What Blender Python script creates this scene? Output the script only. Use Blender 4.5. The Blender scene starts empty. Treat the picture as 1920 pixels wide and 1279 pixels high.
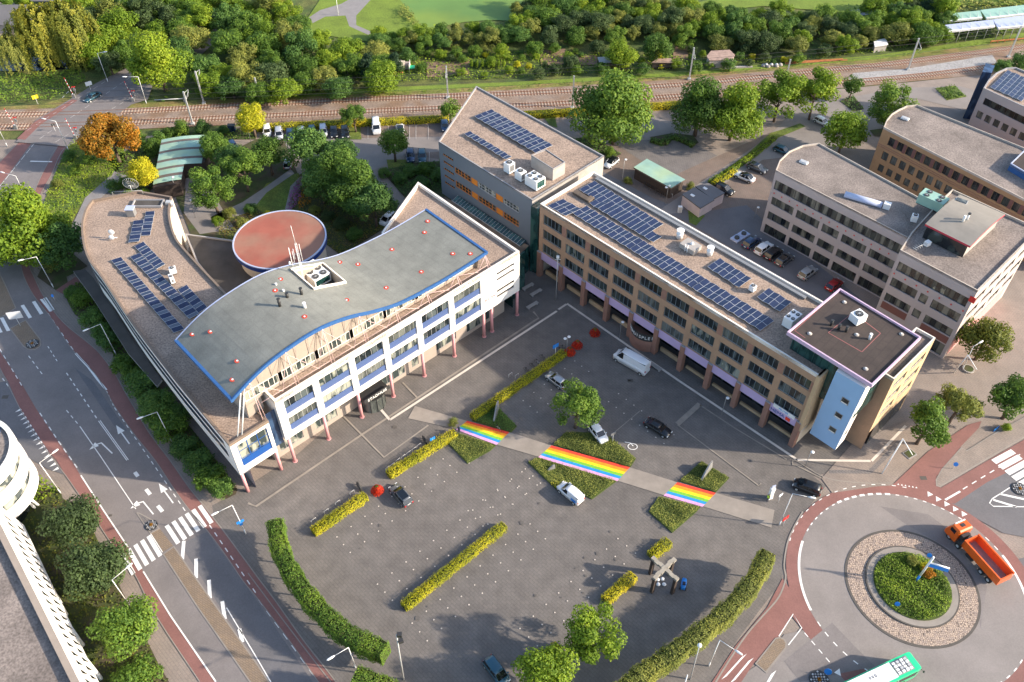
import bpy, math, random
import numpy as np
from mathutils import Vector, Matrix
R = math.radians
scene = bpy.context.scene
C = scene.collection
rng = random.Random(7)
# ---------------------------------------------------------------- camera, sky, sun
CAM_H, FOC, TH = 112.0, 1640.0, R(45.95)
cam_data = bpy.data.cameras.new("camera")
cam = bpy.data.objects.new("camera", cam_data)
C.objects.link(cam)
cam.location = (0, 0, CAM_H)
cam.rotation_euler = (R(90) - TH, 0, 0)
cam_data.sensor_width = 36.0
cam_data.lens = FOC / 1920 * 36.0
cam_data.clip_start = 1.0
cam_data.clip_end = 3000.0
scene.camera = cam
SUN_EL, SUN_AZ = R(24), R(-8)
world = bpy.data.worlds.new("World")
scene.world = world
world.use_nodes = True
wn = world.node_tree
sky = wn.nodes.new("ShaderNodeTexSky")
sky.sky_type = 'NISHITA'
sky.sun_disc = False
sky.sun_elevation = SUN_EL
sky.sun_rotation = R(90) - SUN_AZ
sky.dust_density = 1.6
sky.ozone_density = 1.2
wn.links.new(sky.outputs[0], wn.nodes["Background"].inputs[0])
wn.nodes["Background"].inputs[1].default_value = 0.15
sl = bpy.data.lights.new("sun", 'SUN')
sl.energy = 4.0
sl.angle = R(1.0)
sl.color = (1.0, 0.87, 0.71)
sun = bpy.data.objects.new("sun", sl)
C.objects.link(sun)
sv = Vector((math.cos(SUN_AZ) * math.cos(SUN_EL), math.sin(SUN_AZ) * math.cos(SUN_EL), math.sin(SUN_EL)))
sun.rotation_euler = sv.to_track_quat('Z', 'Y').to_euler()
sun.location = (120, -20, 90)
vs = scene.view_settings
vs.view_transform = 'Standard'
vs.look = 'None'
vs.exposure = 1.14
vs.gamma = 1.0
vs.use_curve_mapping = False
scene.cycles.max_bounces = 5
scene.cycles.transparent_max_bounces = 4
scene.cycles.use_denoising = True

# ---------------------------------------------------------------- measuring helper: a point of the place at height z
def W(px, py, z=0.0):
 a, b = px - 960.0, py - 639.5
 dy = -b * math.sin(TH) + FOC * math.cos(TH)
 dz = -b * math.cos(TH) - FOC * math.sin(TH)
 t = (CAM_H - z) / -dz
 return Vector((a * t, dy * t, z))
def W2(px, py, z=0.0):
 v = W(px, py, z)
 return (v.x, v.y)
def WL(pts, z=0.0):
 return [W2(x, y, z) for x, y in pts]

# ---------------------------------------------------------------- materials
MATS = {}
def mat(name, col, rough=0.8, metal=0.0, var=0.15, scale=0.6, fine=0.0, fscale=9.0, bump=0.0, spec=0.5, hue=None, coat=0.0):
 """plain surface: base colour with slow blotches (var) and fine grain (fine), all in world space"""
 if name in MATS: return MATS[name]
 m = bpy.data.materials.new(name); m.use_nodes = True
 nt = m.node_tree; b = nt.nodes["Principled BSDF"]; L = nt.links
 b.inputs["Roughness"].default_value = rough
 b.inputs["Metallic"].default_value = metal
 b.inputs["Specular IOR Level"].default_value = spec
 b.inputs["Coat Weight"].default_value = coat
 c = (*col, 1)
 if var <= 0 and fine <= 0:
  b.inputs["Base Color"].default_value = c
 else:
  g = nt.nodes.new("ShaderNodeNewGeometry")
  n1 = nt.nodes.new("ShaderNodeTexNoise"); n1.inputs["Scale"].default_value = scale
  n1.inputs["Detail"].default_value = 6; n1.inputs["Roughness"].default_value = 0.62
  L.new(g.outputs["Position"], n1.inputs["Vector"])
  mr = nt.nodes.new("ShaderNodeMapRange")
  mr.inputs[1].default_value = 0.3; mr.inputs[2].default_value = 0.7
  mr.inputs[3].default_value = 1 - var; mr.inputs[4].default_value = 1 + var
  L.new(n1.outputs[0], mr.inputs[0])
  last = mr.outputs[0]
  if fine > 0:
   n2 = nt.nodes.new("ShaderNodeTexNoise"); n2.inputs["Scale"].default_value = fscale
   n2.inputs["Detail"].default_value = 3
   L.new(g.outputs["Position"], n2.inputs["Vector"])
   m2 = nt.nodes.new("ShaderNodeMapRange")
   m2.inputs[1].default_value = 0.3; m2.inputs[2].default_value = 0.7
   m2.inputs[3].default_value = 1 - fine; m2.inputs[4].default_value = 1 + fine
   L.new(n2.outputs[0], m2.inputs[0])
   mm = nt.nodes.new("ShaderNodeMath"); mm.operation = 'MULTIPLY'
   L.new(last, mm.inputs[0]); L.new(m2.outputs[0], mm.inputs[1]); last = mm.outputs[0]
   if bump > 0:
    bp = nt.nodes.new("ShaderNodeBump"); bp.inputs["Strength"].default_value = bump
    bp.inputs["Distance"].default_value = 0.1
    L.new(n2.outputs[0], bp.inputs["Height"]); L.new(bp.outputs[0], b.inputs["Normal"])
  vm = nt.nodes.new("ShaderNodeVectorMath"); vm.operation = 'SCALE'
  vm.inputs[0].default_value = col
  if hue is not None:
   n3 = nt.nodes.new("ShaderNodeTexNoise"); n3.inputs["Scale"].default_value = scale * 0.55
   n3.inputs["Detail"].default_value = 4
   L.new(g.outputs["Position"], n3.inputs["Vector"])
   m3 = nt.nodes.new("ShaderNodeMapRange"); m3.inputs[1].default_value = 0.4; m3.inputs[2].default_value = 0.6
   L.new(n3.outputs[0], m3.inputs[0])
   mx = nt.nodes.new("ShaderNodeMix"); mx.data_type = 'RGBA'
   mx.inputs[6].default_value = c; mx.inputs[7].default_value = (*hue, 1)
   L.new(m3.outputs[0], mx.inputs[0]); L.new(mx.outputs[2], vm.inputs[0])
  L.new(last, vm.inputs["Scale"])
  L.new(vm.outputs[0], b.inputs["Base Color"])
 MATS[name] = m
 return m

def paver_mat(name, c1, c2, mortar, bw=0.55, rot=45.0, var=0.16, hue=None):
 """small stone pavers: brick pattern laid in world space plus wear"""
 m = bpy.data.materials.new(name); m.use_nodes = True
 nt = m.node_tree; b = nt.nodes["Principled BSDF"]; L = nt.links
 b.inputs["Roughness"].default_value = 0.86
 g = nt.nodes.new("ShaderNodeNewGeometry")
 mp = nt.nodes.new("ShaderNodeMapping"); mp.inputs["Rotation"].default_value = (0, 0, R(rot))
 L.new(g.outputs["Position"], mp.inputs[0])
 br = nt.nodes.new("ShaderNodeTexBrick")
 br.inputs["Color1"].default_value = (*c1, 1); br.inputs["Color2"].default_value = (*c2, 1)
 br.inputs["Mortar"].default_value = (*mortar, 1)
 br.inputs["Scale"].default_value = 1.0
 br.inputs["Brick Width"].default_value = bw; br.inputs["Row Height"].default_value = bw * 0.5
 br.inputs["Mortar Size"].default_value = bw * 0.05
 L.new(mp.outputs[0], br.inputs[0])
 last = None
 for s, v, d in ((0.05, var * .6, 3), (0.45, var * 0.8, 9), (5.0, 0.10, 3)):
  n = nt.nodes.new("ShaderNodeTexNoise"); n.inputs["Scale"].default_value = s; n.inputs["Detail"].default_value = d
  L.new(g.outputs["Position"], n.inputs["Vector"])
  mr = nt.nodes.new("ShaderNodeMapRange"); mr.inputs[1].default_value = 0.3; mr.inputs[2].default_value = 0.7
  mr.inputs[3].default_value = 1 - v; mr.inputs[4].default_value = 1 + v
  L.new(n.outputs[0], mr.inputs[0])
  if last is None: last = mr.outputs[0]
  else:
   mm = nt.nodes.new("ShaderNodeMath"); mm.operation = 'MULTIPLY'
   L.new(last, mm.inputs[0]); L.new(mr.outputs[0], mm.inputs[1]); last = mm.outputs[0]
 vm = nt.nodes.new("ShaderNodeVectorMath"); vm.operation = 'SCALE'
 L.new(br.outputs[0], vm.inputs[0]); L.new(last, vm.inputs["Scale"])
 L.new(vm.outputs[0], b.inputs["Base Color"])
 MATS[name] = m
 return m

def cobble_mat(name, col, dark, scale=2.6):
 m = bpy.data.materials.new(name); m.use_nodes = True
 nt = m.node_tree; b = nt.nodes["Principled BSDF"]; L = nt.links
 b.inputs["Roughness"].default_value = 0.8
 g = nt.nodes.new("ShaderNodeNewGeometry")
 v = nt.nodes.new("ShaderNodeTexVoronoi"); v.feature = 'DISTANCE_TO_EDGE'; v.inputs["Scale"].default_value = scale
 v.inputs["Randomness"].default_value = 0.55
 v2 = nt.nodes.new("ShaderNodeTexVoronoi"); v2.inputs["Scale"].default_value = scale; v2.inputs["Randomness"].default_value = 0.55
 L.new(g.outputs["Position"], v.inputs["Vector"]); L.new(g.outputs["Position"], v2.inputs["Vector"])
 mr = nt.nodes.new("ShaderNodeMapRange"); mr.inputs[1].default_value = 0.03; mr.inputs[2].default_value = 0.13
 L.new(v.outputs["Distance"], mr.inputs[0])
 hs = nt.nodes.new("ShaderNodeMix"); hs.data_type = 'RGBA'
 hs.inputs[6].default_value = (col[0] * .75, col[1] * .75, col[2] * .78, 1); hs.inputs[7].default_value = (col[0] * 1.15, col[1] * 1.12, col[2] * 1.05, 1)
 sp = nt.nodes.new("ShaderNodeSeparateColor"); L.new(v2.outputs["Color"], sp.inputs[0]); L.new(sp.outputs[0], hs.inputs[0])
 mx = nt.nodes.new("ShaderNodeMix"); mx.data_type = 'RGBA'; mx.inputs[6].default_value = (*dark, 1)
 L.new(mr.outputs[0], mx.inputs[0]); L.new(hs.outputs[2], mx.inputs[7]); L.new(mx.outputs[2], b.inputs["Base Color"])
 bp = nt.nodes.new("ShaderNodeBump"); bp.inputs["Strength"].default_value = 0.5; bp.inputs["Distance"].default_value = 0.08
 L.new(mr.outputs[0], bp.inputs["Height"]); L.new(bp.outputs[0], b.inputs["Normal"])
 MATS[name] = m
 return m

def leaf_mat(name, dark, mid, light, rough=0.65):
 """foliage: every leaf takes its own tone from the mesh attribute 'tone' and the tree's random value"""
 m = bpy.data.materials.new(name); m.use_nodes = True
 nt = m.node_tree; L = nt.links
 b = nt.nodes["Principled BSDF"]; b.inputs["Roughness"].default_value = rough
 b.inputs["Specular IOR Level"].default_value = 0.3
 at = nt.nodes.new("ShaderNodeAttribute"); at.attribute_name = "tone"
 oi = nt.nodes.new("ShaderNodeObjectInfo")
 ad = nt.nodes.new("ShaderNodeMath"); ad.operation = 'MULTIPLY_ADD'
 ad.inputs[1].default_value = 0.3; ad.inputs[2].default_value = -0.15
 L.new(oi.outputs["Random"], ad.inputs[0])
 a2 = nt.nodes.new("ShaderNodeMath"); a2.operation = 'ADD'
 L.new(at.outputs["Fac"], a2.inputs[0]); L.new(ad.outputs[0], a2.inputs[1])
 cr = nt.nodes.new("ShaderNodeValToRGB")
 cr.color_ramp.elements[0].color = (*dark, 1); cr.color_ramp.elements[0].position = 0.1
 cr.color_ramp.elements[1].color = (*light, 1); cr.color_ramp.elements[1].position = 0.95
 e = cr.color_ramp.elements.new(0.5); e.color = (*mid, 1)
 L.new(a2.outputs[0], cr.inputs[0]); L.new(cr.outputs[0], b.inputs["Base Color"])
 tr = nt.nodes.new("ShaderNodeBsdfTranslucent"); L.new(cr.outputs[0], tr.inputs[0])
 ms = nt.nodes.new("ShaderNodeMixShader"); ms.inputs[0].default_value = 0.38
 out = nt.nodes["Material Output"]
 L.new(b.outputs[0], ms.inputs[1]); L.new(tr.outputs[0], ms.inputs[2]); L.new(ms.outputs[0], out.inputs[0])
 MATS[name] = m
 return m

def glass_mat(name, col, rough=0.12, streak=None):
 """window pane seen from outside: dark glossy, with paler blinds behind some panes"""
 m = bpy.data.materials.new(name); m.use_nodes = True
 nt = m.node_tree; L = nt.links; b = nt.nodes["Principled BSDF"]
 b.inputs["Roughness"].default_value = rough
 b.inputs["Specular IOR Level"].default_value = 0.9
 if streak:
  g = nt.nodes.new("ShaderNodeNewGeometry")
  n = nt.nodes.new("ShaderNodeTexNoise"); n.inputs["Scale"].default_value = 0.75; n.inputs["Detail"].default_value = 1
  mp = nt.nodes.new("ShaderNodeMapping"); mp.inputs["Scale"].default_value = (1, 1, 0.35)
  L.new(g.outputs["Position"], mp.inputs[0]); L.new(mp.outputs[0], n.inputs["Vector"])
  cr = nt.nodes.new("ShaderNodeValToRGB"); cr.color_ramp.interpolation = 'CONSTANT'
  cr.color_ramp.elements[0].color = (*col, 1)
  cr.color_ramp.elements[1].position = 0.56; cr.color_ramp.elements[1].color = (*streak, 1)
  e = cr.color_ramp.elements.new(0.5); e.color = (*[(a + c) * .5 for a, c in zip(col, streak)], 1)
  L.new(n.outputs[0], cr.inputs[0]); L.new(cr.outputs[0], b.inputs["Base Color"])
 else:
  b.inputs["Base Color"].default_value = (*col, 1)
 MATS[name] = m
 return m

# ---------------------------------------------------------------- mesh builder
class MB:
 def __init__(s): s.v = []; s.f = []; s.m = []; s.sm = []
 def face(s, pts, mi=0, smooth=False):
  n = len(s.v); s.v += [tuple(p) for p in pts]; s.f.append(tuple(range(n, n + len(pts)))); s.m.append(mi); s.sm.append(smooth)
 def obox(s, o, u, v, w, mi=0):
  o, u, v, w = Vector(o), Vector(u), Vector(v), Vector(w)
  n = len(s.v)
  s.v += [tuple(o + a) for a in (u * 0, u, u + v, v, w, u + w, u + v + w, v + w)]
  for q in ((0, 3, 2, 1), (4, 5, 6, 7), (0, 1, 5, 4), (1, 2, 6, 5), (2, 3, 7, 6), (3, 0, 4, 7)):
   s.f.append(tuple(n + i for i in q)); s.m.append(mi); s.sm.append(False)
 def box(s, x0, x1, y0, y1, z0, z1, mi=0):
  s.obox((x0, y0, z0), (x1 - x0, 0, 0), (0, y1 - y0, 0), (0, 0, z1 - z0), mi)
 def cbox(s, c, lx, ly, lz, ang=0, mi=0):
  """box with base centre c, turned by ang"""
  u = Vector((math.cos(ang), math.sin(ang), 0)) * lx; v = Vector((-math.sin(ang), math.cos(ang), 0)) * ly
  s.obox(Vector(c) - u / 2 - v / 2, u, v, (0, 0, lz), mi)
 def tube(s, p0, p1, r0, r1=None, n=8, mi=0, cap=True):
  r1 = r0 if r1 is None else r1
  p0, p1 = Vector(p0), Vector(p1); d = (p1 - p0)
  if d.length < 1e-6: return
  q = d.to_track_quat('Z', 'Y'); k = len(s.v)
  for p, r in ((p0, r0), (p1, r1)):
   for i in range(n):
    a = 2 * math.pi * i / n
    s.v.append(tuple(p + q @ Vector((math.cos(a) * r, math.sin(a) * r, 0))))
  for i in range(n):
   j = (i + 1) % n
   s.f.append((k + i, k + j, k + n + j, k + n + i)); s.m.append(mi); s.sm.append(True)
  if cap:
   s.f.append(tuple(k + i for i in reversed(range(n)))); s.m.append(mi); s.sm.append(False)
   s.f.append(tuple(k + n + i for i in range(n))); s.m.append(mi); s.sm.append(False)
 def ball(s, c, r, sx=1, sy=1, sz=1, n=10, mi=0):
  k = len(s.v); h = n // 2
  for i in range(h + 1):
   t = math.pi * i / h
   for j in range(n):
    a = 2 * math.pi * j / n
    s.v.append((c[0] + r * sx * math.sin(t) * math.cos(a), c[1] + r * sy * math.sin(t) * math.sin(a), c[2] + r * sz * math.cos(t)))
  for i in range(h):
   for j in range(n):
    j2 = (j + 1) % n
    s.f.append((k + i * n + j, k + (i + 1) * n + j, k + (i + 1) * n + j2, k + i * n + j2)); s.m.append(mi); s.sm.append(True)
 def prism(s, poly, z0, z1, mi=0, mtop=None, bottom=False):
  mtop = mi if mtop is None else mtop
  n = len(poly)
  for i in range(n):
   a, b = poly[i], poly[(i + 1) % n]
   s.face([(a[0], a[1], z0), (b[0], b[1], z0), (b[0], b[1], z1), (a[0], a[1], z1)], mi)
  s.face([(p[0], p[1], z1) for p in poly], mtop)
  if bottom: s.face([(p[0], p[1], z0) for p in reversed(poly)], mi)
 def ring(s, outer, inner, z0, z1, mi=0):
  n = len(outer)
  for i in range(n):
   j = (i + 1) % n
   a, b, c, d = outer[i], outer[j], inner[j], inner[i]
   s.face([(a[0], a[1], z1), (b[0], b[1], z1), (c[0], c[1], z1), (d[0], d[1], z1)], mi)
   s.face([(a[0], a[1], z0), (b[0], b[1], z0), (b[0], b[1], z1), (a[0], a[1], z1)], mi)
   s.face([(c[0], c[1], z0), (d[0], d[1], z0), (d[0], d[1], z1), (c[0], c[1], z1)], mi)
 def loft(s, secs, mi=0, cap=True, smooth=True):
  """secs: list of rings (same count) of 3D points"""
  k = len(s.v); n = len(secs[0])
  for r in secs: s.v += [tuple(p) for p in r]
  for i in range(len(secs) - 1):
   for j in range(n):
    j2 = (j + 1) % n
    s.f.append((k + i * n + j, k + i * n + j2, k + (i + 1) * n + j2, k + (i + 1) * n + j)); s.m.append(mi); s.sm.append(smooth)
  if cap:
   s.f.append(tuple(k + j for j in reversed(range(n)))); s.m.append(mi); s.sm.append(False)
   e = k + (len(secs) - 1) * n
   s.f.append(tuple(e + j for j in range(n))); s.m.append(mi); s.sm.append(False)
 def mesh(s, name, mats, off=(0, 0, 0)):
  me = bpy.data.meshes.new(name)
  me.from_pydata([(x - off[0], y - off[1], z - off[2]) for x, y, z in s.v], [], s.f)
  for m in (mats if isinstance(mats, (list, tuple)) else [mats]): me.materials.append(MATS[m] if isinstance(m, str) else m)
  me.polygons.foreach_set("material_index", s.m)
  me.polygons.foreach_set("use_smooth", s.sm)
  me.update()
  return me
 def build(s, name, mats, parent=None, world=False):
  off = (0, 0, 0)
  if parent is not None and world:
   p = parent; off = Vector((0, 0, 0))
   while p is not None: off += p.location; p = p.parent
  return link(name, s.mesh(name, mats, off), parent)

def link(name, me, parent=None):
 o = bpy.data.objects.new(name, me); C.objects.link(o)
 if parent is not None: o.parent = parent
 return o
def tag(o, label=None, cat=None, group=None, kind=None):
 if label: o['label'] = label
 if cat: o['category'] = cat
 if group: o['group'] = group
 if kind: o['kind'] = kind
 return o
def thing(name, label, cat, loc=(0, 0, 0), rz=0.0, group=None):
 o = bpy.data.objects.new(name, None); C.objects.link(o)
 o.location = loc; o.rotation_euler = (0, 0, rz); o.empty_display_size = 0.5
 return tag(o, label, cat, group)
def dup(root, loc, rz=0.0, label=None, group=None, scale=None):
 """a copy of a thing with copies of its parts and sub-parts (mesh data shared)"""
 r = root.copy(); C.objects.link(r); r.location = loc; r.rotation_euler = (0, 0, rz)
 if scale is not None: r.scale = scale
 if label: r['label'] = label
 if group: r['group'] = group
 for ch in list(root.children):
  c = ch.copy(); C.objects.link(c); c.parent = r
  for g in list(ch.children):
   d = g.copy(); C.objects.link(d); d.parent = c
 return r
def struct(name, mb, mats):
 return tag(mb.build(name, mats), kind='structure')

def area2(p):
 return sum(p[i][0] * p[(i + 1) % len(p)][1] - p[(i + 1) % len(p)][0] * p[i][1] for i in range(len(p)))
def ccw(p):
 return list(p) if area2(p) > 0 else list(reversed(p))
def inset(poly, d):
 n = len(poly); out = []
 for i in range(n):
  a, b, c = Vector(poly[i - 1]), Vector(poly[i]), Vector(poly[(i + 1) % n])
  e1 = (b - a).normalized(); e2 = (c - b).normalized()
  n1 = Vector((-e1.y, e1.x)); n2 = Vector((-e2.y, e2.x))
  t = n1 + n2; k = d / max(0.3, (1 + n1.dot(n2)))
  out.append(tuple(b + t * k))
 return out
def inside(p, poly):
 x, y = p; c = False; n = len(poly)
 for i in range(n):
  x1, y1 = poly[i]; x2, y2 = poly[(i + 1) % n]
  if (y1 > y) != (y2 > y) and x < (x2 - x1) * (y - y1) / (y2 - y1) + x1: c = not c
 return c
def smooth_line(pts, n=6):
 out = []
 P = [Vector(p) for p in pts]
 for i in range(len(P) - 1):
  p0 = P[max(i - 1, 0)]; p1 = P[i]; p2 = P[i + 1]; p3 = P[min(i + 2, len(P) - 1)]
  for k in range(n):
   t = k / n
   out.append(0.5 * ((2 * p1) + (p2 - p0) * t + (2 * p0 - 5 * p1 + 4 * p2 - p3) * t * t + (3 * p1 - p0 - 3 * p2 + p3) * t ** 3))
 out.append(P[-1])
 return out
def strip(mb, pts, w, z, mi=0):
 """flat ribbon of width w along 2-D points"""
 P = [Vector(p[:2]) for p in pts]; Ls = []; Rs = []
 for i, p in enumerate(P):
  d = (P[min(i + 1, len(P) - 1)] - P[max(i - 1, 0)]).normalized(); nrm = Vector((-d.y, d.x))
  Ls.append(p + nrm * w / 2); Rs.append(p - nrm * w / 2)
 for i in range(len(P) - 1):
  mb.face([(*Rs[i], z), (*Rs[i + 1], z), (*Ls[i + 1], z), (*Ls[i], z)], mi)
def dashes(mb, a, b, n, w, z, duty=0.5, mi=0):
 a, b = Vector(a), Vector(b)
 for i in range(n):
  strip(mb, [a + (b - a) * (i / n), a + (b - a) * ((i + duty) / n)], w, z, mi)
def sheet(name, px, m, z, wz=0.0, smooth=False, world=False):
 """ground sheet; px = outline"""
 pts = [tuple(p) for p in px] if world else WL(px)
 if smooth: pts = [tuple(p) for p in smooth_line(pts + [pts[0]], 5)[:-1]]
 mb = MB(); mb.face([(x, y, z) for x, y in ccw(pts)])
 o = struct(name, mb, m)
 return o

# ---------------------------------------------------------------- foliage meshes
def quads_mesh(name, cen, nor, size, tone, mats, extra=None):
 """many small leaf faces: cen (n,3), nor (n,3), size (n,), tone (n,)"""
 n = len(cen); nr = np.random.RandomState(sum(ord(ch) for ch in name) * 7 + n % 97)
 nor = nor / np.maximum(1e-6, np.linalg.norm(nor, axis=1, keepdims=True))
 a = nr.normal(size=(n, 3)); t = np.cross(nor, a); t /= np.maximum(1e-6, np.linalg.norm(t, axis=1, keepdims=True))
 b = np.cross(nor, t)
 s = size[:, None]
 asp = nr.uniform(0.55, 1.0, (n, 1))
 V = np.stack([cen + t * s, cen + b * s * asp, cen - t * s, cen - b * s * asp], 1).reshape(-1, 3)
 nv = len(V); F = np.arange(nv).reshape(-1, 4)
 loops = F.reshape(-1); starts = np.arange(0, nv, 4); tot = np.full(n, 4)
 tones = np.repeat(tone, 4)
 mi = np.zeros(n, dtype=np.int32)
 if extra is not None:
  ev, ef, etone, emi = extra
  ev = np.array(ev, float); V = np.vstack([V, ev])
  el = []; es = []; et = []
  st = len(loops)
  for f in ef:
   es.append(st); et.append(len(f)); el += [i + nv for i in f]; st += len(f)
  loops = np.concatenate([loops, el]); starts = np.concatenate([starts, es]); tot = np.concatenate([tot, et])
  tones = np.concatenate([tones, np.full(len(ev), etone)])
  mi = np.concatenate([mi, np.full(len(ef), emi)])
 me = bpy.data.meshes.new(name)
 me.vertices.add(len(V)); me.vertices.foreach_set("co", V.astype(np.float32).ravel())
 me.loops.add(len(loops)); me.loops.foreach_set("vertex_index", loops.astype(np.int32))
 me.polygons.add(len(starts)); me.polygons.foreach_set("loop_start", starts.astype(np.int32))
 me.polygons.foreach_set("loop_total", tot.astype(np.int32))
 at = me.attributes.new("tone", 'FLOAT', 'POINT'); at.data.foreach_set("value", tones.astype(np.float32))
 for m in mats: me.materials.append(MATS[m])
 me.polygons.foreach_set("material_index", mi.astype(np.int32))
 me.update(calc_edges=True); me.validate()
 return me

def crown_mesh(name, seed, rx, rz, n, leaf, m, clumps=26, lump=0.42, shape='round'):
 """leaf faces spread over many overlapping clumps set on an uneven crown"""
 nr = np.random.RandomState(seed)
 # clump centres
 d = nr.normal(size=(clumps, 3)); d /= np.linalg.norm(d, axis=1, keepdims=True)
 d[:, 2] = np.where(d[:, 2] < -0.55, -d[:, 2], d[:, 2])
 rad = nr.uniform(0.42, 0.95, clumps)[:, None]
 cc = d * rad * np.array([rx, rx, rz])
 if shape == 'cone': cc[:, :2] *= np.clip(1.05 - 0.55 * (cc[:, 2:3] / rz + 0.4), 0.25, 1.2)
 cr = nr.uniform(0.5, 1.2, clumps) * lump * rx
 cr = np.minimum(cr, 0.62 * rx)
 ct = nr.uniform(-0.16, 0.16, clumps)
 w = cr ** 2; k = nr.choice(clumps, n, p=w / w.sum())
 q = nr.normal(size=(n, 3)); q /= np.linalg.norm(q, axis=1, keepdims=True)
 rr = np.where(nr.rand(n) < 0.8, nr.uniform(0.86, 1.06, n), nr.uniform(0.3, 0.86, n))
 wob = 1 + 0.14 * np.sin(q[:, 0] * 7 + k) * np.cos(q[:, 2] * 6 + k * 2)
 pos = cc[k] + q * (cr[k] * rr * wob)[:, None] * np.array([1, 1, 0.85])
 nor = q + nr.normal(scale=0.45, size=(n, 3)) + np.array([0, 0, 0.35])
 tone = 0.5 + ct[k] + nr.uniform(-0.2, 0.2, n)
 size = nr.uniform(0.7, 1.25, n) * leaf
 return quads_mesh(name, pos, nor, size, tone, [m])

def willow_mesh(name, seed, rx, rz, n, leaf, m):
 nr = np.random.RandomState(seed)
 ns = 150
 a = nr.uniform(0, 2 * np.pi, ns); r = rx * np.sqrt(nr.uniform(0.02, 1, ns)) * (1 + .2 * np.sin(a * 5)); top = rz * (1.0 - 0.55 * (r / rx) ** 2) + nr.uniform(-.6, .6, ns)
 ln = nr.uniform(0.7, 1.6, ns) * rz
 k = nr.choice(ns, n); t = nr.rand(n)
 x = np.cos(a[k]) * (r[k] + 0.7 * np.sqrt(t)) + nr.normal(scale=0.22, size=n)
 y = np.sin(a[k]) * (r[k] + 0.7 * np.sqrt(t)) + nr.normal(scale=0.22, size=n)
 z = top[k] - t ** 1.3 * ln[k] + nr.normal(scale=.15, size=n)
 z = np.maximum(z, -rz * .95)
 nor = np.stack([np.cos(a[k]), np.sin(a[k]), nr.uniform(0.1, 0.8, n)], 1) + nr.normal(scale=.35, size=(n, 3))
 tone = 0.55 + nr.uniform(-.2, .2, ns)[k] + nr.uniform(-.15, .15, n)
 return quads_mesh(name, np.stack([x, y, z], 1), nor, nr.uniform(.7, 1.2, n) * leaf, tone, [m])

def hedge_mesh(name, seed, path, w, z0, z1, dens, leaf, m, round_top=0.15, core='hedge_core', amp=1.0):
 """clipped hedge along a 2-D path (world coords, list of (x,y))"""
 nr = np.random.RandomState(seed)
 P = [Vector(p[:2]) for p in path]
 seg = [(P[i + 1] - P[i]).length for i in range(len(P) - 1)]; Lt = sum(seg)
 per = (w + 2 * (z1 - z0)); n = int(dens * Lt * per)
 cen = []; nor = []; tone = []
 cum = np.cumsum([0] + seg)
 for i in range(n):
  t = nr.rand() * Lt; k = min(len(seg) - 1, int(np.searchsorted(cum, t) - 1)) if t > 0 else 0
  p = P[k] + (P[k + 1] - P[k]) * ((t - cum[k]) / max(seg[k], 1e-6)); d = (P[k + 1] - P[k]).normalized(); s = Vector((-d.y, d.x))
  u = nr.rand() * per
  wob = amp * (0.12 * math.sin(t * 1.3 + seed) + 0.08 * math.sin(t * 3.7 + seed))
  ww = w * (1 + wob * .6)
  if u < w:
   o = (u / w - 0.5) * ww; z = z1 + wob * .5 - round_top * (z1 - z0) * (2 * abs(o) / w) ** 3; nn = (s.x * o * .6, s.y * o * .6, 1)
  else:
   side = 1 if u < w + (z1 - z0) else -1
   z = z0 + nr.rand() * (z1 - z0); o = side * ww / 2; nn = (s.x * side, s.y * side, 0.35)
  e = nr.normal(scale=.09, size=3)
  cen.append((p.x + s.x * o + e[0], p.y + s.y * o + e[1], z + e[2])); nor.append(nn)
  tone.append(0.5 + 0.2 * math.sin(t * .9 + seed * 2) * math.sin(t * .33) + nr.uniform(-.22, .22))
 for e_, dd in ((P[0], (P[0] - P[1]).normalized()), (P[-1], (P[-1] - P[-2]).normalized())):
  s = Vector((-dd.y, dd.x))
  for i in range(int(dens * w * (z1 - z0) * 1.3)):
   o = nr.uniform(-.5, .5) * w; z = z0 + nr.rand() * (z1 - z0)
   q = e_ + s * o + dd * nr.uniform(0, .15)
   cen.append((q.x, q.y, z)); nor.append((dd.x, dd.y, .3)); tone.append(.5 + nr.uniform(-.2, .2))
 cen = np.array(cen); nor = np.array(nor) + nr.normal(scale=.4, size=(len(cen), 3))
 mb = MB()
 for i in range(len(P) - 1):
  d = (P[i + 1] - P[i]).normalized(); s = Vector((-d.y, d.x)) * (w / 2 - .18)
  mb.obox((*(P[i] - s - d * .1), z0 + .05), (*(P[i + 1] - P[i] + d * .2), 0), (*(s * 2), 0), (0, 0, z1 - z0 - .3))
 return quads_mesh(name, cen, nor, nr.uniform(.7, 1.2, len(cen)) * leaf, np.array(tone), [m, core], (mb.v, mb.f, 0.2, 1))

def cover_mesh(name, seed, poly, dens, leaf, m, h=0.35, lump=0.5, lscale=0.6):
 """low planting over a ground polygon (world coords)"""
 nr = np.random.RandomState(seed)
 xs = [p[0] for p in poly]; ys = [p[1] for p in poly]
 A = abs(area2(poly)) / 2; n = int(A * dens); out = []
 tries = 0
 while len(out) < n and tries < n * 12:
  tries += 1
  p = (nr.uniform(min(xs), max(xs)), nr.uniform(min(ys), max(ys)))
  if inside(p, poly): out.append(p)
 a = np.array(out); x, y = a[:, 0], a[:, 1]
 f = 0.5 + 0.25 * (np.sin(x * lscale + seed) * np.cos(y * lscale * 1.3) + np.sin(x * 2.3 * lscale + y * 1.9 * lscale))
 z = h * (1 - lump + 2 * lump * f) * nr.uniform(.35, 1, len(x))
 nor = np.stack([nr.normal(scale=.5, size=len(x)) + .35, nr.normal(scale=.5, size=len(x)), np.ones(len(x))], 1)
 tone = .5 + (f - .5) * .5 + nr.uniform(-.2, .2, len(x))
 return quads_mesh(name, np.stack([x, y, z], 1), nor, nr.uniform(.7, 1.3, len(x)) * leaf, tone, [m])
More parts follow.
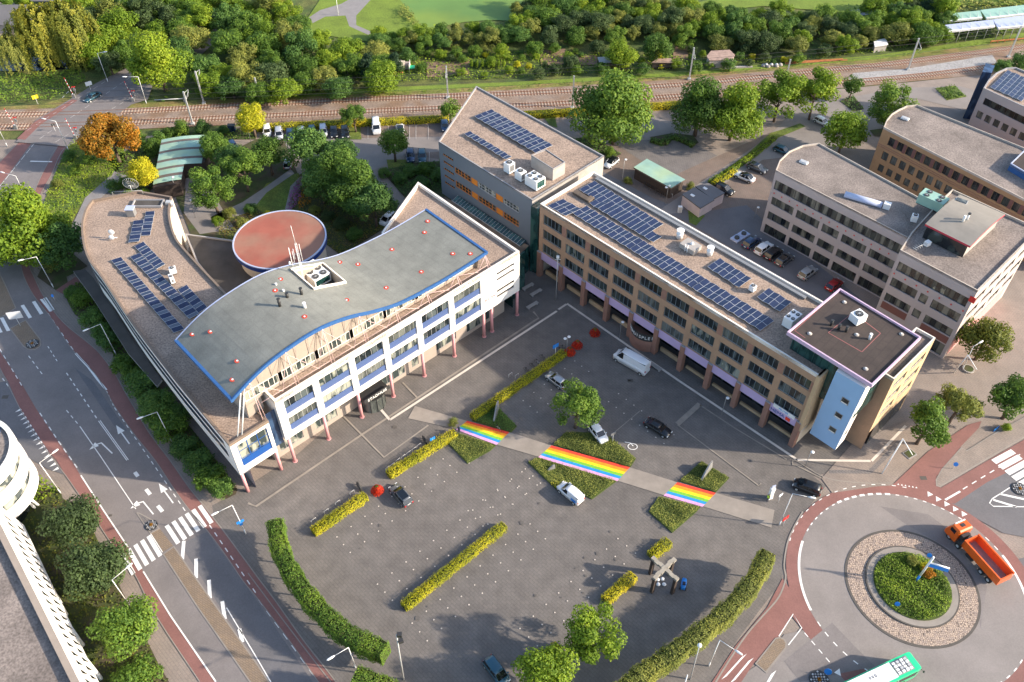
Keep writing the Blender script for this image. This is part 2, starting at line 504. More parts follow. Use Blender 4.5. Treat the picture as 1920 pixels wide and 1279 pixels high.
# ---------------------------------------------------------------- palette
mat("grass", (0.085, 0.13, 0.018), 0.9, var=0.35, scale=0.25, fine=0.35, fscale=4, hue=(0.13, 0.15, 0.02))
mat("rough_grass", (0.06, 0.095, 0.018), 0.9, var=0.4, scale=0.3, fine=0.4, fscale=3, hue=(0.10, 0.11, 0.025))
mat("meadow", (0.14, 0.20, 0.02), 0.9, var=0.2, scale=0.2, fine=0.2, fscale=3)
mat("dry_verge", (0.22, 0.16, 0.055), 0.9, var=0.3, scale=0.4, fine=0.3, fscale=3, hue=(0.15, 0.16, 0.03))
mat("bed_soil", (0.07, 0.055, 0.03), 0.95, var=0.3, scale=0.5, fine=0.3, hue=(0.05, 0.07, 0.015))
mat("field_soil", (0.20, 0.13, 0.085), 0.95, var=0.2, scale=0.5, fine=0.3)
mat("ballast", (0.25, 0.19, 0.15), 0.95, var=0.16, scale=0.35, fine=0.28, fscale=5, bump=0.3, hue=(0.22, 0.14, 0.09))
mat("grey_ballast", (0.32, 0.31, 0.30), 0.95, var=0.12, scale=0.4, fine=0.3, fscale=4, bump=0.5)
mat("rail_steel", (0.22, 0.10, 0.06), 0.6, var=0.1)
mat("sleeper", (0.42, 0.32, 0.25), 0.9, var=0.2, scale=2)
mat("asphalt", (0.185, 0.165, 0.158), 0.85, var=0.16, scale=0.18, fine=0.1, fscale=6)
mat("asphalt_dark", (0.135, 0.13, 0.135), 0.85, var=0.12, scale=0.2, fine=0.1, fscale=6)
mat("asphalt_pale", (0.225, 0.20, 0.185), 0.85, var=0.14, scale=0.15, fine=0.08, fscale=6)
mat("red_asphalt", (0.225, 0.105, 0.09), 0.85, var=0.12, scale=0.25, fine=0.1, fscale=6)
mat("park_path", (0.23, 0.215, 0.21), 0.9, var=0.1)
paver_mat("plaza_paving", (0.150, 0.134, 0.121), (0.136, 0.123, 0.113), (0.118, 0.107, 0.098), 0.9, 45, 0.2)
paver_mat("beige_paving", (0.262, 0.212, 0.178), (0.245, 0.203, 0.172), (0.21, 0.175, 0.15), 0.8, 45, 0.14)
paver_mat("grey_paving", (0.19, 0.17, 0.158), (0.165, 0.15, 0.145), (0.11, 0.10, 0.10), 0.7, 45, 0.14)
paver_mat("parking_paving", (0.21, 0.15, 0.12), (0.18, 0.14, 0.115), (0.12, 0.1, 0.09), 0.6, 45, 0.16)
paver_mat("island_paving", (0.25, 0.18, 0.12), (0.22, 0.165, 0.12), (0.14, 0.11, 0.08), 0.5, 30, 0.12)
cobble_mat("cobbles", (0.42, 0.33, 0.27), (0.12, 0.09, 0.07), 3.6)
mat("coping_brown", (0.20, 0.15, 0.115), 0.9, var=0.12)
mat("kerb", (0.26, 0.23, 0.20), 0.85, var=0.12)
mat("kerb_dark", (0.09, 0.08, 0.07), 0.9, var=0.15)
mat("path_concrete", (0.27, 0.235, 0.20), 0.88, var=0.14, scale=0.5, fine=0.06)
mat("white_paint", (0.78, 0.76, 0.72), 0.7, var=0.07, scale=1.2, fine=0.06)
mat("worn_paint", (0.45, 0.42, 0.39), 0.8, var=0.25, scale=0.8)
mat("border_stone", (0.62, 0.55, 0.47), 0.85, var=0.12, scale=0.6)
mat("border_stone_dull", (0.27, 0.235, 0.195), 0.85, var=0.18, scale=0.6)
for nm, c in (("stripe_red", (0.80, 0.045, 0.015)), ("stripe_orange", (0.85, 0.28, 0.0)), ("stripe_yellow", (0.85, 0.62, 0.0)),
   ("stripe_green", (0.19, 0.50, 0.03)), ("stripe_blue", (0.0, 0.27, 0.60)), ("stripe_pink", (0.72, 0.35, 0.62))):
 mat(nm, tuple(v * .92 + .012 for v in c), 0.8, var=0.12, scale=0.9, fine=0.14, fscale=5)
mat("canal_water", (0.008, 0.012, 0.02), 0.08, var=0)
mat("duckweed", (0.20, 0.27, 0.035), 0.7, var=0.14, scale=0.05, hue=(0.11, 0.21, 0.045))
mat("roof_gravel", (0.30, 0.222, 0.17), 0.95, var=0.2, scale=0.25, fine=0.38, fscale=3.6, bump=0.25)
mat("roof_gravel_grey", (0.215, 0.178, 0.155), 0.95, var=0.32, scale=0.2, fine=0.34, fscale=3.6, bump=0.25)
mat("roof_gravel_dark", (0.17, 0.13, 0.105), 0.95, var=0.2, scale=0.3, fine=0.3, fscale=4)
paver_mat("roof_felt", (0.20, 0.203, 0.178), (0.20, 0.202, 0.178), (0.188, 0.19, 0.167), 2.6, 43.26, 0.17)
paver_mat("roof_felt_brown", (0.052, 0.038, 0.032), (0.050, 0.037, 0.031), (0.044, 0.032, 0.028), 2.2, -46, 0.2)
mat("roof_felt_beige", (0.26, 0.235, 0.20), 0.85, var=0.12, scale=0.3)
mat("roof_red", (0.32, 0.095, 0.062), 0.8, var=0.14, scale=0.22, hue=(0.30, 0.15, 0.10))
mat("roof_dark", (0.07, 0.062, 0.055), 0.9, var=0.25, scale=0.3)
mat("roof_tan_dirty", (0.22, 0.16, 0.11), 0.95, var=0.4, scale=0.3, hue=(0.09, 0.07, 0.055))
mat("copper_green", (0.34, 0.47, 0.31), 0.7, var=0.12, scale=0.3, hue=(0.26, 0.42, 0.36))
mat("copper_brown", (0.13, 0.10, 0.085), 0.8, var=0.1)
mat("white_wall", (0.80, 0.76, 0.71), 0.7, var=0.035, scale=0.5)
mat("cream_wall", (0.66, 0.56, 0.44), 0.8, var=0.05, scale=0.4)
mat("tan_brick", (0.39, 0.24, 0.15), 0.85, var=0.1, scale=0.5, fine=0.06, fscale=8)
mat("sand_brick", (0.52, 0.36, 0.21), 0.85, var=0.07, scale=0.5, fine=0.05, fscale=8)
mat("pillar_brick", (0.30, 0.155, 0.11), 0.85, var=0.1, scale=0.8, fine=0.08, fscale=8)
mat("orange_brick", (0.36, 0.215, 0.11), 0.85, var=0.1, scale=0.5, fine=0.06, fscale=8)
mat("grey_panel", (0.36, 0.33, 0.335), 0.8, var=0.05, scale=0.3)
mat("warm_panel", (0.50, 0.42, 0.38), 0.8, var=0.05, scale=0.3)
mat("maroon_panel", (0.16, 0.07, 0.06), 0.7, var=0.08)
mat("cladding_grey", (0.135, 0.16, 0.19), 0.6, var=0.05, scale=0.3)
mat("penthouse_cladding", (0.36, 0.30, 0.25), 0.7, var=0.06, scale=0.4)
mat("lavender", (0.50, 0.38, 0.58), 0.7, var=0.05)
mat("lavender_trim", (0.55, 0.40, 0.53), 0.7, var=0.04)
mat("sky_blue_wall", (0.30, 0.48, 0.72), 0.7, var=0.03)
mat("blue_panel", (0.065, 0.105, 0.235), 0.6, var=0.05)
mat("deep_blue", (0.012, 0.075, 0.28), 0.45, var=0.06)
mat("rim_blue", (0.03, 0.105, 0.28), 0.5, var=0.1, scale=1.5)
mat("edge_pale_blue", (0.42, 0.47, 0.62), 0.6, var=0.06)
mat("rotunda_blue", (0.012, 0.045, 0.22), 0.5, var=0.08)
mat("pink_steel", (0.66, 0.31, 0.31), 0.55, var=0.05)
mat("orange_panel", (0.62, 0.20, 0.02), 0.6, var=0.06)
mat("crimson", (0.45, 0.03, 0.06), 0.6, var=0.05)
mat("pale_pink", (0.62, 0.43, 0.41), 0.5, var=0.04)
mat("night_blue", (0.008, 0.03, 0.075), 0.4, var=0.1)
mat("white_metal", (0.78, 0.78, 0.77), 0.45, var=0.03)
mat("pale_metal", (0.52, 0.52, 0.51), 0.45, metal=0.3, var=0.06)
mat("grey_metal", (0.28, 0.28, 0.28), 0.5, metal=0.4, var=0.1)
mat("dark_metal", (0.035, 0.035, 0.035), 0.5, var=0.1)
mat("coping", (0.46, 0.40, 0.34), 0.8, var=0.12, scale=1)
mat("coping_grey", (0.30, 0.29, 0.29), 0.8, var=0.1)
mat("coping_white", (0.78, 0.72, 0.64), 0.7, var=0.06)
mat("coping_taupe", (0.33, 0.27, 0.22), 0.85, var=0.1)
mat("concrete", (0.36, 0.33, 0.30), 0.85, var=0.15, scale=0.6)
mat("lilac_concrete", (0.50, 0.42, 0.42), 0.85, var=0.1, scale=0.6)
mat("green_frame", (0.02, 0.07, 0.065), 0.5, var=0.05)
mat("teal_metal", (0.28, 0.46, 0.38), 0.6, var=0.08)
mat("pv_cell", (0.018, 0.028, 0.07), 0.3, var=0.2, scale=0.9, spec=0.6)
mat("bark", (0.12, 0.085, 0.06), 0.9, var=0.25, scale=3)
mat("wood_grey", (0.30, 0.27, 0.22), 0.9, var=0.2, scale=2)
mat("timber_dark", (0.05, 0.035, 0.028), 0.9, var=0.2, scale=2)
mat("roof_line_red", (0.30, 0.11, 0.10), 0.8, var=0.1)
mat("bed_green", (0.055, 0.08, 0.012), 0.95, var=0.3)
mat("hedge_core", (0.045, 0.055, 0.01), 0.95, var=0.3)
mat("rubber", (0.015, 0.015, 0.015), 0.8, var=0)
mat("red_paint", (0.50, 0.02, 0.02), 0.5, var=0)
mat("yellow_sign", (0.75, 0.55, 0.02), 0.5, var=0)
mat("sign_blue", (0.02, 0.22, 0.65), 0.4, var=0)
mat("shed_roof", (0.34, 0.235, 0.19), 0.85, var=0.3, scale=1.2)
mat("rust", (0.42, 0.15, 0.05), 0.8, var=0.2, scale=1)
mat("skin", (0.45, 0.27, 0.19), 0.6, var=0)
mat("dark_cloth", (0.03, 0.035, 0.06), 0.9, var=0.1)
mat("hivis", (0.55, 0.75, 0.05), 0.8, var=0.05)
mat("black_letter", (0.02, 0.02, 0.025), 0.6, var=0)
glass_mat("glass", (0.012, 0.018, 0.02), 0.1, (0.09, 0.11, 0.11))
mat("frame_bluegrey", (0.17, 0.21, 0.24), 0.5, var=0.05)
mat("drain_red", (0.5, 0.06, 0.03), 0.7, var=0.1)
mat("pv_frame", (0.5, 0.52, 0.55), 0.4, var=0)
glass_mat("glass_dark", (0.01, 0.014, 0.017), 0.1, (0.045, 0.055, 0.05))
glass_mat("glass_curtain", (0.035, 0.05, 0.05), 0.15, (0.33, 0.34, 0.28))
glass_mat("glass_grey", (0.06, 0.068, 0.062), 0.2, (0.15, 0.16, 0.14))
glass_mat("glass_green", (0.01, 0.04, 0.038), 0.12, (0.03, 0.085, 0.075))
glass_mat("glass_blue", (0.012, 0.03, 0.075), 0.1, (0.04, 0.08, 0.16))
glass_mat("car_glass", (0.008, 0.01, 0.012), 0.06)
leaf_mat("leaf_green", (0.048, 0.1, 0.017), (0.113, 0.209, 0.028), (0.241, 0.34, 0.035))
leaf_mat("leaf_deep", (0.042, 0.1, 0.026), (0.098, 0.194, 0.039), (0.185, 0.297, 0.051))
leaf_mat("leaf_bright", (0.082, 0.151, 0.012), (0.183, 0.284, 0.02), (0.366, 0.436, 0.027))
leaf_mat("leaf_olive", (0.107, 0.132, 0.029), (0.226, 0.256, 0.054), (0.397, 0.388, 0.073))
leaf_mat("leaf_grey", (0.042, 0.07, 0.025), (0.078, 0.125, 0.04), (0.135, 0.19, 0.06))
leaf_mat("leaf_willow", (0.075, 0.106, 0.019), (0.205, 0.225, 0.031), (0.369, 0.338, 0.037))
leaf_mat("leaf_yellow", (0.244, 0.28, 0.015), (0.549, 0.522, 0.023), (0.855, 0.671, 0.037))
leaf_mat("leaf_orange", (0.171, 0.12, 0.014), (0.472, 0.204, 0.018), (0.721, 0.276, 0.018))
leaf_mat("leaf_spruce", (0.015, 0.039, 0.018), (0.031, 0.072, 0.033), (0.071, 0.117, 0.046))
leaf_mat("flower_red", (0.382, 0.012, 0.005), (0.677, 0.03, 0.008), (0.82, 0.08, 0.012))
leaf_mat("flower_mix", (0.328, 0.25, 0.05), (0.546, 0.42, 0.15), (0.71, 0.6, 0.4))
leaf_mat("flower_purple", (0.164, 0.04, 0.14), (0.371, 0.12, 0.32), (0.492, 0.2, 0.45))
leaf_mat("cover_mixed", (0.064, 0.092, 0.017), (0.137, 0.168, 0.025), (0.293, 0.168, 0.05))

# ---------------------------------------------------------------- ground
mb = MB(); mb.face([(-420, -60, -0.06), (420, -60, -0.06), (420, 620, -0.06), (-420, 620, -0.06)])
struct("ground", mb, "rough_grass")
Z = [0.0]
def zz(): Z[0] += 0.006; return Z[0]
sheet("pavement", [(-260, 262), (120, 262), (340, 252), (480, 233), (850, 220), (1200, 197), (1620, 163), (1920, 132), (2250, 98), (2250, 1480), (-260, 1480)], "beige_paving", zz())
sheet("parking_ground", [(495, 262), (500, 236), (845, 224), (850, 262), (830, 300), (600, 262)], "parking_paving", zz())
sheet("car_park_road", [(520, 262), (845, 256), (845, 282), (760, 290), (700, 320), (745, 380), (735, 400), (690, 420), (700, 350), (600, 300), (540, 300)], "asphalt_pale", zz())
sheet("plaza", [(447, 922), (560, 850), (1005, 455), (1120, 540), (1480, 790), (1632, 800), (1645, 868), (1525, 893), (1548, 912), (1505, 965), (1478, 1005), (1466, 1090), (1420, 1150), (1372, 1215), (1330, 1300), (1250, 1420), (720, 1420), (625, 1300), (545, 1180), (487, 1098), (440, 1038), (402, 978), (398, 948)], "plaza_paving", zz())
sheet("parking_ground", [(1085, 275), (1240, 262), (1330, 300), (1440, 250), (1500, 235), (1620, 330), (1450, 430), (1420, 450), (1640, 600), (1560, 590), (1380, 470), (1130, 330)], "parking_paving", zz())
sheet("parking_ground", [(1150, 268), (1262, 250), (1345, 292), (1262, 330), (1200, 300)], "grey_paving", zz())
sheet("service_road", [(1130, 322), (1225, 372), (1300, 400), (1400, 385), (1450, 430), (1650, 590), (1640, 640), (1540, 570), (1330, 440), (1120, 328)], "asphalt_dark", zz())
sheet("service_road", [(1500, 200), (1690, 165), (1800, 162), (1900, 190), (1800, 205), (1720, 185), (1640, 250), (1560, 285), (1430, 300), (1270, 400), (1220, 405), (1430, 265)], "asphalt_pale", zz())
sheet("service_road", [(1050, 225), (1210, 215), (1300, 240), (1280, 258), (1120, 270)], "asphalt_pale", zz())
zr = zz()
# the wide road on the left, from the level crossing to the bottom edge
EL = [(250, 160), (180, 205), (112, 270), (82, 322), (60, 372), (40, 440), (39, 493), (46, 521), (63, 554), (91, 590), (108, 615), (126, 643), (142, 663), (177, 700), (195, 727), (217, 765), (252, 815), (292, 865), (325, 915), (352, 952), (390, 997), (427, 1047), (456, 1090), (485, 1125), (545, 1205), (597, 1279), (690, 1410)]
ER = [(275, 168), (215, 212), (128, 270), (96, 330), (74, 372), (58, 440), (55, 493), (65, 521), (81, 554), (106, 590), (130, 615), (165, 643), (187, 663), (215, 700), (230, 727), (252, 765), (282, 815), (320, 865), (355, 915), (385, 952), (420, 997), (457, 1047), (487, 1088), (515, 1125), (572, 1205), (630, 1279), (725, 1410)]
WLf = [(420, 5), (300, 108), (255, 130), (67, 249), (0, 322), (-60, 400), (-80, 500), (-60, 600), (-20, 670), (15, 715), (37, 765), (72, 825), (107, 865), (122, 890), (170, 960), (213, 1025), (250, 1072), (293, 1155), (375, 1279), (450, 1400)]
road = EL + list(([(450, 1400), (405, 1279), (320, 1155), (269, 1072), (240, 1025), (197, 960), (150, 890), (135, 865), (107, 825), (67, 765), (38, 715), (0, 660), (-50, 590), (-62, 500), (-45, 420), (10, 330), (72, 251), (205, 165), (250, 135), (300, 110), (355, 58), (420, 5), (450, 12), (395, 70), (330, 120)]))
sheet("road", road, "asphalt", zr)
sheet("bike_path", EL[2:] + list(reversed(ER[2:])), "red_asphalt", zz())
sheet("bike_path", [(-20, 640), (0, 660), (38, 715), (67, 765), (107, 825), (135, 865), (150, 890), (197, 960), (240, 1025), (269, 1072), (320, 1155), (405, 1279), (450, 1400), (420, 1400), (375, 1279), (293, 1155), (250, 1072), (213, 1025), (170, 960), (122, 890), (107, 865), (72, 825), (37, 765), (15, 715), (0, 690), (-20, 670)], "red_asphalt", zr + .004)
sheet("bike_path", [(52, 251), (74, 249), (20, 322), (-10, 360), (-40, 400), (-60, 390), (0, 305)], "red_asphalt", zr + .004)
sheet("bike_path", [(232, 135), (262, 112), (275, 118), (240, 145)], "red_asphalt", zr + .004)
# side road on the left, islands in the road
sheet("road", [(-120, 735), (15, 715), (37, 765), (120, 890), (90, 880), (30, 845), (-120, 830)], "asphalt_dark", zz())
zi = 0.11
def island(px, m="island_paving", z=zi, kerb="kerb"):
 p = ccw(WL(px)); mb = MB(); mb.prism(p, 0.0, z, 0, 0)
 q = inset(p, 0.18); mb.face([(x, y, z + 0.005) for x, y in q], 1)
 return struct("traffic_island", mb, [kerb, m])
island([(-60, 500), (0, 512), (14, 540), (31, 578), (10, 592), (-60, 620)])
island([(18, 617), (49, 600), (62, 618), (77, 637), (77, 650), (66, 657), (52, 656), (43, 650)])
island([(305, 1040), (327, 1024), (360, 1072), (420, 1156), (482, 1243), (540, 1330), (510, 1340), (440, 1240), (370, 1140)])
island([(255, 962), (262, 962), (292, 978), (300, 992), (282, 1002)], "grey_paving")
sheet("road_island_crossing", [(282, 1002), (300, 992), (325, 1024), (305, 1036)], "island_paving", zr + .01)
# roundabout
RC = Vector((55.98, 60.48))
def circ(r, n=96, c=RC, a0=0, a1=2 * math.pi):
 return [(c.x + r * math.cos(a0 + (a1 - a0) * i / n), c.y + r * math.sin(a0 + (a1 - a0) * i / n)) for i in range(n)]
za = zz()
sheet("road", [(1780, 945), (1850, 900), (1920, 862), (2120, 760), (2120, 1010), (1960, 1015), (1880, 1000)], "asphalt_dark", za)
sheet("road", [(1470, 1190), (1560, 1170), (1640, 1230), (1700, 1300), (1720, 1420), (1280, 1420), (1360, 1300), (1400, 1260), (1432, 1240)], "asphalt_pale", za)
sheet("road", [(1900, 1050), (2120, 1010), (2120, 1330), (1930, 1230)], "asphalt_dark", za + .001)
zb = zz()
sheet("bike_path", circ(17.2), "red_asphalt", zb, world=True)
sheet("bike_path", [(1672, 911), (1740, 847), (1815, 797), (1840, 790), (1835, 803), (1802, 837), (1755, 895), (1763, 916), (1850, 865), (1925, 822), (2100, 725), (2100, 775), (1925, 868), (1850, 905), (1790, 945), (1720, 935)], "red_asphalt", zb + .001)
sheet("bike_path", [(1467, 1085), (1520, 1160), (1486, 1153), (1460, 1196), (1434, 1243), (1416, 1240), (1390, 1279), (1330, 1380), (1270, 1380), (1335, 1279), (1380, 1210), (1438, 1140)], "red_asphalt", zb + .001)
sheet("bike_path", [(1480, 1150), (1508, 1135), (1560, 1200), (1625, 1260), (1700, 1330), (1640, 1340), (1560, 1250), (1520, 1200)], "red_asphalt", zb + .0015)
zc = zz()
sheet("roundabout_road", circ(15.5), "asphalt_pale", zc, world=True)
mb = MB(); mb.prism(circ(9.1), 0, zc + .05, 0, 0); mb.face([(x, y, zc + .055) for x, y in circ(8.75)], 1)
struct("cobbled_apron", mb, ["kerb_dark", "cobbles"])
mb = MB(); mb.prism(circ(6.3), 0, zc + .22, 0, 0); mb.face([(x, y, zc + .226) for x, y in circ(6.1)], 1)
struct("roundabout_kerb", mb, ["kerb_dark", "kerb"])
mb = MB(); mb.prism(circ(5.25, 48), 0, zc + .30)
struct("planting_soil", mb, "bed_green")
island([(1453, 1197), (1462, 1195), (1471, 1199), (1475, 1208), (1474, 1216), (1436, 1263), (1415, 1245)], "island_paving", .14)
island([(1755, 912), (1754, 900), (1765, 880), (1802, 839), (1812, 845), (1860, 815), (1925, 780), (1925, 818), (1850, 862), (1772, 908), (1762, 914)], "beige_paving", .10)
# gravel paving beside the building corner
sheet("pavement", [(1540, 898), (1600, 830), (1700, 790), (1760, 800), (1672, 911), (1640, 913), (1560, 925)], "beige_paving", zc + .002)
sheet("grey_band", [(1554, 888), (1633, 889), (1676, 848), (1690, 826), (1682, 826), (1664, 846), (1628, 882), (1554, 882)], "grey_paving", zc + .008)  # bent band, darker and greyer than the beige surface around it
# kerb lines
mb = MB()
for ln, w in ((ER, .16), (EL, .12), ([(465, 1075), (540, 1175), (620, 1279), (700, 1380)], .14), ([(0, 690), (37, 765), (72, 825), (122, 890), (170, 960), (213, 1025), (250, 1072), (293, 1155), (375, 1279)], .12),
   ([(1486, 871), (1491, 864), (1540, 893), (1580, 903), (1640, 907), (1668, 906)], .16), ([(1505, 960), (1488, 990), (1476, 1020), (1470, 1060), (1473, 1085), (1460, 1120), (1435, 1150), (1400, 1190), (1360, 1250), (1330, 1300)], .22)):
 strip(mb, [tuple(p) for p in smooth_line(WL(ln), 4)], w, zc + .012)
struct("kerb_line", mb, "kerb")
# plaza lines
mb = MB()
strip(mb, WL([(712, 766), (731, 788)]), .42, zc + .004)
strip(mb, WL([(731, 788), (1044, 584)]), .42, zc + .004); strip(mb, WL([(1047, 581), (1062, 571)]), .42, zc + .0045)
strip(mb, WL([(1063, 570), (1275, 716), (1492, 861)]), .42, zc + .004); strip(mb, WL([(1495, 863), (1632, 865)]), .42, zc + .0042); strip(mb, WL([(1634, 865), (1698, 799)]), .42, zc + .0042)
struct("plaza_border_line", mb, "border_stone")
mb = MB()
strip(mb, WL([(465, 944), (480, 950), (675, 818), (1010, 597), (1000, 585)]), .38, zc + .003)
strip(mb, WL([(645, 782), (720, 858), (803, 798)]), .3, zc + .0035)
strip(mb, WL([(755, 718), (783, 747)]), .3, zc + .0035)
strip(mb, WL([(1270, 796), (1312, 758)]), .9, zc + .003); strip(mb, WL([(1312, 760), (1380, 805), (1475, 862)]), .22, zc + .003)
strip(mb, WL([(1270, 797), (1422, 911), (1427, 907)]), .2, zc + .004); strip(mb, WL([(1200, 771), (1150, 813)]), .12, zc + .004)
strip(mb, WL([(1485, 872), (1492, 873), (1540, 897)]), .2, zc + .004)
struct("plaza_inlay_line", mb, "border_stone_dull")
sheet("footpath", [(778, 762), (876, 790), (955, 811), (1034, 836), (1181, 877), (1270, 905), (1342, 925), (1452, 957), (1446, 990), (1317, 950), (1244, 929), (1157, 902), (1009, 857), (930, 834), (855, 805), (765, 785)], "path_concrete", zc + .006)
# rainbow crossings
def rainbow(tl, tr, brr, bl, z):
 a, b, c, d = (Vector(W2(*p)) for p in (tl, tr, brr, bl)); mb = MB(); n = 6
 for i in range(n):
  p, q = a + (d - a) * (i / n), b + (c - b) * (i / n); r_, s_ = b + (c - b) * ((i + 1) / n), a + (d - a) * ((i + 1) / n)
  mb.face([(*s_, z), (*r_, z), (*q, z), (*p, z)], i)
 struct("rainbow_crossing", mb, ["stripe_red", "stripe_orange", "stripe_yellow", "stripe_green", "stripe_blue", "stripe_pink"])
rainbow((876, 790), (955, 811), (931, 835), (855, 806), zc + .012)
rainbow((1034, 836), (1181, 877), (1157, 903), (1009, 858), zc + .012)
rainbow((1270, 905), (1342, 925), (1317, 951), (1244, 930), zc + .012)
# white parking studs and letters set in the paving
mb = MB()
U45 = Vector((math.cos(R(43.6)), math.sin(R(43.6)))); N45 = Vector((U45.y, -U45.x))
o = Vector(W2(783, 1110))
def stud(p, s=.17):
 mb.face([(p.x - s, p.y, zc + .009), (p.x, p.y - s, zc + .009), (p.x + s, p.y, zc + .009), (p.x, p.y + s, zc + .009)])
for ox, oy, ax_, ay_, bx_, by_, na, nb in ((632, 1007.5, 12.4, 14.4, 26.5, -19.5, 3, 13), (708, 1096, 13.8, 15, 27, -21, 3, 13), (773, 1169, 14, 16.4, 26.5, -22.3, 3, 10), (1000, 1156, 16.4, 15.5, 24, -22, 3, 8), (975, 1179, 16.2, 16.2, 24, -22, 3, 1), (1141, 754, 14.3, 10.8, 18.7, -15, 8, 2), (981, 752, 13, 10.7, 20, -15.4, 3, 6), (985, 880, 14, 13.2, -26, 19, 3, 5), (1085, 900, 16, 13, 24, -17, 2, 2)):
 o = Vector(W2(ox, oy)); va = Vector(W2(ox + ax_, oy + ay_)) - o; vb = Vector(W2(ox + bx_, oy + by_)) - o
 for i in range(na):
  for j in range(nb): stud(o + va * i + vb * j, .125)
struct("parking_stud_marking", mb, "border_stone")
# road repairs
sheet("road_patch", [(338, 1020), (388, 998), (460, 1096), (560, 1240), (600, 1300), (530, 1300), (482, 1238), (420, 1150)], "asphalt_dark", zr + .008)
sheet("road_patch", [(1560, 1168), (1600, 1210), (1640, 1250), (1500, 1279), (1470, 1240)], "asphalt", zc + .003)
sheet("road_patch", [(140, 690), (175, 715), (240, 810), (215, 800)], "asphalt_dark", zr + .009)
sheet("road_patch", [(1650, 950), (1740, 965), (1800, 1010), (1850, 1100), (1838, 1180), (1830, 1110), (1780, 1030), (1700, 985)], "asphalt", zc + .004)
# road markings
mb = MB(); zm = zc + .008
def D(a, b, n, w=.13, duty=.5): dashes(mb, W2(*a), W2(*b), n, w, zm, duty)
def S(pts, w=.15): strip(mb, WL(pts), w, zm)
S([(142, 663), (150, 672), (165, 688), (183, 712), (200, 732)], .35)
D((200, 734), (215, 765), 4); D((215, 765), (352, 965), 17); D((90, 588), (142, 663), 6)
D((393, 985), (485, 1120), 9, .14); D((485, 1125), (597, 1279), 7, .14)
D((90, 650), (110, 682), 4); D((54, 668), (83, 707), 4); D((125, 700), (185, 790), 9, .16); D((125, 770), (150, 800), 3)
S([(185, 790), (238, 864)], .12); S([(188, 789), (241, 863)], .12)
S([(150, 800), (190, 858), (255, 955)], .14)
D((0, 655), (45, 730), 6); D((75, 775), (110, 828), 4, .16); D((110, 828), (150, 885), 4, .16); S([(152, 892), (196, 960), (240, 1026)], .2)
S([(269, 1072), (320, 1155), (405, 1279)], .2); D((5, 710), (20, 730), 2)
for a in (((253, 886), (259, 894)), ((274, 918), (282, 928)), ((296, 949), (305, 960))): S(a, .55)
S([(258, 962), (288, 980)], .12)
def arrow(p, q, turn=False):
 p, q = Vector(W2(*p)), Vector(W2(*q)); d = (q - p).normalized(); s = Vector((-d.y, d.x)); Lg = (q - p).length
 strip(mb, [p, p + d * (Lg * .62)], .2, zm)
 if not turn:
  t = p + d * (Lg * .6)
  mb.face([(*(t - s * .55), zm), (*(p + d * Lg), zm), (*(t + s * .55), zm)][::-1], 0)
 else:
  t = p + d * (Lg * .62); e = t + s * .5 + d * .8
  strip(mb, [t, t + d * .5, e + s * .2], .22, zm + .001)
  mb.face([(*(e + d * .55 + s * .1), zm), (*(e + s * 1.5 - d * .1), zm), (*(e - d * .55 + s * .1), zm)], 0)
for q in (((345, 1015), (342, 1050)), ((368, 1048), (368, 1085)), ((392, 1088), (394, 1123)), ((417, 1128), (422, 1162)), ((449, 1180), (455, 1205))): S(q, .5)
S([(425, 1140), (485, 1240), (520, 1300)], .14); S([(258, 962), (305, 1036)], .12)
arrow((243, 833), (218, 798)); arrow((211, 851), (183, 824), True); arrow((325, 944), (298, 907)); arrow((288, 965), (262, 933), True)
# zebra crossings
def zebra(a, b, n, wid, lng):
 a, b = Vector(W2(*a)), Vector(W2(*b)); st = (b - a) / max(1, n - 1); lv = Vector(W2(*lng[1])) - Vector(W2(*lng[0]))
 u = st.normalized() * wid
 for i in range(n):
  p = a + st * i
  mb.face([(*p, zm + .004), (*(p + u), zm + .004), (*(p + u + lv), zm + .004), (*(p + lv), zm + .004)])
zebra((225, 1041), (275, 1008), 5, .62, ((225, 1041), (247, 1080)))
zebra((309, 988), (371, 951), 6, .62, ((309, 988), (331, 1022)))
zebra((39, 574), (81, 560), 3, .6, ((39, 574), (54, 598)))
zebra((-14, 600), (0, 597), 2, .6, ((0, 597), (13, 622)))
zebra((1858, 863), (1908, 905), 5, .95, ((1858, 863), (1895, 843)))
zebra((1352, 1275), (1392, 1250), 1, .9, ((1352, 1270), (1390, 1228)))
zebra((1368, 1282), (1400, 1262), 1, .9, ((1368, 1281), (1403, 1239)))
zebra((1425, 1300), (1460, 1275), 1, .9, ((1420, 1306), (1441, 1270)))
zebra((75, 562), (93, 560), 1, .5, ((74, 563), (92, 586)))
# give-way teeth
def teeth(a, b, n, w, h, flip=1):
 a, b = Vector(W2(*a)), Vector(W2(*b)); d = (b - a).normalized(); s = Vector((-d.y, d.x)) * flip
 for i in range(n):
  p = a + (b - a) * (i / max(1, n - 1))
  q = [(*(p - d * w / 2), zm + .002), (*(p + d * w / 2), zm + .002), (*(p + s * h), zm + .002)]
  mb.face(q if flip > 0 else q[::-1])
teeth((40, 768), (110, 878), 15, .55, -1.0, 1)
teeth((1744, 925), (1808, 962), 5, .9, .9, -1); teeth((1684, 910), (1718, 916), 6, .3, .3, 1); teeth((1570, 1265), (1576, 1268), 1, .9, .9)
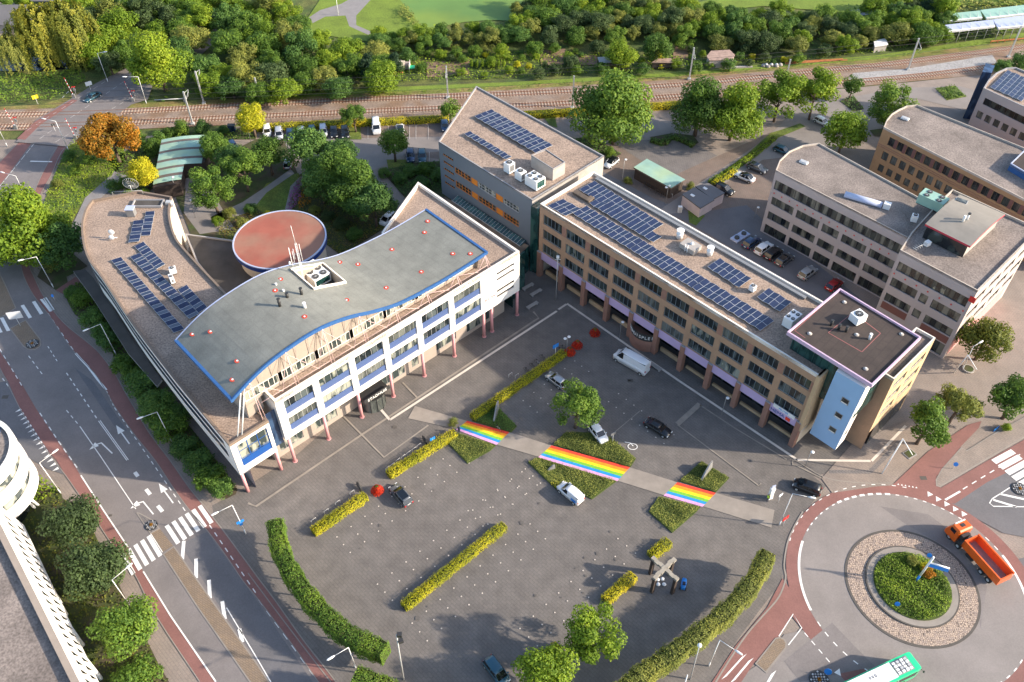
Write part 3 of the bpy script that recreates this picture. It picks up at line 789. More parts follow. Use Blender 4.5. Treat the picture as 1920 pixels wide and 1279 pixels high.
# curved white lines round the roundabout
for a0, a1, duty in ((40, 148, 0), (152, 195, 0), (200, 330, 1), (335, 20 + 360, 0), (22, 38, 1)):
 if duty == 0:
  if a0 == 40:
   for k in range(22): strip(mb, circ(15.4, 5, a0=R(a0 + k * 4.9), a1=R(a0 + k * 4.9 + (3.6 if 8 < k < 16 else 2.4))), .16 if not 8 < k < 16 else .34, zm)
  else: strip(mb, circ(15.4, 30, a0=R(a0), a1=R(a1)), .34, zm)
 else:
  for k in range(int((a1 - a0) / 6)): strip(mb, circ(15.4, 5, a0=R(a0 + k * 6), a1=R(a0 + k * 6 + 3.2)), .15, zm)
for k in range(16): strip(mb, circ(17.1, 4, a0=R(75 + k * 5.2), a1=R(75 + k * 5.2 + 2.6)), .13, zm)
S([(1460, 1194), (1487, 1152), (1503, 1178), (1478, 1210)], .14); D((1508, 1187), (1562, 1250), 4)
S([(1893, 915), (1860, 936), (1855, 944), (1862, 950), (1925, 951)], .16); S([(1875, 927), (1925, 938)], .35); S([(1862, 938), (1905, 951)], .35)
S([(1772, 938), (1800, 922)], .3); D((1805, 918), (1920, 848), 7, .16)
S([(57, 303), (98, 304)], .35); D((60, 245), (140, 160), 10, .12); D((262, 118), (215, 150), 5, .12)
D((0, 350), (95, 232), 10, .1, .8); D((100, 225), (200, 150), 9, .1, .8)
struct("road_marking", mb, "white_paint")
mb = MB()
for px, h in (((1186, 838), 1.1),):
 p = W(*px);
 for i in range(16):
  a = i / 16 * 2 * math.pi; b = (i + 1) / 16 * 2 * math.pi
  strip(mb, [(p.x + .75 * math.cos(a), p.y + .6 * math.sin(a)), (p.x + .75 * math.cos(b), p.y + .6 * math.sin(b))], .13, zm)
 strip(mb, [(p.x - 1.2, p.y + .9), (p.x - .3, p.y + .7), (p.x + .1, p.y + .1)], .14, zm + .002)
struct("painted_symbol_marking", mb, "white_paint")
# dark drips and tyre arcs left by cars on the square
mat("oil_stain", (0.108, 0.097, 0.088), 0.75, var=0.2, scale=2)
mb = MB(); q_ = random.Random(3)
for _ in range(26):
 bx, by, wx, wy = q_.choice([(650, 1015, 300, -215), (740, 1125, 330, -260), (1000, 1140, 180, -160), (1000, 760, 120, -60)]); t_ = q_.random(); p = Vector(W2(bx + wx * t_ + q_.uniform(-30, 45), by + wy * t_ + q_.uniform(-25, 45)))
 n = 9; r = q_.uniform(.12, .38); mb.face([(p.x + r * q_.uniform(.7, 1.2) * math.cos(2 * math.pi * k / n), p.y + r * q_.uniform(.7, 1.2) * math.sin(2 * math.pi * k / n), zc + .006) for k in range(n)])
struct("oil_stain", mb, "oil_stain")
# manholes and patches
mb = MB()
for px, s in (((1182, 714), .45), ((1731, 897), .5), ((740, 801), .35), ((745, 278), .3), ((1180, 714), .2), ((352, 1080), .5), ((207, 967), .25), ((10, 745), .5)):
 p = W(*px); mb.box(p.x - s, p.x + s, p.y - s * .7, p.y + s * .7, 0, zm + .003)
struct("manhole_cover", mb, "kerb_dark")
# parking bay lines by the railway
mb = MB()
for x in (516, 538, 560, 582, 604, 626, 648, 670, 690, 728, 742, 768, 780, 803):
 dashes(mb, W2(x, 236), W2(x, 262), 1, .1, zm, 1)
for x in (762, 784, 805, 825): dashes(mb, W2(x, 285), W2(x, 304), 1, .1, zm, 1)
struct("parking_bay_marking", mb, "worn_paint")
# green areas at ground level
zg = zz() + .02
def green(px, m="grass", z=None, nm="lawn"): return sheet(nm, px, m, zg if z is None else z)
green([(128, 275), (165, 240), (230, 262), (235, 300), (200, 345), (160, 372), (135, 420), (110, 470), (85, 470), (70, 440), (76, 400), (90, 360), (110, 310)])
green([(90, 480), (130, 470), (165, 500), (125, 520), (130, 540), (105, 545), (70, 520)], "bed_soil", nm="planting_bed")
sheet("footpath", [(215, 322), (240, 330), (190, 372), (165, 430), (150, 470), (110, 480), (128, 440), (160, 372), (190, 345)], "park_path", zg + .004)
sheet("footpath", [(105, 545), (142, 520), (152, 528), (118, 552)], "red_asphalt", zg + .004)
green([(118, 548), (150, 530), (175, 560), (230, 640), (300, 730), (380, 830), (446, 918), (442, 928), (425, 936), (404, 932), (380, 905), (345, 860), (330, 838), (280, 790), (262, 745), (240, 715), (235, 690), (200, 650), (170, 610), (140, 590)], "bed_soil", nm="planting_bed")
green([(205, 300), (290, 258), (300, 255), (480, 236), (480, 262), (440, 262), (400, 300), (350, 300), (280, 360), (240, 360), (225, 340)], "bed_soil", nm="planting_bed")
green([(330, 372), (400, 300), (480, 262), (530, 258), (560, 330), (600, 300), (690, 330), (745, 385), (735, 420), (640, 480), (560, 420), (430, 470), (360, 445)], "bed_soil", nm="planting_bed")
green([(500, 345), (560, 325), (568, 345), (540, 395), (495, 400), (470, 385)], "grass", zg + .004)
sheet("footpath", [(455, 380), (500, 350), (545, 318), (552, 326), (500, 362), (470, 398), (400, 420), (395, 408)], "park_path", zg + .006)
sheet("footpath", [(534, 395), (545, 350), (570, 325), (580, 332), (556, 360), (546, 398)], "park_path", zg + .006)
sheet("footpath", [(350, 330), (360, 300), (390, 305), (385, 340), (440, 430), (375, 440), (345, 400)], "asphalt_pale", zg + .006)
green([(716, 322), (760, 308), (835, 302), (850, 340), (850, 380), (790, 350), (760, 372)], "bed_soil", nm="planting_bed")
green([(725, 300), (765, 300), (770, 308), (728, 318)], "grass", zg + .002)
green([(655, 236), (675, 234), (678, 262), (652, 262)], "grass", zg + .002)
green([(1070, 262), (1110, 255), (1165, 290), (1150, 296), (1120, 290)], "bed_soil", nm="planting_bed")
green([(1218, 258), (1262, 250), (1258, 262), (1240, 270)], "bed_soil", nm="planting_bed"); green([(1262, 250), (1300, 255), (1310, 268), (1300, 275)], "bed_soil", nm="planting_bed")
green([(1445, 250), (1468, 243), (1500, 232), (1510, 238), (1452, 262), (1400, 300), (1330, 345), (1330, 340), (1400, 290)], "grass", nm="verge")
green([(1575, 190), (1600, 180), (1620, 205), (1600, 210)], "bed_soil", nm="planting_bed"); green([(1630, 245), (1665, 240), (1660, 258), (1640, 256)], "bed_soil", nm="planting_bed")
green([(1753, 166), (1790, 161), (1812, 182), (1775, 189)], "grass", nm="lawn")
green([(1290, 395), (1322, 405), (1305, 424), (1292, 418)], "grass", zg + .003)
green([(1018, 218), (1040, 216), (1045, 240), (1030, 235)], "grass", zg + .003)
green([(-10, 925), (30, 918), (112, 915), (118, 935), (160, 960), (195, 1040), (235, 1120), (300, 1250), (330, 1300), (180, 1300), (130, 1180), (60, 1030)], "bed_soil", nm="planting_bed")
# railway
sheet("railway_bed", [(-300, 212), (0, 206), (150, 203), (480, 190), (960, 166), (1280, 146), (1440, 131), (1640, 116), (1920, 80), (2200, 45), (2200, 98), (1920, 133), (1620, 162), (1240, 193), (850, 217), (500, 232), (250, 243), (0, 246), (-300, 250)], "ballast", zg + .002)
sheet("railway_bed", [(1590, 150), (1600, 138), (1700, 130), (1860, 104), (1872, 122), (1700, 143), (1610, 152)], "grey_ballast", zg + .03)
sheet("verge", [(130, 200), (480, 184), (960, 160), (1280, 141), (1440, 126), (1640, 110), (1920, 75), (2200, 40), (2200, 48), (1920, 84), (1640, 119), (1440, 134), (1280, 149), (960, 169), (480, 194), (130, 208)], "dry_verge", zg + .006)
sheet("verge", [(535, 178), (720, 165), (960, 155), (1280, 134), (1440, 121), (1600, 108), (1640, 105), (1920, 62), (2200, 30), (2200, 36), (1920, 74), (1640, 112), (1440, 129), (1280, 143), (960, 162), (720, 174), (545, 184)], "meadow", zg + .010)
sheet("verge", [(-200, 205), (0, 201), (80, 196), (135, 180), (150, 172), (165, 178), (120, 203), (0, 207)], "dry_verge", zg + .006)
# level crossing deck over the rails
sheet("level_crossing", [(30, 268), (69, 226), (138, 184), (180, 158), (236, 130), (262, 126), (290, 152), (278, 188), (247, 198), (197, 234), (130, 277)], "asphalt", zg + .13)
sheet("road", [(236, 130), (300, 118), (345, 92), (390, 68), (383, 25), (400, 20), (412, 72), (374, 107), (330, 142), (285, 158)], "asphalt", zg + .03)
mb = MB(); zd = zg + .137
for a, b, n, dt in (((75, 262), (262, 135), 14, .6), ((52, 246), (205, 150), 10, .5), ((105, 268), (280, 165), 12, .5)): dashes(mb, W2(*a), W2(*b), n, .12, zd, dt)
struct("crossing_line_marking", mb, "worn_paint")
sheet("bike_path", [(32, 262), (66, 230), (136, 188), (146, 190), (76, 236), (48, 264)], "red_asphalt", zd - .002)
def track(px):
 P = [Vector(p) for p in smooth_line(WL(px), 8)]; mb = MB(); z = zg + .02
 for s in (-.72, .72):
  for i in range(len(P) - 1):
   d = (P[i + 1] - P[i]).normalized(); n = Vector((-d.y, d.x)); a, b = P[i] + n * s, P[i + 1] + n * s
   mb.obox((*(a - n * .06), z), (*(b - a), 0), (*(n * .12), 0), (0, 0, .17), 0)
 L = 0; nxt = 0
 for i in range(len(P) - 1):
  sg = P[i + 1] - P[i]; d = sg.normalized(); n = Vector((-d.y, d.x))
  while nxt < L + sg.length:
   c = P[i] + d * (nxt - L); mb.obox((*(c - n * 1.25 - d * .14), z - .01), (*(d * .28), 0), (*(n * 2.5), 0), (0, 0, .07), 1); nxt += .75
  L += sg.length
 struct("railway_track", mb, ["rail_steel", "sleeper"])
track([(-150, 220), (0, 217), (85, 215), (240, 210), (480, 197), (720, 186), (960, 177), (1280, 160), (1440, 144), (1590, 129), (1705, 117), (1920, 88), (2100, 62)])
track([(-150, 242), (0, 239), (232, 231), (445, 221), (685, 210), (827, 204), (972, 199), (1070, 194), (1275, 181), (1440, 168), (1565, 157), (1740, 141), (1920, 117), (2100, 92)])
# beyond the railway: park, pond, canal, allotments
sheet("lawn", [(580, 30), (600, 0), (640, -30), (780, -30), (800, 40), (840, 70), (700, 80), (560, 60)], "meadow", zg)
sheet("lawn", [(1250, 20), (1330, 0), (1960, -40), (1960, 10), (1750, 12), (1600, 25), (1430, 12), (1330, 22)], "meadow", zg)
sheet("footpath", [(552, 52), (600, 20), (640, 8), (690, -20), (700, -5), (668, 30), (668, 48), (700, 62), (690, 66), (655, 50), (648, 30), (610, 32), (560, 58)], "park_path", zg + .01)
sheet("pond", [(745, -5), (760, 12), (775, 30), (790, 52), (830, 50), (870, 42), (920, 38), (960, 40), (1000, 48), (1010, 20), (990, -10), (860, -20)], "duckweed", zg + .004)
sheet("canal", [(-200, 105), (0, 104), (60, 108), (110, 112), (160, 105), (220, 112), (230, 120), (150, 128), (90, 133), (0, 134), (-200, 136)], "canal_water", zg + .004)
sheet("canal", [(1590, 20), (1690, 8), (1760, 2), (1760, 14), (1690, 20), (1600, 32)], "canal_water", zg + .004)
sheet("allotment_soil", [(1010, 95), (1060, 92), (1065, 122), (1015, 125)], "field_soil", zg + .004)
sheet("allotment_soil", [(1080, 105), (1118, 104), (1120, 122), (1084, 124)], "field_soil", zg + .004)
sheet("allotment_soil", [(1262, 85), (1290, 85), (1290, 112), (1262, 115)], "field_soil", zg + .004)
sheet("allotment_soil", [(800, 118), (880, 112), (880, 140), (800, 146)], "field_soil", zg + .004)
sheet("allotment_soil", [(1650, 60), (1720, 55), (1725, 78), (1655, 82)], "field_soil", zg + .004)
sheet("courtyard", [(-60, 0), (30, 8), (70, 20), (40, 62), (80, 66), (60, 72), (-60, 72)], "beige_paving", zg + .004)
# ---------------------------------------------------------------- building kit
def facade(parent, A, B, z0, z1, rects, m, depth=.22, name="wall", world=True, out=0.0):
 """one outer wall from A to B (outside on the right hand of A->B), with real openings rects = (u0,u1,z0,z1)"""
 A, B = Vector(A[:2]), Vector(B[:2]); d = (B - A); L = d.length; d = d / L; n = Vector((d.y, -d.x)); A = A + n * out
 us = sorted({0, L, *[r[0] for r in rects], *[r[1] for r in rects]}); zs = sorted({z0, z1, *[r[2] for r in rects], *[r[3] for r in rects]})
 us = [u for u in us if -1e-6 <= u <= L + 1e-6]; zs = [z for z in zs if z0 - 1e-6 <= z <= z1 + 1e-6]
 mb = MB()
 P = lambda u, z, o=0: (A.x + d.x * u + n.x * o, A.y + d.y * u + n.y * o, z)
 for i in range(len(us) - 1):
  for j in range(len(zs) - 1):
   cu, cz = (us[i] + us[i + 1]) / 2, (zs[j] + zs[j + 1]) / 2
   if any(r[0] < cu < r[1] and r[2] < cz < r[3] for r in rects): continue
   mb.face([P(us[i], zs[j]), P(us[i + 1], zs[j]), P(us[i + 1], zs[j + 1]), P(us[i], zs[j + 1])])
 for a, b, c, e in rects:
  k = -depth
  mb.face([P(a, c), P(a, c, k), P(b, c, k), P(b, c)][::-1]); mb.face([P(a, e), P(b, e), P(b, e, k), P(a, e, k)][::-1])
  mb.face([P(a, c), P(a, e), P(a, e, k), P(a, c, k)][::-1]); mb.face([P(b, c), P(b, c, k), P(b, e, k), P(b, e)][::-1])
 return mb.build(name, m, parent, world)
WINC = {}
def window(parent, A, B, rect, nm=2, nh=0, frame="white_metal", glass="glass", depth=.14, fw=.07, panel=None, pos=None, name="window", label=None):
 """window in an opening of facade A->B: frame with nm mullions, nh transoms; its glazing is a child"""
 A, B = Vector(A[:2]), Vector(B[:2]); d = (B - A).normalized(); n = Vector((d.y, -d.x)); ang = math.atan2(d.y, d.x)
 u0, u1, z0, z1 = rect; w, h = round(u1 - u0, 2), round(z1 - z0, 2)
 key = (w, h, nm, nh, frame, glass, fw, panel, pos)
 if key not in WINC:
  f = MB(); g = MB()
  f.box(0, w, -.04, .04, 0, fw, 0); f.box(0, w, -.04, .04, h - fw, h, 0); f.box(0, fw, -.04, .04, fw, h - fw, 0); f.box(w - fw, w, -.04, .04, fw, h - fw, 0)
  for i in range(1, nm):
   x = w * i / nm; f.box(x - fw * .4, x + fw * .4, -.035, .035, fw, h - fw, 0)
  for i in range(1, nh + 1):
   z = h * i / (nh + 1); f.box(fw, w - fw, -.03, .03, z - fw * .3, z + fw * .3, 0)
  if panel:   # coloured spandrel at the foot of the window
   f.box(fw, w - fw, -.09, -.045, fw, h * panel[0], 1)
  g.face([(0, .02, 0), (w, .02, 0), (w, .02, h), (0, .02, h)], 0)
  if pos:     # alternating darker fields
   for i in range(1, nm, 2): g.face([(w * i / nm, .012, 0), (w * (i + 1) / nm, .012, 0), (w * (i + 1) / nm, .012, h), (w * i / nm, .012, h)], 1)
  WINC[key] = (f.mesh(name, [frame, panel[1] if panel else frame]), g.mesh("pane", [glass, pos if pos else glass]))
 p = A + d * u0 - n * depth
 off = Vector((0, 0, 0)); q = parent
 while q is not None: off += q.location; q = q.parent
 o = link(name, WINC[key][0], parent); o.location = Vector((p.x, p.y, z0)) - off; o.rotation_euler = (0, 0, ang)
 if label: o['label'] = label
 g = link("pane", WINC[key][1], o)
 return o
def wall_windows(parent, A, B, z0, z1, rects, m, wins=None, **k):
 facade(parent, A, B, z0, z1, rects, m, name=k.pop('wname', 'wall'))
 for i, r in enumerate(rects): window(parent, A, B, r, **(wins(i, r) if callable(wins) else k))
def flat_roof(parent, poly, z, m, cop, ph=.45, t=.35, name="roof", edge=None):
 q = inset(poly, t); mb = MB(); mb.face([(x, y, z) for x, y in q], 0)
 r = mb.build(name, m, parent, True)
 mb = MB(); mb.ring(poly, q, z - .05, z + ph, 0)
 return r, mb.build("parapet", cop, parent, True)
def bandwin(L, n, w, start=None, z=(1, 2)):
 gap = (L - n * w) / (n + 1); return [(gap + i * (w + gap), gap + i * (w + gap) + w, z[0], z[1]) for i in range(n)]

# ---------------------------------------------------------------- city hall (white, on pink columns)
CO = Vector((-34.37, 81.62)); CU = Vector((math.cos(R(43.26)), math.sin(R(43.26)))); CM = Vector((-CU.y, CU.x))   # u along the front, m = into the building
def um(u, m): p = CO + CU * u + CM * m; return (p.x, p.y)
def umi(v):
 r = Vector((v[0], v[1])) - CO; return r.dot(CU), r.dot(CM)
hall = thing("city_hall", "white city hall on pink columns under a wavy grey roof edged in blue", "town hall", (CO.x, CO.y, 0))
ZT, ZB = 15.05, 5.9
main = [um(0, 0), um(49, 0), um(49, 27.6), um(34.9, 20.3), um(33, 17.3), um(0, 17.3)]
piers = [.5, 6.9, 13.5, 20.0, 26.7, 33.5, 40.5]
rects = []
for i in range(6):
 a, b = piers[i] + .55, piers[i + 1] - .55
 if i == 0: a = 1.3
 rects += [(a, b, 10.75, 13.95), (a, b, 6.95, 10.05)]
louv = [(43.6, 47.7, a, b) for a, b in ((12.65, 13.25), (11.35, 11.95), (8.65, 9.3), (7.45, 8.1))]
facade(hall, um(0, 0), um(49, 0), ZB, ZT, rects + louv, "white_wall", .35, name="front_wall")
for i, r in enumerate(rects):
 window(hall, um(0, 0), um(49, 0), r, nm=5 + (i % 2), frame="pale_metal", glass=["glass", "glass_curtain", "glass_grey"][(i * 2 + i // 3) % 3], depth=.3, fw=.06, panel=(.43, "blue_panel"))
for r in louv:
 mb = MB(); A, B = Vector(um(0, 0)), Vector(um(49, 0)); n = -CM
 for k in range(3):
  z = r[2] + (r[3] - r[2]) * (k + .15) / 3
  mb.obox((*(A + CU * r[0] - n * .3), z), (*(CU * (r[1] - r[0])), 0), (*(n * .14), .06), (0, 0, .05), 0)
 mb.obox((*(A + CU * r[0] - n * .34), r[2]), (*(CU * (r[1] - r[0])), 0), (*(-n * .02), 0), (0, 0, r[3] - r[2]), 0)
 mb.build("louvre", "dark_metal", hall, True)
mb = MB()
for i in range(1, 6):
 a, b = main[i], main[(i + 1) % 6]
 mb.face([(*a, ZB), (*b, ZB), (*b, ZT), (*a, ZT)])
mb.face([(x, y, ZB) for x, y in reversed(main)])
mb.build("wall", "white_wall", hall, True)
flat_roof(hall, main, 14.45, "roof_gravel", "coping_white", .6, .4)
# set-back ground floor with glazing
mb = MB(); gf = [um(-1.6, 2.4), um(47.5, 2.4), um(47.5, 26), um(34.9, 19.5), um(33, 16.8), um(-1.6, 16.8)]
r0 = []; u = .8
gfw = [(1.2, 5.5, 1.0, 3.2), (7.8, 12.0, .9, 3.3), (21, 26, .8, 3.4), (27.5, 29, .8, 3.2), (33, 37.5, 1.0, 3.0), (40, 45.5, .7, 3.6)]
facade(hall, gf[0], gf[1], 0, ZB, gfw, "penthouse_cladding", .15, name="ground_floor_wall")
for i, r in enumerate(gfw): window(hall, gf[0], gf[1], r, nm=4 if r[1] - r[0] > 2 else 2, frame="coping_grey", glass="glass_curtain", depth=.1)
for i in range(1, 6):
 a, b = gf[i], gf[(i + 1) % 6]; mb.face([(*a, 0), (*b, 0), (*b, ZB), (*a, ZB)])
mb.build("ground_floor_wall", "concrete", hall, True)
for u in [.5, 6.9, 13.5, 20.0, 26.7, 33.5, 40.5, 42.4, 48.6]:
 mb = MB(); p = um(u, .15); mb.tube((*p, 0), (*p, ZB), .27, n=12); mb.tube((*p, 0), (*p, .12), .4, n=12, mi=0)
 mb.build("column", "pink_steel", hall, True)
# emblem letters on the white wall
def text_obj(s, size, m, parent=None, ext=.02, name="lettering", align='CENTER'):
 cu = bpy.data.curves.new(name, 'FONT'); cu.body = s; cu.size = size; cu.extrude = ext; cu.align_x = align; cu.align_y = 'CENTER'; cu.resolution_u = 3
 tmp = bpy.data.objects.new("tmp", cu); C.objects.link(tmp)
 me = bpy.data.meshes.new_from_object(tmp.evaluated_get(bpy.context.evaluated_depsgraph_get())); bpy.data.objects.remove(tmp); bpy.data.curves.remove(cu)
 me.materials.clear(); me.materials.append(MATS[m]); me.polygons.foreach_set("material_index", [0] * len(me.polygons))
 return link(name, me, parent)
def place_text(o, A, B, u, z, out=.05, off=None):
 """put flat text on facade A->B"""
 A, B = Vector(A[:2]), Vector(B[:2]); d = (B - A).normalized(); n = Vector((d.y, -d.x)); p = A + d * u + n * out
 q = Vector((0, 0, 0)); pr = o.parent
 while pr is not None: q += pr.location; pr = pr.parent
 o.location = Vector((p.x, p.y, z)) - q; o.rotation_euler = (R(90), 0, math.atan2(d.y, d.x))
t = text_obj("KCW", 1.05, "pink_steel", hall, name="emblem"); place_text(t, um(0, 0), um(49, 0), 42.1, 8.55)
t = text_obj("~~~", 1.2, "pink_steel", hall, name="emblem"); place_text(t, um(0, 0), um(49, 0), 42.0, 7.75)
# corner block with the big blue window
CB0, CB1 = um(-8.15, .05), um(-1.7, .05)
facade(hall, CB0, CB1, 4.75, 12.15, [(.9, 5.9, 5.95, 10.95)], "white_wall", .3, name="corner_wall")
window(hall, CB0, CB1, (.9, 5.9, 5.95, 10.95), nm=3, nh=2, frame="deep_blue", glass="glass_curtain", depth=.2, fw=.14, panel=(.3, "deep_blue"))
facade(hall, um(-1.7, .9), um(0, .9), 4.75, 12.6, [], "glass_blue", name="recess_wall")
for u in (-7.9, -1.95):
 mb = MB(); p = um(u, .25); mb.tube((*p, 0), (*p, 4.8), .26, n=12); mb.build("column", "pink_steel", hall, True)
# curved wing
ZW = 12.15
outer = [tuple(p) for p in smooth_line([Vector(W2(x, y, ZW)) for x, y in [(330, 715), (250, 610), (190, 520), (162, 480), (152, 430), (158, 395), (172, 374)]], 4)]
w0 = um(-8.2, 0)
inner = [tuple(p) for p in smooth_line([Vector(W2(x, y, ZW)) for x, y in [(322, 368), (318, 400), (328, 440), (350, 470), (425, 550)]], 4)]
wing = [w0, um(-1.65, 0), um(-1.65, 17.3), um(7.6, 17.4)] + inner[::-1] + [W2(258, 357, ZW)] + outer[::-1]
wing = ccw(wing)
flat_roof(hall, wing, ZW - .5, "roof_gravel", "coping_brown", .5, .35, name="wing_roof")
wo = [w0] + outer   # outer side, from the front corner to the back
mbw, mbg, mbb, mbc = MB(), MB(), MB(), MB()
def offs(pts, d):
 out = []
 for i, p in enumerate(pts):
  a = Vector(pts[max(i - 1, 0)]); b = Vector(pts[min(i + 1, len(pts) - 1)]); t = (b - a).normalized(); n = Vector((-t.y, t.x))   # left side when walking to the back = outside
  out.append(Vector(p) + n * d)
 return out
O0, O1, O2 = offs(wo, 0), offs(wo, -.12), offs(wo, -1.6)
Lw = len(wo)
levels = [(4.6, 6.9, 'w'), (6.9, 8.5, 'g'), (8.5, 9.2, 'w'), (9.2, 10.8, 'g'), (10.8, 11.7, 'w')]
for i in range(Lw - 1):
 solid = i < 1
 for z0, z1, k in levels:
  if k == 'w' or i > 22:
   mbw.face([(*O0[i + 1], z0), (*O0[i], z0), (*O0[i], z1), (*O0[i + 1], z1)])
  elif i == 0:
   p = O0[0] + (O0[1] - O0[0]) * .14
   mbw.face([(*p, z0), (*O0[0], z0), (*O0[0], z1), (*p, z1)])
   mbg.face([(*O1[1], z0), (*(O1[0] + (O1[1] - O1[0]) * .14), z0), (*(O1[0] + (O1[1] - O1[0]) * .14), z1), (*O1[1], z1)])
  else:
   mbg.face([(*O1[i + 1], z0), (*O1[i], z0), (*O1[i], z1), (*O1[i + 1], z1)])
 mbb.face([(*O2[i + 1], 0), (*O2[i], 0), (*O2[i], 4.6), (*O2[i + 1], 4.6)])
 mbc.face([(*O0[i], 4.6), (*O0[i + 1], 4.6), (*O2[i + 1], 4.6), (*O2[i], 4.6)])
mbw.build("wing_wall", "white_wall", hall, True); mbg.build("window_band", "night_blue", hall, True)
mbb.build("wing_base", "grey_panel", hall, True); mbc.build("soffit", "coping_grey", hall, True)
inn = inner; mb = MB()
for i in range(len(inn) - 1):
 mb.face([(*inn[i], 0), (*inn[i + 1], 0), (*inn[i + 1], 11.7), (*inn[i], 11.7)])
mb.face([(*inn[-1], 0), (*um(7.6, 17.4), 0), (*um(7.6, 17.4), 11.7), (*inn[-1], 11.7)])
e1, e2 = wing[wing.index(inn[0])], W2(258, 357, ZW)
mb.face([(*e2, 0), (*inn[0], 0), (*inn[0], 11.7), (*e2, 11.7)]); mb.face([(*outer[-1], 0), (*e2, 0), (*e2, 11.7), (*outer[-1], 11.7)])
mb.build("court_wall", "cream_wall", hall, True)
d_ = (Vector(inn[9]) - Vector(inn[5])).normalized()
for k, (a, b) in enumerate(((6, 7), (9, 10), (12, 13))):
 A_, B_ = Vector(inn[a]), Vector(inn[b]); dd = (B_ - A_).normalized(); nn = Vector((dd.y, -dd.x)); nn = -nn
 mb = MB(); mb.obox((*(A_ - nn * .05), 7.2), (*(dd * min(1.6, (B_ - A_).length)), 0), (*(nn * .12), 0), (0, 0, 2.4)); mb.build("window", "glass_dark", hall, True)
# low canopy beside the wing
cp = WL([(137, 508), (160, 505), (176, 522), (250, 640), (304, 712), (294, 724), (240, 662), (176, 562)], 4.0)
cp = ccw(cp); mb = MB(); mb.prism(cp, 3.6, 4.0, 0, 1, True); mb.build("canopy", ["coping_grey", "roof_dark"], hall, True)
# penthouse under the wavy roof
HP = [(0, 0), (.1, 2.3), (.19, 3.4), (.32, 3.9), (.43, 2.9), (.52, 1.3), (.62, 0.0), (.785, -.5), (.9, -.35), (1, 0)]
def prof(t):
 t = max(0, min(1, t))
 for i in range(len(HP) - 1):
  if t <= HP[i + 1][0]:
   x0, x1 = HP[i][0], HP[i + 1][0]; y = [HP[max(i - 1, 0)], HP[i], HP[i + 1], HP[min(i + 2, len(HP) - 1)]]
   m0 = (y[2][1] - y[0][1]) / max(1e-6, y[2][0] - y[0][0]); m1 = (y[3][1] - y[1][1]) / max(1e-6, y[3][0] - y[1][0])
   if i == 0: m0 = 26
   h = x1 - x0; s = (t - x0) / h
   return (2 * s ** 3 - 3 * s ** 2 + 1) * HP[i][1] + (s ** 3 - 2 * s ** 2 + s) * h * m0 + (-2 * s ** 3 + 3 * s ** 2) * HP[i + 1][1] + (s ** 3 - s ** 2) * h * m1
 return 0
TK = .38
UR0, UR1, MR0, MR1 = -5.3, 42.7, 1.5, 17.3
def zr_(u): t = (u - UR0) / (UR1 - UR0); return 18.4 - .9 * t + prof(t)
hc = [umi(W2(x, y, 20.3)) for x, y in ((543, 505), (613, 492), (651, 525), (582, 543))]
hu0, hu1 = (hc[0][0] + hc[3][0]) / 2, (hc[1][0] + hc[2][0]) / 2; hm0, hm1 = (hc[3][1] + hc[2][1]) / 2, (hc[0][1] + hc[1][1]) / 2
us = sorted([UR0 + (UR1 - UR0) * i / 44 for i in range(45)] + [hu0, hu1]); ms = [MR0, hm0, hm1, MR1]
mb = MB(); sh = MB()
for i in range(len(us) - 1):
 a, b = us[i], us[i + 1]
 for j in range(3):
  if j == 1 and hu0 - .01 < (a + b) / 2 < hu1 + .01: continue
  P = [(*um(a, ms[j]), zr_(a)), (*um(b, ms[j]), zr_(b)), (*um(b, ms[j + 1]), zr_(b)), (*um(a, ms[j + 1]), zr_(a))]
  mb.face(P, 0, True); mb.face([(x, y, z - TK) for x, y, z in P][::-1], 1, True)
 for m_, s_ in ((MR0, 0), (MR1, 1)):
  q = [(*um(a, m_), zr_(a) - TK), (*um(b, m_), zr_(b) - TK), (*um(b, m_), zr_(b) + .1), (*um(a, m_), zr_(a) + .1)]
  o_ = -.16 if s_ == 0 else .16
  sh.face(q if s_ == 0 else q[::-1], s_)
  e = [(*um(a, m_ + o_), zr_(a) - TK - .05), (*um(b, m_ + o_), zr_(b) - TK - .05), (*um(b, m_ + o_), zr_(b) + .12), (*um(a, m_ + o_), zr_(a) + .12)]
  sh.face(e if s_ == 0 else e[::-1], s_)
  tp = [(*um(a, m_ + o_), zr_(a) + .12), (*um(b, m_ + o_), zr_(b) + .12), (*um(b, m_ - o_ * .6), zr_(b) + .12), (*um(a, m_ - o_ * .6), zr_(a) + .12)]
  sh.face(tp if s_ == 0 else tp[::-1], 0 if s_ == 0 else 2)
for u_, s_ in ((UR0, -1), (UR1, 1)):
 sh.obox((*um(u_ - .15, MR0 - .15), zr_(u_) - TK), (*(CU * .42), 0), (*(CM * (MR1 - MR0 + .3)), 0), (0, 0, TK + .14), 0)
wr = mb.build("wavy_roof", ["roof_felt", "penthouse_cladding"], hall, True)
sh.build("roof_edge", ["rim_blue", "rotunda_blue", "edge_pale_blue"], wr, True)
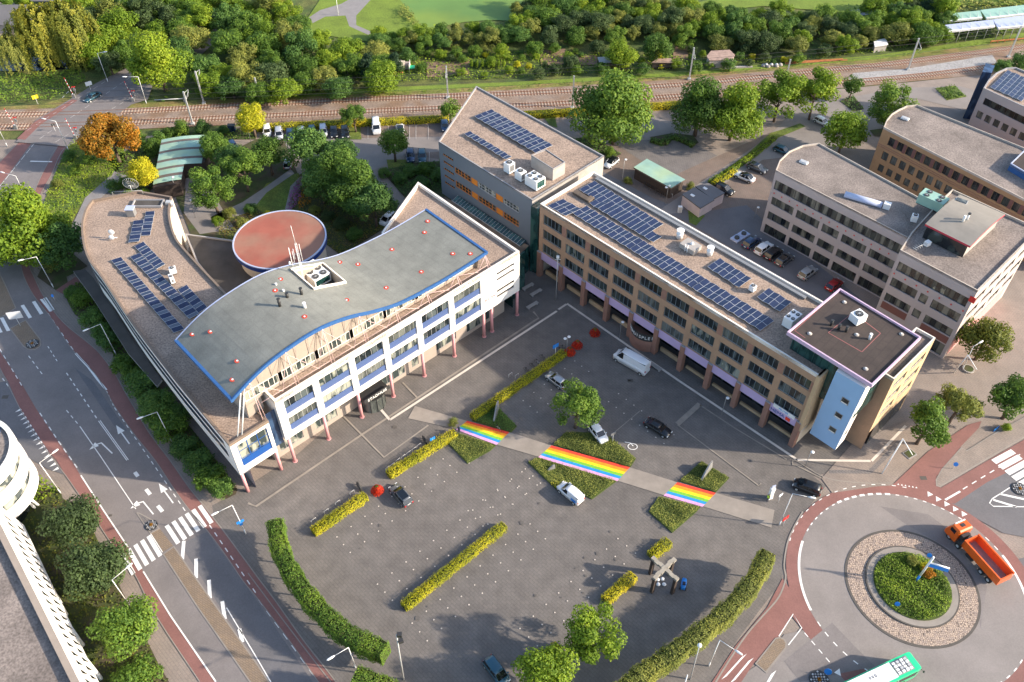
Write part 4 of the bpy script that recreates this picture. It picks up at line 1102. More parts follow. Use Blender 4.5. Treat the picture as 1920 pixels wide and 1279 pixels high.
# plant well in the roof
mb = MB(); zf = 17.2
cs = [(hu0, hm0), (hu1, hm0), (hu1, hm1), (hu0, hm1)]
for i in range(4):
 a, b = cs[i], cs[(i + 1) % 4]
 for k in range(4):
  p = (a[0] + (b[0] - a[0]) * k / 4, a[1] + (b[1] - a[1]) * k / 4); q = (a[0] + (b[0] - a[0]) * (k + 1) / 4, a[1] + (b[1] - a[1]) * (k + 1) / 4)
  mb.face([(*um(*p), zf), (*um(*p), zr_(p[0]) + .3), (*um(*q), zr_(q[0]) + .3), (*um(*q), zf)], 0)
 dx, dy = b[0] - a[0], b[1] - a[1]
for (a0, a1, b0, b1) in ((hu0 - .2, hu1 + .2, hm0 - .25, hm0), (hu0 - .2, hu1 + .2, hm1, hm1 + .25), (hu0 - .25, hu0, hm0, hm1), (hu1, hu1 + .25, hm0, hm1)):
 n = 4 if a1 - a0 > 1 else 1
 for k in range(n):
  x0, x1 = a0 + (a1 - a0) * k / n, a0 + (a1 - a0) * (k + 1) / n
  mb.face([(*um(x0, b0), zr_(x0) + .34), (*um(x1, b0), zr_(x1) + .34), (*um(x1, b1), zr_(x1) + .34), (*um(x0, b1), zr_(x0) + .34)], 1)
  for bb, fl in ((b0, 0), (b1, 1)):
   q = [(*um(x0, bb), zr_(x0) - .1), (*um(x1, bb), zr_(x1) - .1), (*um(x1, bb), zr_(x1) + .34), (*um(x0, bb), zr_(x0) + .34)]
   mb.face(q if not fl else q[::-1], 1)
mb.face([(*um(*c), zf) for c in cs], 2)
mb.build("plant_well", ["cream_wall", "coping_white", "roof_dark"], hall, True)
# penthouse walls
PF, PB, PU0, PU1 = 2.7, 15.8, -3.4, 41.2
mb = MB(); N = 50
for i in range(N):
 a, b = PU0 + (PU1 - PU0) * i / N, PU0 + (PU1 - PU0) * (i + 1) / N
 lean = -.7
 za_, zb_ = zr_(a) - TK, zr_(b) - TK; bz = 11.7 if b <= 0 else 14.4
 wt = 16.9 if b > 0 else 16.9
 if i % 2 == 0 or True:
  mb.face([(*um(a, PF), wt), (*um(b, PF), wt), (*um(b, PF + lean * .9), zb_), (*um(a, PF + lean * .9), za_)], 0)
 mb.face([(*um(a, PF), bz), (*um(b, PF), bz), (*um(b, PF), 15.1), (*um(a, PF), 15.1)], 0)
 mb.face([(*um(b, PB), bz), (*um(a, PB), bz), (*um(a, PB), za_), (*um(b, PB), zb_)], 0)
for u_ in (PU0, PU1):
 q = [(*um(u_, PF), 11.7), (*um(u_, PB), 11.7), (*um(u_, PB), zr_(u_) - TK), (*um(u_, PF - 1), zr_(u_) - TK)]
 mb.face(q if u_ == PU1 else q[::-1], 0)
for k in range(21):   # panel joints
 u_ = PU0 + .8 + k * 2.15
 if u_ < PU1: mb.obox((*um(u_, PF - .03), 16.95), (*(CU * .06), 0), (*(CM * (-1.0)), zr_(u_) - TK - 17.0), (*(CM * .05), 0), 1)
mb.build("penthouse_wall", ["penthouse_cladding", "concrete"], hall, True)
for k in range(7):
 a, b = PU0 + .3 + k * 6.4, min(PU0 + .3 + k * 6.4 + 5.8, PU1 - .2)
 window(hall, um(0, PF), um(49, PF), (a, b, 15.1, 16.9), nm=7, frame="coping_white", glass="glass_curtain", depth=0.0, fw=.1)
# pink steel masts and ties along the penthouse
for k in range(8):
 u_ = -2.2 + k * 6.35
 if u_ > 44: break
 zt = zr_(min(u_, UR1)) - .3
 mb = MB(); p = um(u_, .9); base = 12.1 if u_ < 0 else 14.9
 mb.tube((*um(u_, .6), base), (*um(u_, 1.35), zt), .07, n=6); mb.tube((*um(u_ + .5, .6), base), (*um(u_ + .15, 1.4), zt), .045, n=6)
 if u_ < 41:
  mb.tube((*um(u_, 1.2), zt - .3), (*um(u_ + 4.2, .7), 15.2), .045, n=5); mb.tube((*um(u_ + 4.2, .7), 15.2), (*um(u_ + 6.35, 1.3), zr_(min(u_ + 6.35, 42)) - .4), .045, n=5)
  mb.tube((*um(u_, .7), 15.5), (*um(u_ + 6.3, .7), 15.5), .035, n=5)
 mb.build("steel_mast", "pale_pink", hall, True)
mb = MB(); mb.tube((*um(-6.5, .4), 12.3), (*um(-3.5, 1.8), zr_(-3.5) - .6), .1, n=6); mb.tube((*um(-5.9, .2), 12.3), (*um(-2.9, 1.7), zr_(-3) - .6), .1, n=6); mb.build("steel_brace", "white_metal", hall, True)
# rotunda with the red roof
RO = W2(523, 455.5, 8.2); ro = Vector((-43.3, 127.1))
rot = MB(); rot.prism(circ(7.9, 56, ro), 0, 7.2, 0); rot.build("rotunda_wall", "cream_wall", hall, True)
mb = MB(); mb.prism(circ(8.6, 64, ro), 7.0, 8.0, 0, 0, True); rim = mb.build("rotunda_rim", "rotunda_blue", hall, True)
mb = MB(); mb.face([(x, y, 8.02) for x, y in circ(8.38, 64, ro)], 0); mb.ring(circ(8.62, 64, ro), circ(8.36, 64, ro), 7.9, 8.12, 1)
mb.build("rotunda_roof", ["roof_red", "edge_pale_blue"], hall, True)
an = ccw(WL([(347, 440), (436, 452), (490, 490), (640, 500), (660, 470), (720, 440), (720, 520), (560, 600), (420, 556), (370, 495)], 4.2))
mb = MB(); mb.prism(an, 0, 4.2, 0, 1); mb.ring(an, inset(an, .3), 4.0, 4.5, 2); mb.build("annex", ["concrete", "roof_dark", "coping_grey"], hall, True)
# entrance drum with the sign
ent = MB(); ec = Vector(um(16.6, 1.2))
ent.prism([(ec.x + 2.1 * math.cos(a * math.pi / 12), ec.y + 2.1 * math.sin(a * math.pi / 12)) for a in range(24)], 0, 3.0, 0, 1)
for a in range(12):
 x, y = ec.x + 2.12 * math.cos(a * math.pi / 6), ec.y + 2.12 * math.sin(a * math.pi / 6); ent.box(x - .05, x + .05, y - .05, y + .05, 0, 3.0, 1)
ent.build("entrance_drum", ["glass_grey", "dark_metal"], hall, True)
mb = MB(); mb.obox((*um(13.9, -.9), 3.9), (*(CU * 4.9), 0), (*(CM * 3.2), 0), (0, 0, .25)); mb.obox((*um(13.8, -1.0), 3.9), (*(CU * 5.1), 0), (*(CM * .12), 0), (0, 0, .85)); mb.build("entrance_canopy", "dark_metal", hall, True)
t = text_obj("STADHUIS", .82, "white_paint", hall, .03); place_text(t, um(0, -1.0), um(49, -1.0), 16.3, 4.32, .06)

# ---------------------------------------------------------------- tan brick office with lavender band
BA = Vector((5.0, 126.1)); BD = Vector((math.cos(R(-46.0)), math.sin(R(-46.0)))); BN = Vector((BD.y, -BD.x)); BM = -BN     # BM into the building
def bb(u, m): p = BA + BD * u + BM * m; return (p.x, p.y)
brown = thing("brick_office", "long tan brick office with brick pillars, lavender band and lavender rimmed tower", "office building", (BA.x, BA.y, 0))
BZ = 16.9; BL = 57.3; BW = 14.2
prects = []; pil = [.0 + 5.66 * i for i in range(11)]
for i in range(10):
 a, b = pil[i] + .95, pil[i + 1] - .1
 for z0, z1 in ((12.9, 15.05), (9.55, 11.7), (6.25, 8.4)): prects.append((a, b, z0, z1))
facade(brown, bb(0, 0), bb(BL, 0), 4.4, BZ, prects, "tan_brick", .3, name="front_wall")
for i, r in enumerate(prects):
 window(brown, bb(0, 0), bb(BL, 0), r, nm=5, nh=0, frame="frame_bluegrey", glass=["glass_dark", "glass", "glass_dark", "glass_grey", "glass", "glass_dark", "glass_curtain"][(i * 5 + i // 7) % 7], depth=.22, fw=.08)
for i in range(10):
 mb = MB(); a = pil[i] + .55; mb.obox((*bb(a, -.06), 4.4), (*(BD * 5.0), 0), (*(BM * .05), 0), (0, 0, 1.75)); mb.build("band_panel", "lavender", brown, True)
for i, u in enumerate(pil):
 mb = MB(); mb.obox((*bb(u - .1, -.35), 0), (*(BD * .85), 0), (*(BM * 1.0), 0), (0, 0, 6.0)); mb.obox((*bb(u - .12, -.37), 6.0), (*(BD * .9), 0), (*(BM * .36), 0), (0, 0, .14), 1)
 mb.build("pillar", ["pillar_brick", "coping_grey"], brown, True)
for i in range(10):
 for z in ((13.0, 14.9),):
  pass
for i in range(10):   # redder brick fields between the window bands
 mb = MB(); mb.obox((*bb(pil[i + 1] - .02, -.03), 12.9), (*(BD * .9), 0), (*(BM * .02), 0), (0, 0, 2.1)); mb.build("brick_field", "pillar_brick", brown, True)
mb = MB()  # recessed ground floor
mb.obox((*bb(.5, 3.2), 0), (*(BD * (BL - 3)), 0), (*(BM * .3), 0), (0, 0, 4.4), 0); mb.face([(*bb(0, 0), 4.4), (*bb(0, 3.4), 4.4), (*bb(BL, 3.4), 4.4), (*bb(BL, 0), 4.4)], 1)
mb.build("arcade_wall", ["glass_dark", "tan_brick"], brown, True)
for i in range(10):
 if i != 4:
  mb = MB(); mb.obox((*bb(pil[i] + .8, 1.2), 0), (*(BD * 4.8), 0), (*(BM * .35), 0), (0, 0, .55 if i > 5 else .9)); mb.build("low_wall", "sand_brick", brown, True)
mb = MB()
for a, b in (((BL, 0), (BL, BW)), ((BL, BW), (0, BW)), ((0, BW), (0, 0))):
 mb.face([(*bb(*a), 0), (*bb(*b), 0), (*bb(*b), BZ), (*bb(*a), BZ)])
mb.build("wall", "cream_wall", brown, True)
bp = [bb(0, 0), bb(BL, 0), bb(BL, BW), bb(0, BW)]
flat_roof(brown, bp, BZ - .55, "roof_gravel", "coping_white", .55, .3)
mb = MB(); mb.obox((*bb(1.5, BW - 1.3), BZ - .5), (*(BD * 45), 0), (*(BM * .6), 0), (0, 0, .35)); mb.build("gutter", "grey_metal", brown, True)
# curved bay with the white writing
bay = MB(); bc = Vector(bb(pil[4] + 3.1, 1.6)); pts = [(bc.x + 3.1 * math.cos(R(-136 + a)), bc.y + 3.1 * math.sin(R(-136 + a))) for a in range(-75, 76, 10)]
for i in range(len(pts) - 1):
 bay.face([(*pts[i], 0), (*pts[i + 1], 0), (*pts[i + 1], 2.6), (*pts[i], 2.6)], 0); bay.face([(*pts[i], 2.6), (*pts[i + 1], 2.6), (*pts[i + 1], 4.2), (*pts[i], 4.2)], 1)
bay.face([(*p, 2.6) for p in pts], 0)
bay.build("curved_bay", ["pillar_brick", "dark_metal"], brown, True)
for i, ch in enumerate("RAADHUISPLEIN"):
 a = R(-136 - 60 + i * 10); o = text_obj(ch, .95, "white_paint", brown, .02); q = brown.location
 o.location = (bc.x + 3.16 * math.cos(a) - q.x, bc.y + 3.16 * math.sin(a) - q.y, 3.4); o.rotation_euler = (R(90), 0, a + R(90))
# shop sign and banner at the right end
mb = MB(); mb.obox((*bb(pil[9] + 1.2, -.14), 5.75), (*(BD * 3.9), 0), (*(BM * .08), 0), (0, 0, .75)); mb.build("shop_sign", "white_paint", brown, True)
t = text_obj("PEUTER", .5, "sign_blue", brown, .01); place_text(t, bb(0, -.15), bb(BL, -.15), pil[9] + 3.1, 6.1, .02)
t = text_obj("HEMA", .95, "deep_blue", brown, .02); place_text(t, bb(0, -.07), bb(BL, -.07), pil[9] + 2.2, 5.0, .02)
mb = MB(); mb.obox((*bb(pil[9] + 3.7, -.12), 4.65), (*(BD * .8), 0), (*(BM * .05), 0), (0, 0, .7)); mb.build("shop_logo", "stripe_red", brown, True)
# end wall beyond the last pillar
mb = MB(); mb.obox((*bb(BL - .3, -.3), 4.4), (*(BD * .6), 0), (*(BM * 3.6), 0), (0, 0, BZ - 4.4)); mb.build("end_wall", "sand_brick", brown, True)
# tower: lavender rimmed brown roof
TZ = 20.0
tw = ccw(WL([(1476, 622), (1575, 540), (1728, 632), (1636, 722)], TZ))
mb = MB(); q = inset(tw, .24); mb.face([(x, y, TZ - .35) for x, y in q], 0); tr = mb.build("tower_roof", "roof_felt_brown", brown, True)
mb = MB(); mb.ring(tw, q, TZ - .65, TZ, 0); mb.face([(x, y, TZ - .65) for x, y in reversed(tw)]); mb.build("tower_rim", "lavender_trim", brown, True)
qi = inset(tw, .9); mb = MB()
for i in range(4): a, b = qi[i], qi[(i + 1) % 4]; mb.face([(*a, 11), (*b, 11), (*b, TZ - .65), (*a, TZ - .65)], 0)
mb.build("tower_glazing", "glass_green", brown, True)
mb = MB()
for i in range(4):
 a, b = Vector(qi[i]), Vector(qi[(i + 1) % 4]); d = (b - a).normalized(); n = Vector((d.y, -d.x)); L = (b - a).length
 for k in range(11):
  p = a + d * (L * k / 10); mb.obox((*(p - d * .05), 15), (*(d * .1), 0), (*(n * .08), 0), (0, 0, TZ - 16), 0)
mb.build("tower_mullion", "green_frame", brown, True)
mb = MB(); z = TZ - .335
pA, pB, pC, pD = [Vector(W2(x, y, TZ - .35)) for x, y in ((1553, 624), (1599, 586), (1651, 625), (1616, 660))]
for a, b in ((pA, pB), (pB, pC), (pC, pD), (pD, pA)): strip(mb, [a, b], .12, z)
for a, b in (((1490, 620), (1567, 550)), ((1490, 620), (1510, 634))): strip(mb, [Vector(W2(*a, TZ - .35)), Vector(W2(*b, TZ - .35))], .1, z)
mb.build("roof_line", "roof_line_red", tr, True)
# light blue stair tower (leaning outward at the foot) and white side
bt = [W(1568, 696, 19.0), W(1623, 729, 19.0), W(1566, 844, 2.6), W(1518, 812, 2.6)]
wt = [W(1636, 723, 19.0), W(1594, 826, 2.6)]
mb = MB(); back = BM * 3.0
A_, B_, C_, D_ = bt
E_ = Vector((B_.x, B_.y, 19)) + Vector((1.5, 1.35, 0)); F_ = Vector((C_.x, C_.y, 2.6)) + Vector((1.9, 2.0, 0))
mb.face([D_, C_, B_, A_], 0); mb.face([C_, F_, E_, B_], 1); mb.face([A_, B_, E_, A_ + Vector((2, 2.4, 0))], 1)
mb.face([D_, A_, A_ + Vector((2, 2.4, 0)), D_ + Vector((2.2, 2.4, 0))], 2)
mb.face([D_, D_ + Vector((2.2, 2.4, 0)), F_, C_], 2)
stair = mb.build("stair_tower", ["sky_blue_wall", "white_wall", "cladding_grey"], brown, True)
for k in range(3):
 c = Vector(W(*[(1583, 754), (1569, 783), (1556, 811)][k], [14.2, 10.4, 6.6][k]))
 ex = (B_ - A_).normalized(); ez = (A_ - D_).normalized(); n = ex.cross(ez).normalized()
 t_ = ((A_ - c).dot(n)); c = c + n * t_
 mb = MB(); o = c - ex * .6 - ez * .65; mb.obox(o + n * .02, ex * 1.2, ez * 1.3, n * .05, 0); w = mb.build("window", "coping_grey", stair, True)
 mb = MB(); mb.obox(o + n * .06 + ex * .1 + ez * .1, ex * 1.0, ez * 1.1, n * .03, 0); mb.obox(o + n * .08 + ex * .1 + ez * .1, ex * 1.0, ez * .22, n * .03, 1); mb.build("pane", ["glass_dark", "white_paint"], w, True)
 g0 = C_ + (B_ - C_) * (.2 + .28 * k); ex2 = (F_ - C_).normalized(); n2 = ex2.cross((B_ - C_).normalized()).normalized()
 mb = MB(); mb.obox(g0 + ex2 * .8 + n2 * .02, ex2 * .9, (B_ - C_).normalized() * 1.0, n2 * .06); mb.build("window", "glass_dark", stair, True)
# sand brick corner wing right of the stair tower
cw = [W2(1676, 717, BZ), W2(1754, 640, BZ), W2(1706, 612, BZ), W2(1638, 700, BZ)]
c0, c1, c2, c3 = [Vector(p) for p in cw]
c0 = Vector((55.5, 84.3)); c1 = c0 + Vector((math.cos(R(43.5)), math.sin(R(43.5)))) * 12.2; c3 = c0 + Vector((math.cos(R(134)), math.sin(R(134)))) * 3.2; c2 = c1 + (c3 - c0)
fr = []
for z0, z1 in ((13.2, 14.9), (10.0, 11.7), (6.8, 8.4)):
 fr += [(1.2, 5.2, z0, z1), (6.4, 10.8, z0, z1)]
facade(brown, c0, c1, 4.4, BZ, fr, "sand_brick", .3, name="side_wall")
for r in fr: window(brown, c0, c1, r, nm=4, frame="pale_metal", glass="glass_grey", depth=.2)
facade(brown, c3 + (c0 - c3) * -0.0, c0, 0, BZ, [], "tan_brick", name="corner_wall")
facade(brown, c1, c2, 0, BZ, [], "sand_brick"); facade(brown, c2, c3, 0, BZ, [], "sand_brick")
mb = MB(); mb.obox((*(c0 + (c1 - c0).normalized() * 1.5), 0), (*((c1 - c0).normalized() * 10), 0), (*((c3 - c0).normalized() * .3), 0), (0, 0, 4.4)); mb.build("shop_front", "glass_dark", brown, True)
for k in range(3):
 p = c0 + (c1 - c0) * (.32 + .32 * k); mb = MB(); mb.obox((*p, 0), (*((c1 - c0).normalized() * .5), 0), (*((c3 - c0).normalized() * .5), 0), (0, 0, 4.5)); mb.build("pillar", "sand_brick", brown, True)
flat_roof(brown, [tuple(p) for p in (c0, c1, c2, c3)], BZ - .5, "roof_gravel_dark", "coping_white", .5, .22, name="corner_roof")

# ---------------------------------------------------------------- grey office with orange panels (slanting)
gz = 16.6
G = [Vector(W2(x, y, gz)) for x, y in ((822, 265), (998, 375), (1133, 292), (893, 161))]   # L, B, R, T  (ccw)
grey = thing("clad_office", "grey clad office with orange window panels and a pointed gravel roof", "office building", (G[1].x, G[1].y, 0))
L01 = (G[1] - G[0]).length
gr = []
for u0, u1 in ((5.2, 9.8), (9.9, 11.8), (11.9, 16.8), (16.9, 18.9), (19, 23.2)):
 for z0, z1 in ((11.6, 13.0), (8.3, 9.8)): gr.append((u0 - .6, u1 - .6, z0, z1))
for k in range(5): gr.append((1.2, 4.2, 14.0 - k * 1.65, 14.5 - k * 1.65))
facade(grey, G[0], G[1], 4.2, gz, gr, "cladding_grey", .2, name="front_wall")
for i, r in enumerate(gr):
 if i >= 10: window(grey, G[0], G[1], r, nm=5, frame="orange_panel", glass="glass_dark", depth=.12, fw=.06)
 elif (i // 2) in (1, 3):
  mb = MB(); d = (G[1] - G[0]).normalized(); n = Vector((d.y, -d.x)); p = G[0] + d * r[0] - n * .1
  mb.obox((*p, r[2]), (*(d * (r[1] - r[0])), 0), (*(-n * .05), 0), (0, 0, r[3] - r[2])); mb.build("orange_panel", "orange_panel", grey, True)
 else:
  window(grey, G[0], G[1], r, nm=5, nh=1, frame="orange_panel" if not (i in (4, 8)) else "pale_metal", glass="glass_dark" if not (i in (4, 8)) else "glass_curtain", depth=.12, fw=.12)
facade(grey, G[1], G[2], 4.2, gz, [], "concrete"); facade(grey, G[2], G[3], 4.2, gz, [], "cladding_grey"); facade(grey, G[3], G[0], 4.2, gz, [], "cladding_grey")
ins = inset([tuple(p) for p in G], 2.5); mb = MB(); mb.prism(ins, 0, 4.25, 0); mb.face([(*p, 4.2) for p in reversed(G)], 0); mb.build("base", "glass_dark", grey, True)
mb = MB(); p = G[0] + Vector((2.2, -.2)); mb.tube((*p, 0), (*p, 4.2), .35, n=12); mb.build("column", "pale_metal", grey, True)
flat_roof(grey, [tuple(p) for p in G], gz - .3, "roof_gravel", "coping_grey", .3, .25)
rh = ccw(WL([(996, 292), (1024, 281), (1060, 305), (1037, 318)], gz + 2.2)); mb = MB(); mb.prism(rh, gz - .3, gz + 2.2, 0, 1); mb.ring(rh, inset(rh, .15), gz + 2.1, gz + 2.35, 2); mb.build("plant_room", ["concrete", "roof_gravel", "coping_grey"], grey, True)
# glazed link between the offices
lk = ccw(WL([(833, 372), (985, 452), (985, 465), (940, 460), (850, 400)], 6.2))
link_ = thing("link_building", "low link with dark glass roof strip between city hall and the grey clad office", "link building", (*lk[0], 0))
mb = MB(); mb.prism(ccw([um(49.3, 2), um(51.8, 6), (3.2, 127.3), (-13.5, 142.5), um(49.2, 27)]), 0, 6.2, 0, 1); mb.build("block", ["glass_green", "roof_tan_dirty"], link_, True)
d = (G[1] - G[0]).normalized(); n = Vector((d.y, -d.x)); mb = MB()
mb.obox((*(G[0] + d * 5.4 + n * .3), 6.6), (*(d * 19.5), 0), (*(n * 1.5), -.5), (0, 0, .08), 0)
for k in range(25): mb.obox((*(G[0] + d * (5.4 + k * .8) + n * .3), 6.68), (*(d * .04), 0), (*(n * 1.5), -.5), (0, 0, .05), 1)
mb.obox((*(G[0] + d * 5.4 + n * 1.8), 6.0), (*(d * 19.5), 0), (*(n * .12), 0), (0, 0, .25), 1)
mb.build("glass_roof_strip", ["glass_green", "pale_metal"], link_, True)
mb = MB(); gA, gB = Vector((3.4, 127.2)), Vector((4.8, 126.3))
mb.obox((gA.x, gA.y, 0), (gB.x - gA.x, gB.y - gA.y, 0), (1.2, 1.6, 0), (0, 0, 15.5), 0); mb.obox((*um(49.6, 4), 0), (3.4, 4.2, 0), (-.3, .3, 0), (0, 0, 8.6), 0)
for k in range(7):
 mb.obox((*um(49.6 + k * .35, 3.9), 0), (.08, .1, 0), (.3, -.3, 0), (0, 0, 8.6), 1)
mb.build("glazed_corner", ["glass_green", "green_frame"], link_, True)

# ---------------------------------------------------------------- grey panel office on the right
rg = thing("panel_office", "grey panel office with red dots, rounded gravel roof and crimson rimmed penthouse", "office building", (50.3, 139.3, 0))
Z1, Z2 = 14.8, 16.2
A1 = Vector((50.3, 139.4)); S1 = Vector((69.3, 119.0)); B2 = Vector((65.8, 114.2)); C2 = Vector((75.2, 104.0)); E2 = Vector((91.8, 119.9)); K2 = Vector((80.7, 131.4)); K1 = Vector((77.2, 127.9))
d = (S1 - A1).normalized(); L1 = (S1 - A1).length
cur = [Vector(W2(x, y, Z1)) for x, y in ((1536, 268), (1505, 272), (1480, 283), (1462, 300))]
b1 = [tuple(A1), tuple(S1), tuple(K1)] + [tuple(p) for p in cur]; b1 = ccw(b1)
gw = [5.0, 5.0, 3.5, 5.0, 5.0]; gap = (L1 - sum(gw)) / 6; rr = [(.5, L1 - .3, 10.7, 12.8)]; u = gap
cols = []
for w in gw:
 for z0, z1 in ((7.2, 9.0), (3.7, 5.5), (.15, 2.3)): rr.append((u, u + w, z0, z1))
 cols.append((u, u + w)); u += w + gap
facade(rg, A1, S1, 0, Z1, rr, "grey_panel", .3, name="front_wall")
for i, r in enumerate(rr):
 if i == 0:
  for k in range(6): a = r[0] + (r[1] - r[0]) * k / 6; window(rg, A1, S1, (a, a + (r[1] - r[0]) / 6, r[2], r[3]), nm=5, frame="dark_metal", glass="glass_grey", depth=.22, fw=.05, pos="glass_dark")
 else:
  gnd = r[2] < 1; window(rg, A1, S1, r, nm=5 if r[1] - r[0] > 4 else 3, frame="dark_metal", glass="glass_dark" if gnd else "glass_grey", depth=.22, fw=.05, pos=None if gnd else "glass_dark")
for a, b in [(cur[0], cur[1]), (cur[1], cur[2]), (cur[2], cur[3]), (cur[3], A1), (K1, cur[0]), (S1, K1)]:
 mb = MB(); mb.face([(*a, 0), (*b, 0), (*b, Z1), (*a, Z1)]); mb.build("wall", "grey_panel", rg, True)
flat_roof(rg, b1, Z1 - .35, "roof_gravel_grey", "coping", .35, .18)
L2 = (C2 - B2).length
r2 = [(.6, L2 - .6, 12.0, 14.0), (.6, 5.4, 8.5, 10.4), (6.0, 7.4, 8.5, 10.4), (8.2, L2 - .6, 8.5, 10.4), (.6, 5.4, 5.0, 6.8), (6.0, 7.4, 5.0, 6.8), (8.2, L2 - .6, 5.0, 6.8), (8.2, L2 - .6, .3, 3.0)]
facade(rg, B2, C2, 0, Z2, r2, "grey_panel", .3, name="front_wall")
for i, r in enumerate(r2):
 if i == 0:
  for k in range(4): a = r[0] + (r[1] - r[0]) * k / 4; window(rg, B2, C2, (a, a + (r[1] - r[0]) / 4, r[2], r[3]), nm=4, frame="dark_metal", glass="glass_curtain" if k == 2 else "glass_grey", depth=.22, fw=.05, pos="glass_dark")
 else: window(rg, B2, C2, r, nm=5 if r[1] - r[0] > 3 else 1, frame="dark_metal", glass="glass_grey", depth=.22, fw=.05, pos="glass_dark")
for (u0, u1) in ((.6, 5.4), (8.2, L2 - .6)):
 mb = MB(); d2 = (C2 - B2).normalized(); n2 = Vector((d2.y, -d2.x)); mb.obox((*(B2 + d2 * u0 + n2 * .02), 3.3), (*(d2 * (u1 - u0)), 0), (*(n2 * .04), 0), (0, 0, 1.5)); mb.build("panel", "maroon_panel", rg, True)
L3 = (E2 - C2).length; r3 = []
for z0, z1 in ((12.0, 13.6), (8.6, 10.2), (5.0, 6.7)):
 for k in range(4): r3.append((1.0 + k * 5.5, 1.0 + k * 5.5 + 4.5, z0, z1))
facade(rg, C2, E2, 0, Z2, r3, "warm_panel", .3, name="side_wall")
for r in r3: window(rg, C2, E2, r, nm=4, frame="dark_metal", glass="glass_grey", depth=.22, fw=.05)
mb = MB(); d3 = (E2 - C2).normalized(); n3 = Vector((d3.y, -d3.x)); mb.obox((*(C2 + d3 * 1 + n3 * .02), 0.3), (*(d3 * 20), 0), (*(n3 * .04), 0), (0, 0, 3.6)); mb.build("panel", "pink_steel", rg, True)
for a, b in ((E2, K2), (K2, K1), (S1, B2), (K1, S1)): facade(rg, a, b, 0, Z2, [], "grey_panel")
b2 = ccw([tuple(p) for p in (S1, B2, C2, E2, K2, K1)])
flat_roof(rg, b2, Z2 - .45, "roof_gravel_grey", "coping", .45, .2, name="roof")
for k in range(16):   # row of red dots
 u = .9 + k * (L1 - 1.4) / 15; p = A1 + d * u; n = Vector((d.y, -d.x)); mb = MB(); mb.obox((*(p - d * .12 + n * .01), 9.75), (*(d * .24), 0), (*(n * .05), 0), (0, 0, .26)); mb.build("red_dot", "red_paint", rg, True)
for k in range(7):
 u = .6 + k * (L2 - 1.2) / 6; p = B2 + d2 * u; mb = MB(); mb.obox((*(p - d2 * .12 + n2 * .01), 11.1), (*(d2 * .24), 0), (*(n2 * .05), 0), (0, 0, .28)); mb.build("red_dot", "red_paint", rg, True)
mb = MB(); mb.obox((*(C2 - d2 * .6 + n2 * .05), 13.6), (*(d2 * 1.0), 0), (*(n2 * .1), 0), (0, 0, 1.1)); mb.build("red_sign", "red_paint", rg, True)
# penthouse
ph = ccw(WL([(1735, 420), (1800, 365), (1885, 402), (1820, 462)], 18.6)); zc0 = 18.6
mb = MB(); qh = inset(ph, .5)
for i in range(4): a, b = qh[i], qh[(i + 1) % 4]; mb.face([(*a, 15.7), (*b, 15.7), (*b, zc0), (*a, zc0)], 0)
mb.build("penthouse_wall", "concrete", rg, True)
mb = MB(); p4 = [Vector(p) for p in ph]; n = 10
i0 = min(range(4), key=lambda i: p4[i].x); p4 = p4[i0:] + p4[:i0]   # leftmost first; ccw: left, bottom, right, top
for k in range(n):
 t0, t1 = k / n, (k + 1) / n; h0, h1 = math.sin(t0 * math.pi) * .7, math.sin(t1 * math.pi) * .7
 a, b, c, e = p4[0].lerp(p4[3], t0), p4[1].lerp(p4[2], t0), p4[1].lerp(p4[2], t1), p4[0].lerp(p4[3], t1)
 mb.face([(*a, zc0 + h0), (*b, zc0 + h0), (*c, zc0 + h1), (*e, zc0 + h1)], 0, True)
 mb.face([(*c, zc0 + h1), (*b, zc0 + h0), (*b, zc0 + h0 - .3), (*c, zc0 + h1 - .3)], 1); mb.face([(*a, zc0 + h0), (*e, zc0 + h1), (*e, zc0 + h1 - .3), (*a, zc0 + h0 - .3)], 1)
mb.face([(*p4[0], zc0), (*p4[1], zc0), (*p4[1], zc0 - .35), (*p4[0], zc0 - .35)][::-1], 1); mb.face([(*p4[2], zc0), (*p4[3], zc0), (*p4[3], zc0 - .35), (*p4[2], zc0 - .35)][::-1], 2)
mb.build("penthouse_roof", ["roof_felt_beige", "crimson", "dark_metal"], rg, True)
mb = MB(); a = Vector(ph[0]);
for w_ in range(2):
 a, b = (Vector(qh[0]), Vector(qh[1])) if w_ == 0 else (Vector(qh[1]), Vector(qh[2]))
mb.obox((*p4[0].lerp(p4[1], .05), 15.9), (*((p4[1] - p4[0]) * .9), 0), (.02, .02, 0), (0, 0, 2.3)); mb.build("penthouse_glazing", "glass_dark", rg, True)

# ---------------------------------------------------------------- orange brick office, grey office behind it
oz = 12.0
op = WL([(1657, 238), (1920, 373), (2010, 419), (2010, 325), (1919, 276), (1720, 196), (1700, 198), (1685, 205), (1672, 213), (1663, 224)], oz)
ob = thing("orange_brick_office", "orange brick office with purple window band and rounded gravel roof at the right edge", "office building", (*op[0], 0))
A, B = Vector(op[0]), Vector(op[2]); Lo = (B - A).length; ro_ = []
for k in range(18):
 u = 2.0 + k * 2.15
 if u + 1.3 < Lo: ro_ += [(u, u + 1.4, 8.7, 10.6), (u - .3, u + 1.1, 5.1, 7.0), (u - .2, u + 1.1, 2.2, 3.9)]
facade(ob, A, B, 0, oz, ro_, "orange_brick", .28, name="front_wall")
for r in ro_[:96]: window(ob, A, B, r, nm=2, frame="dark_metal" if r[2] != 5.2 else "coping_grey", glass="glass_dark" if r[2] > 8 else "glass_grey", depth=.2, fw=.06)
d = (B - A).normalized(); n = Vector((d.y, -d.x))
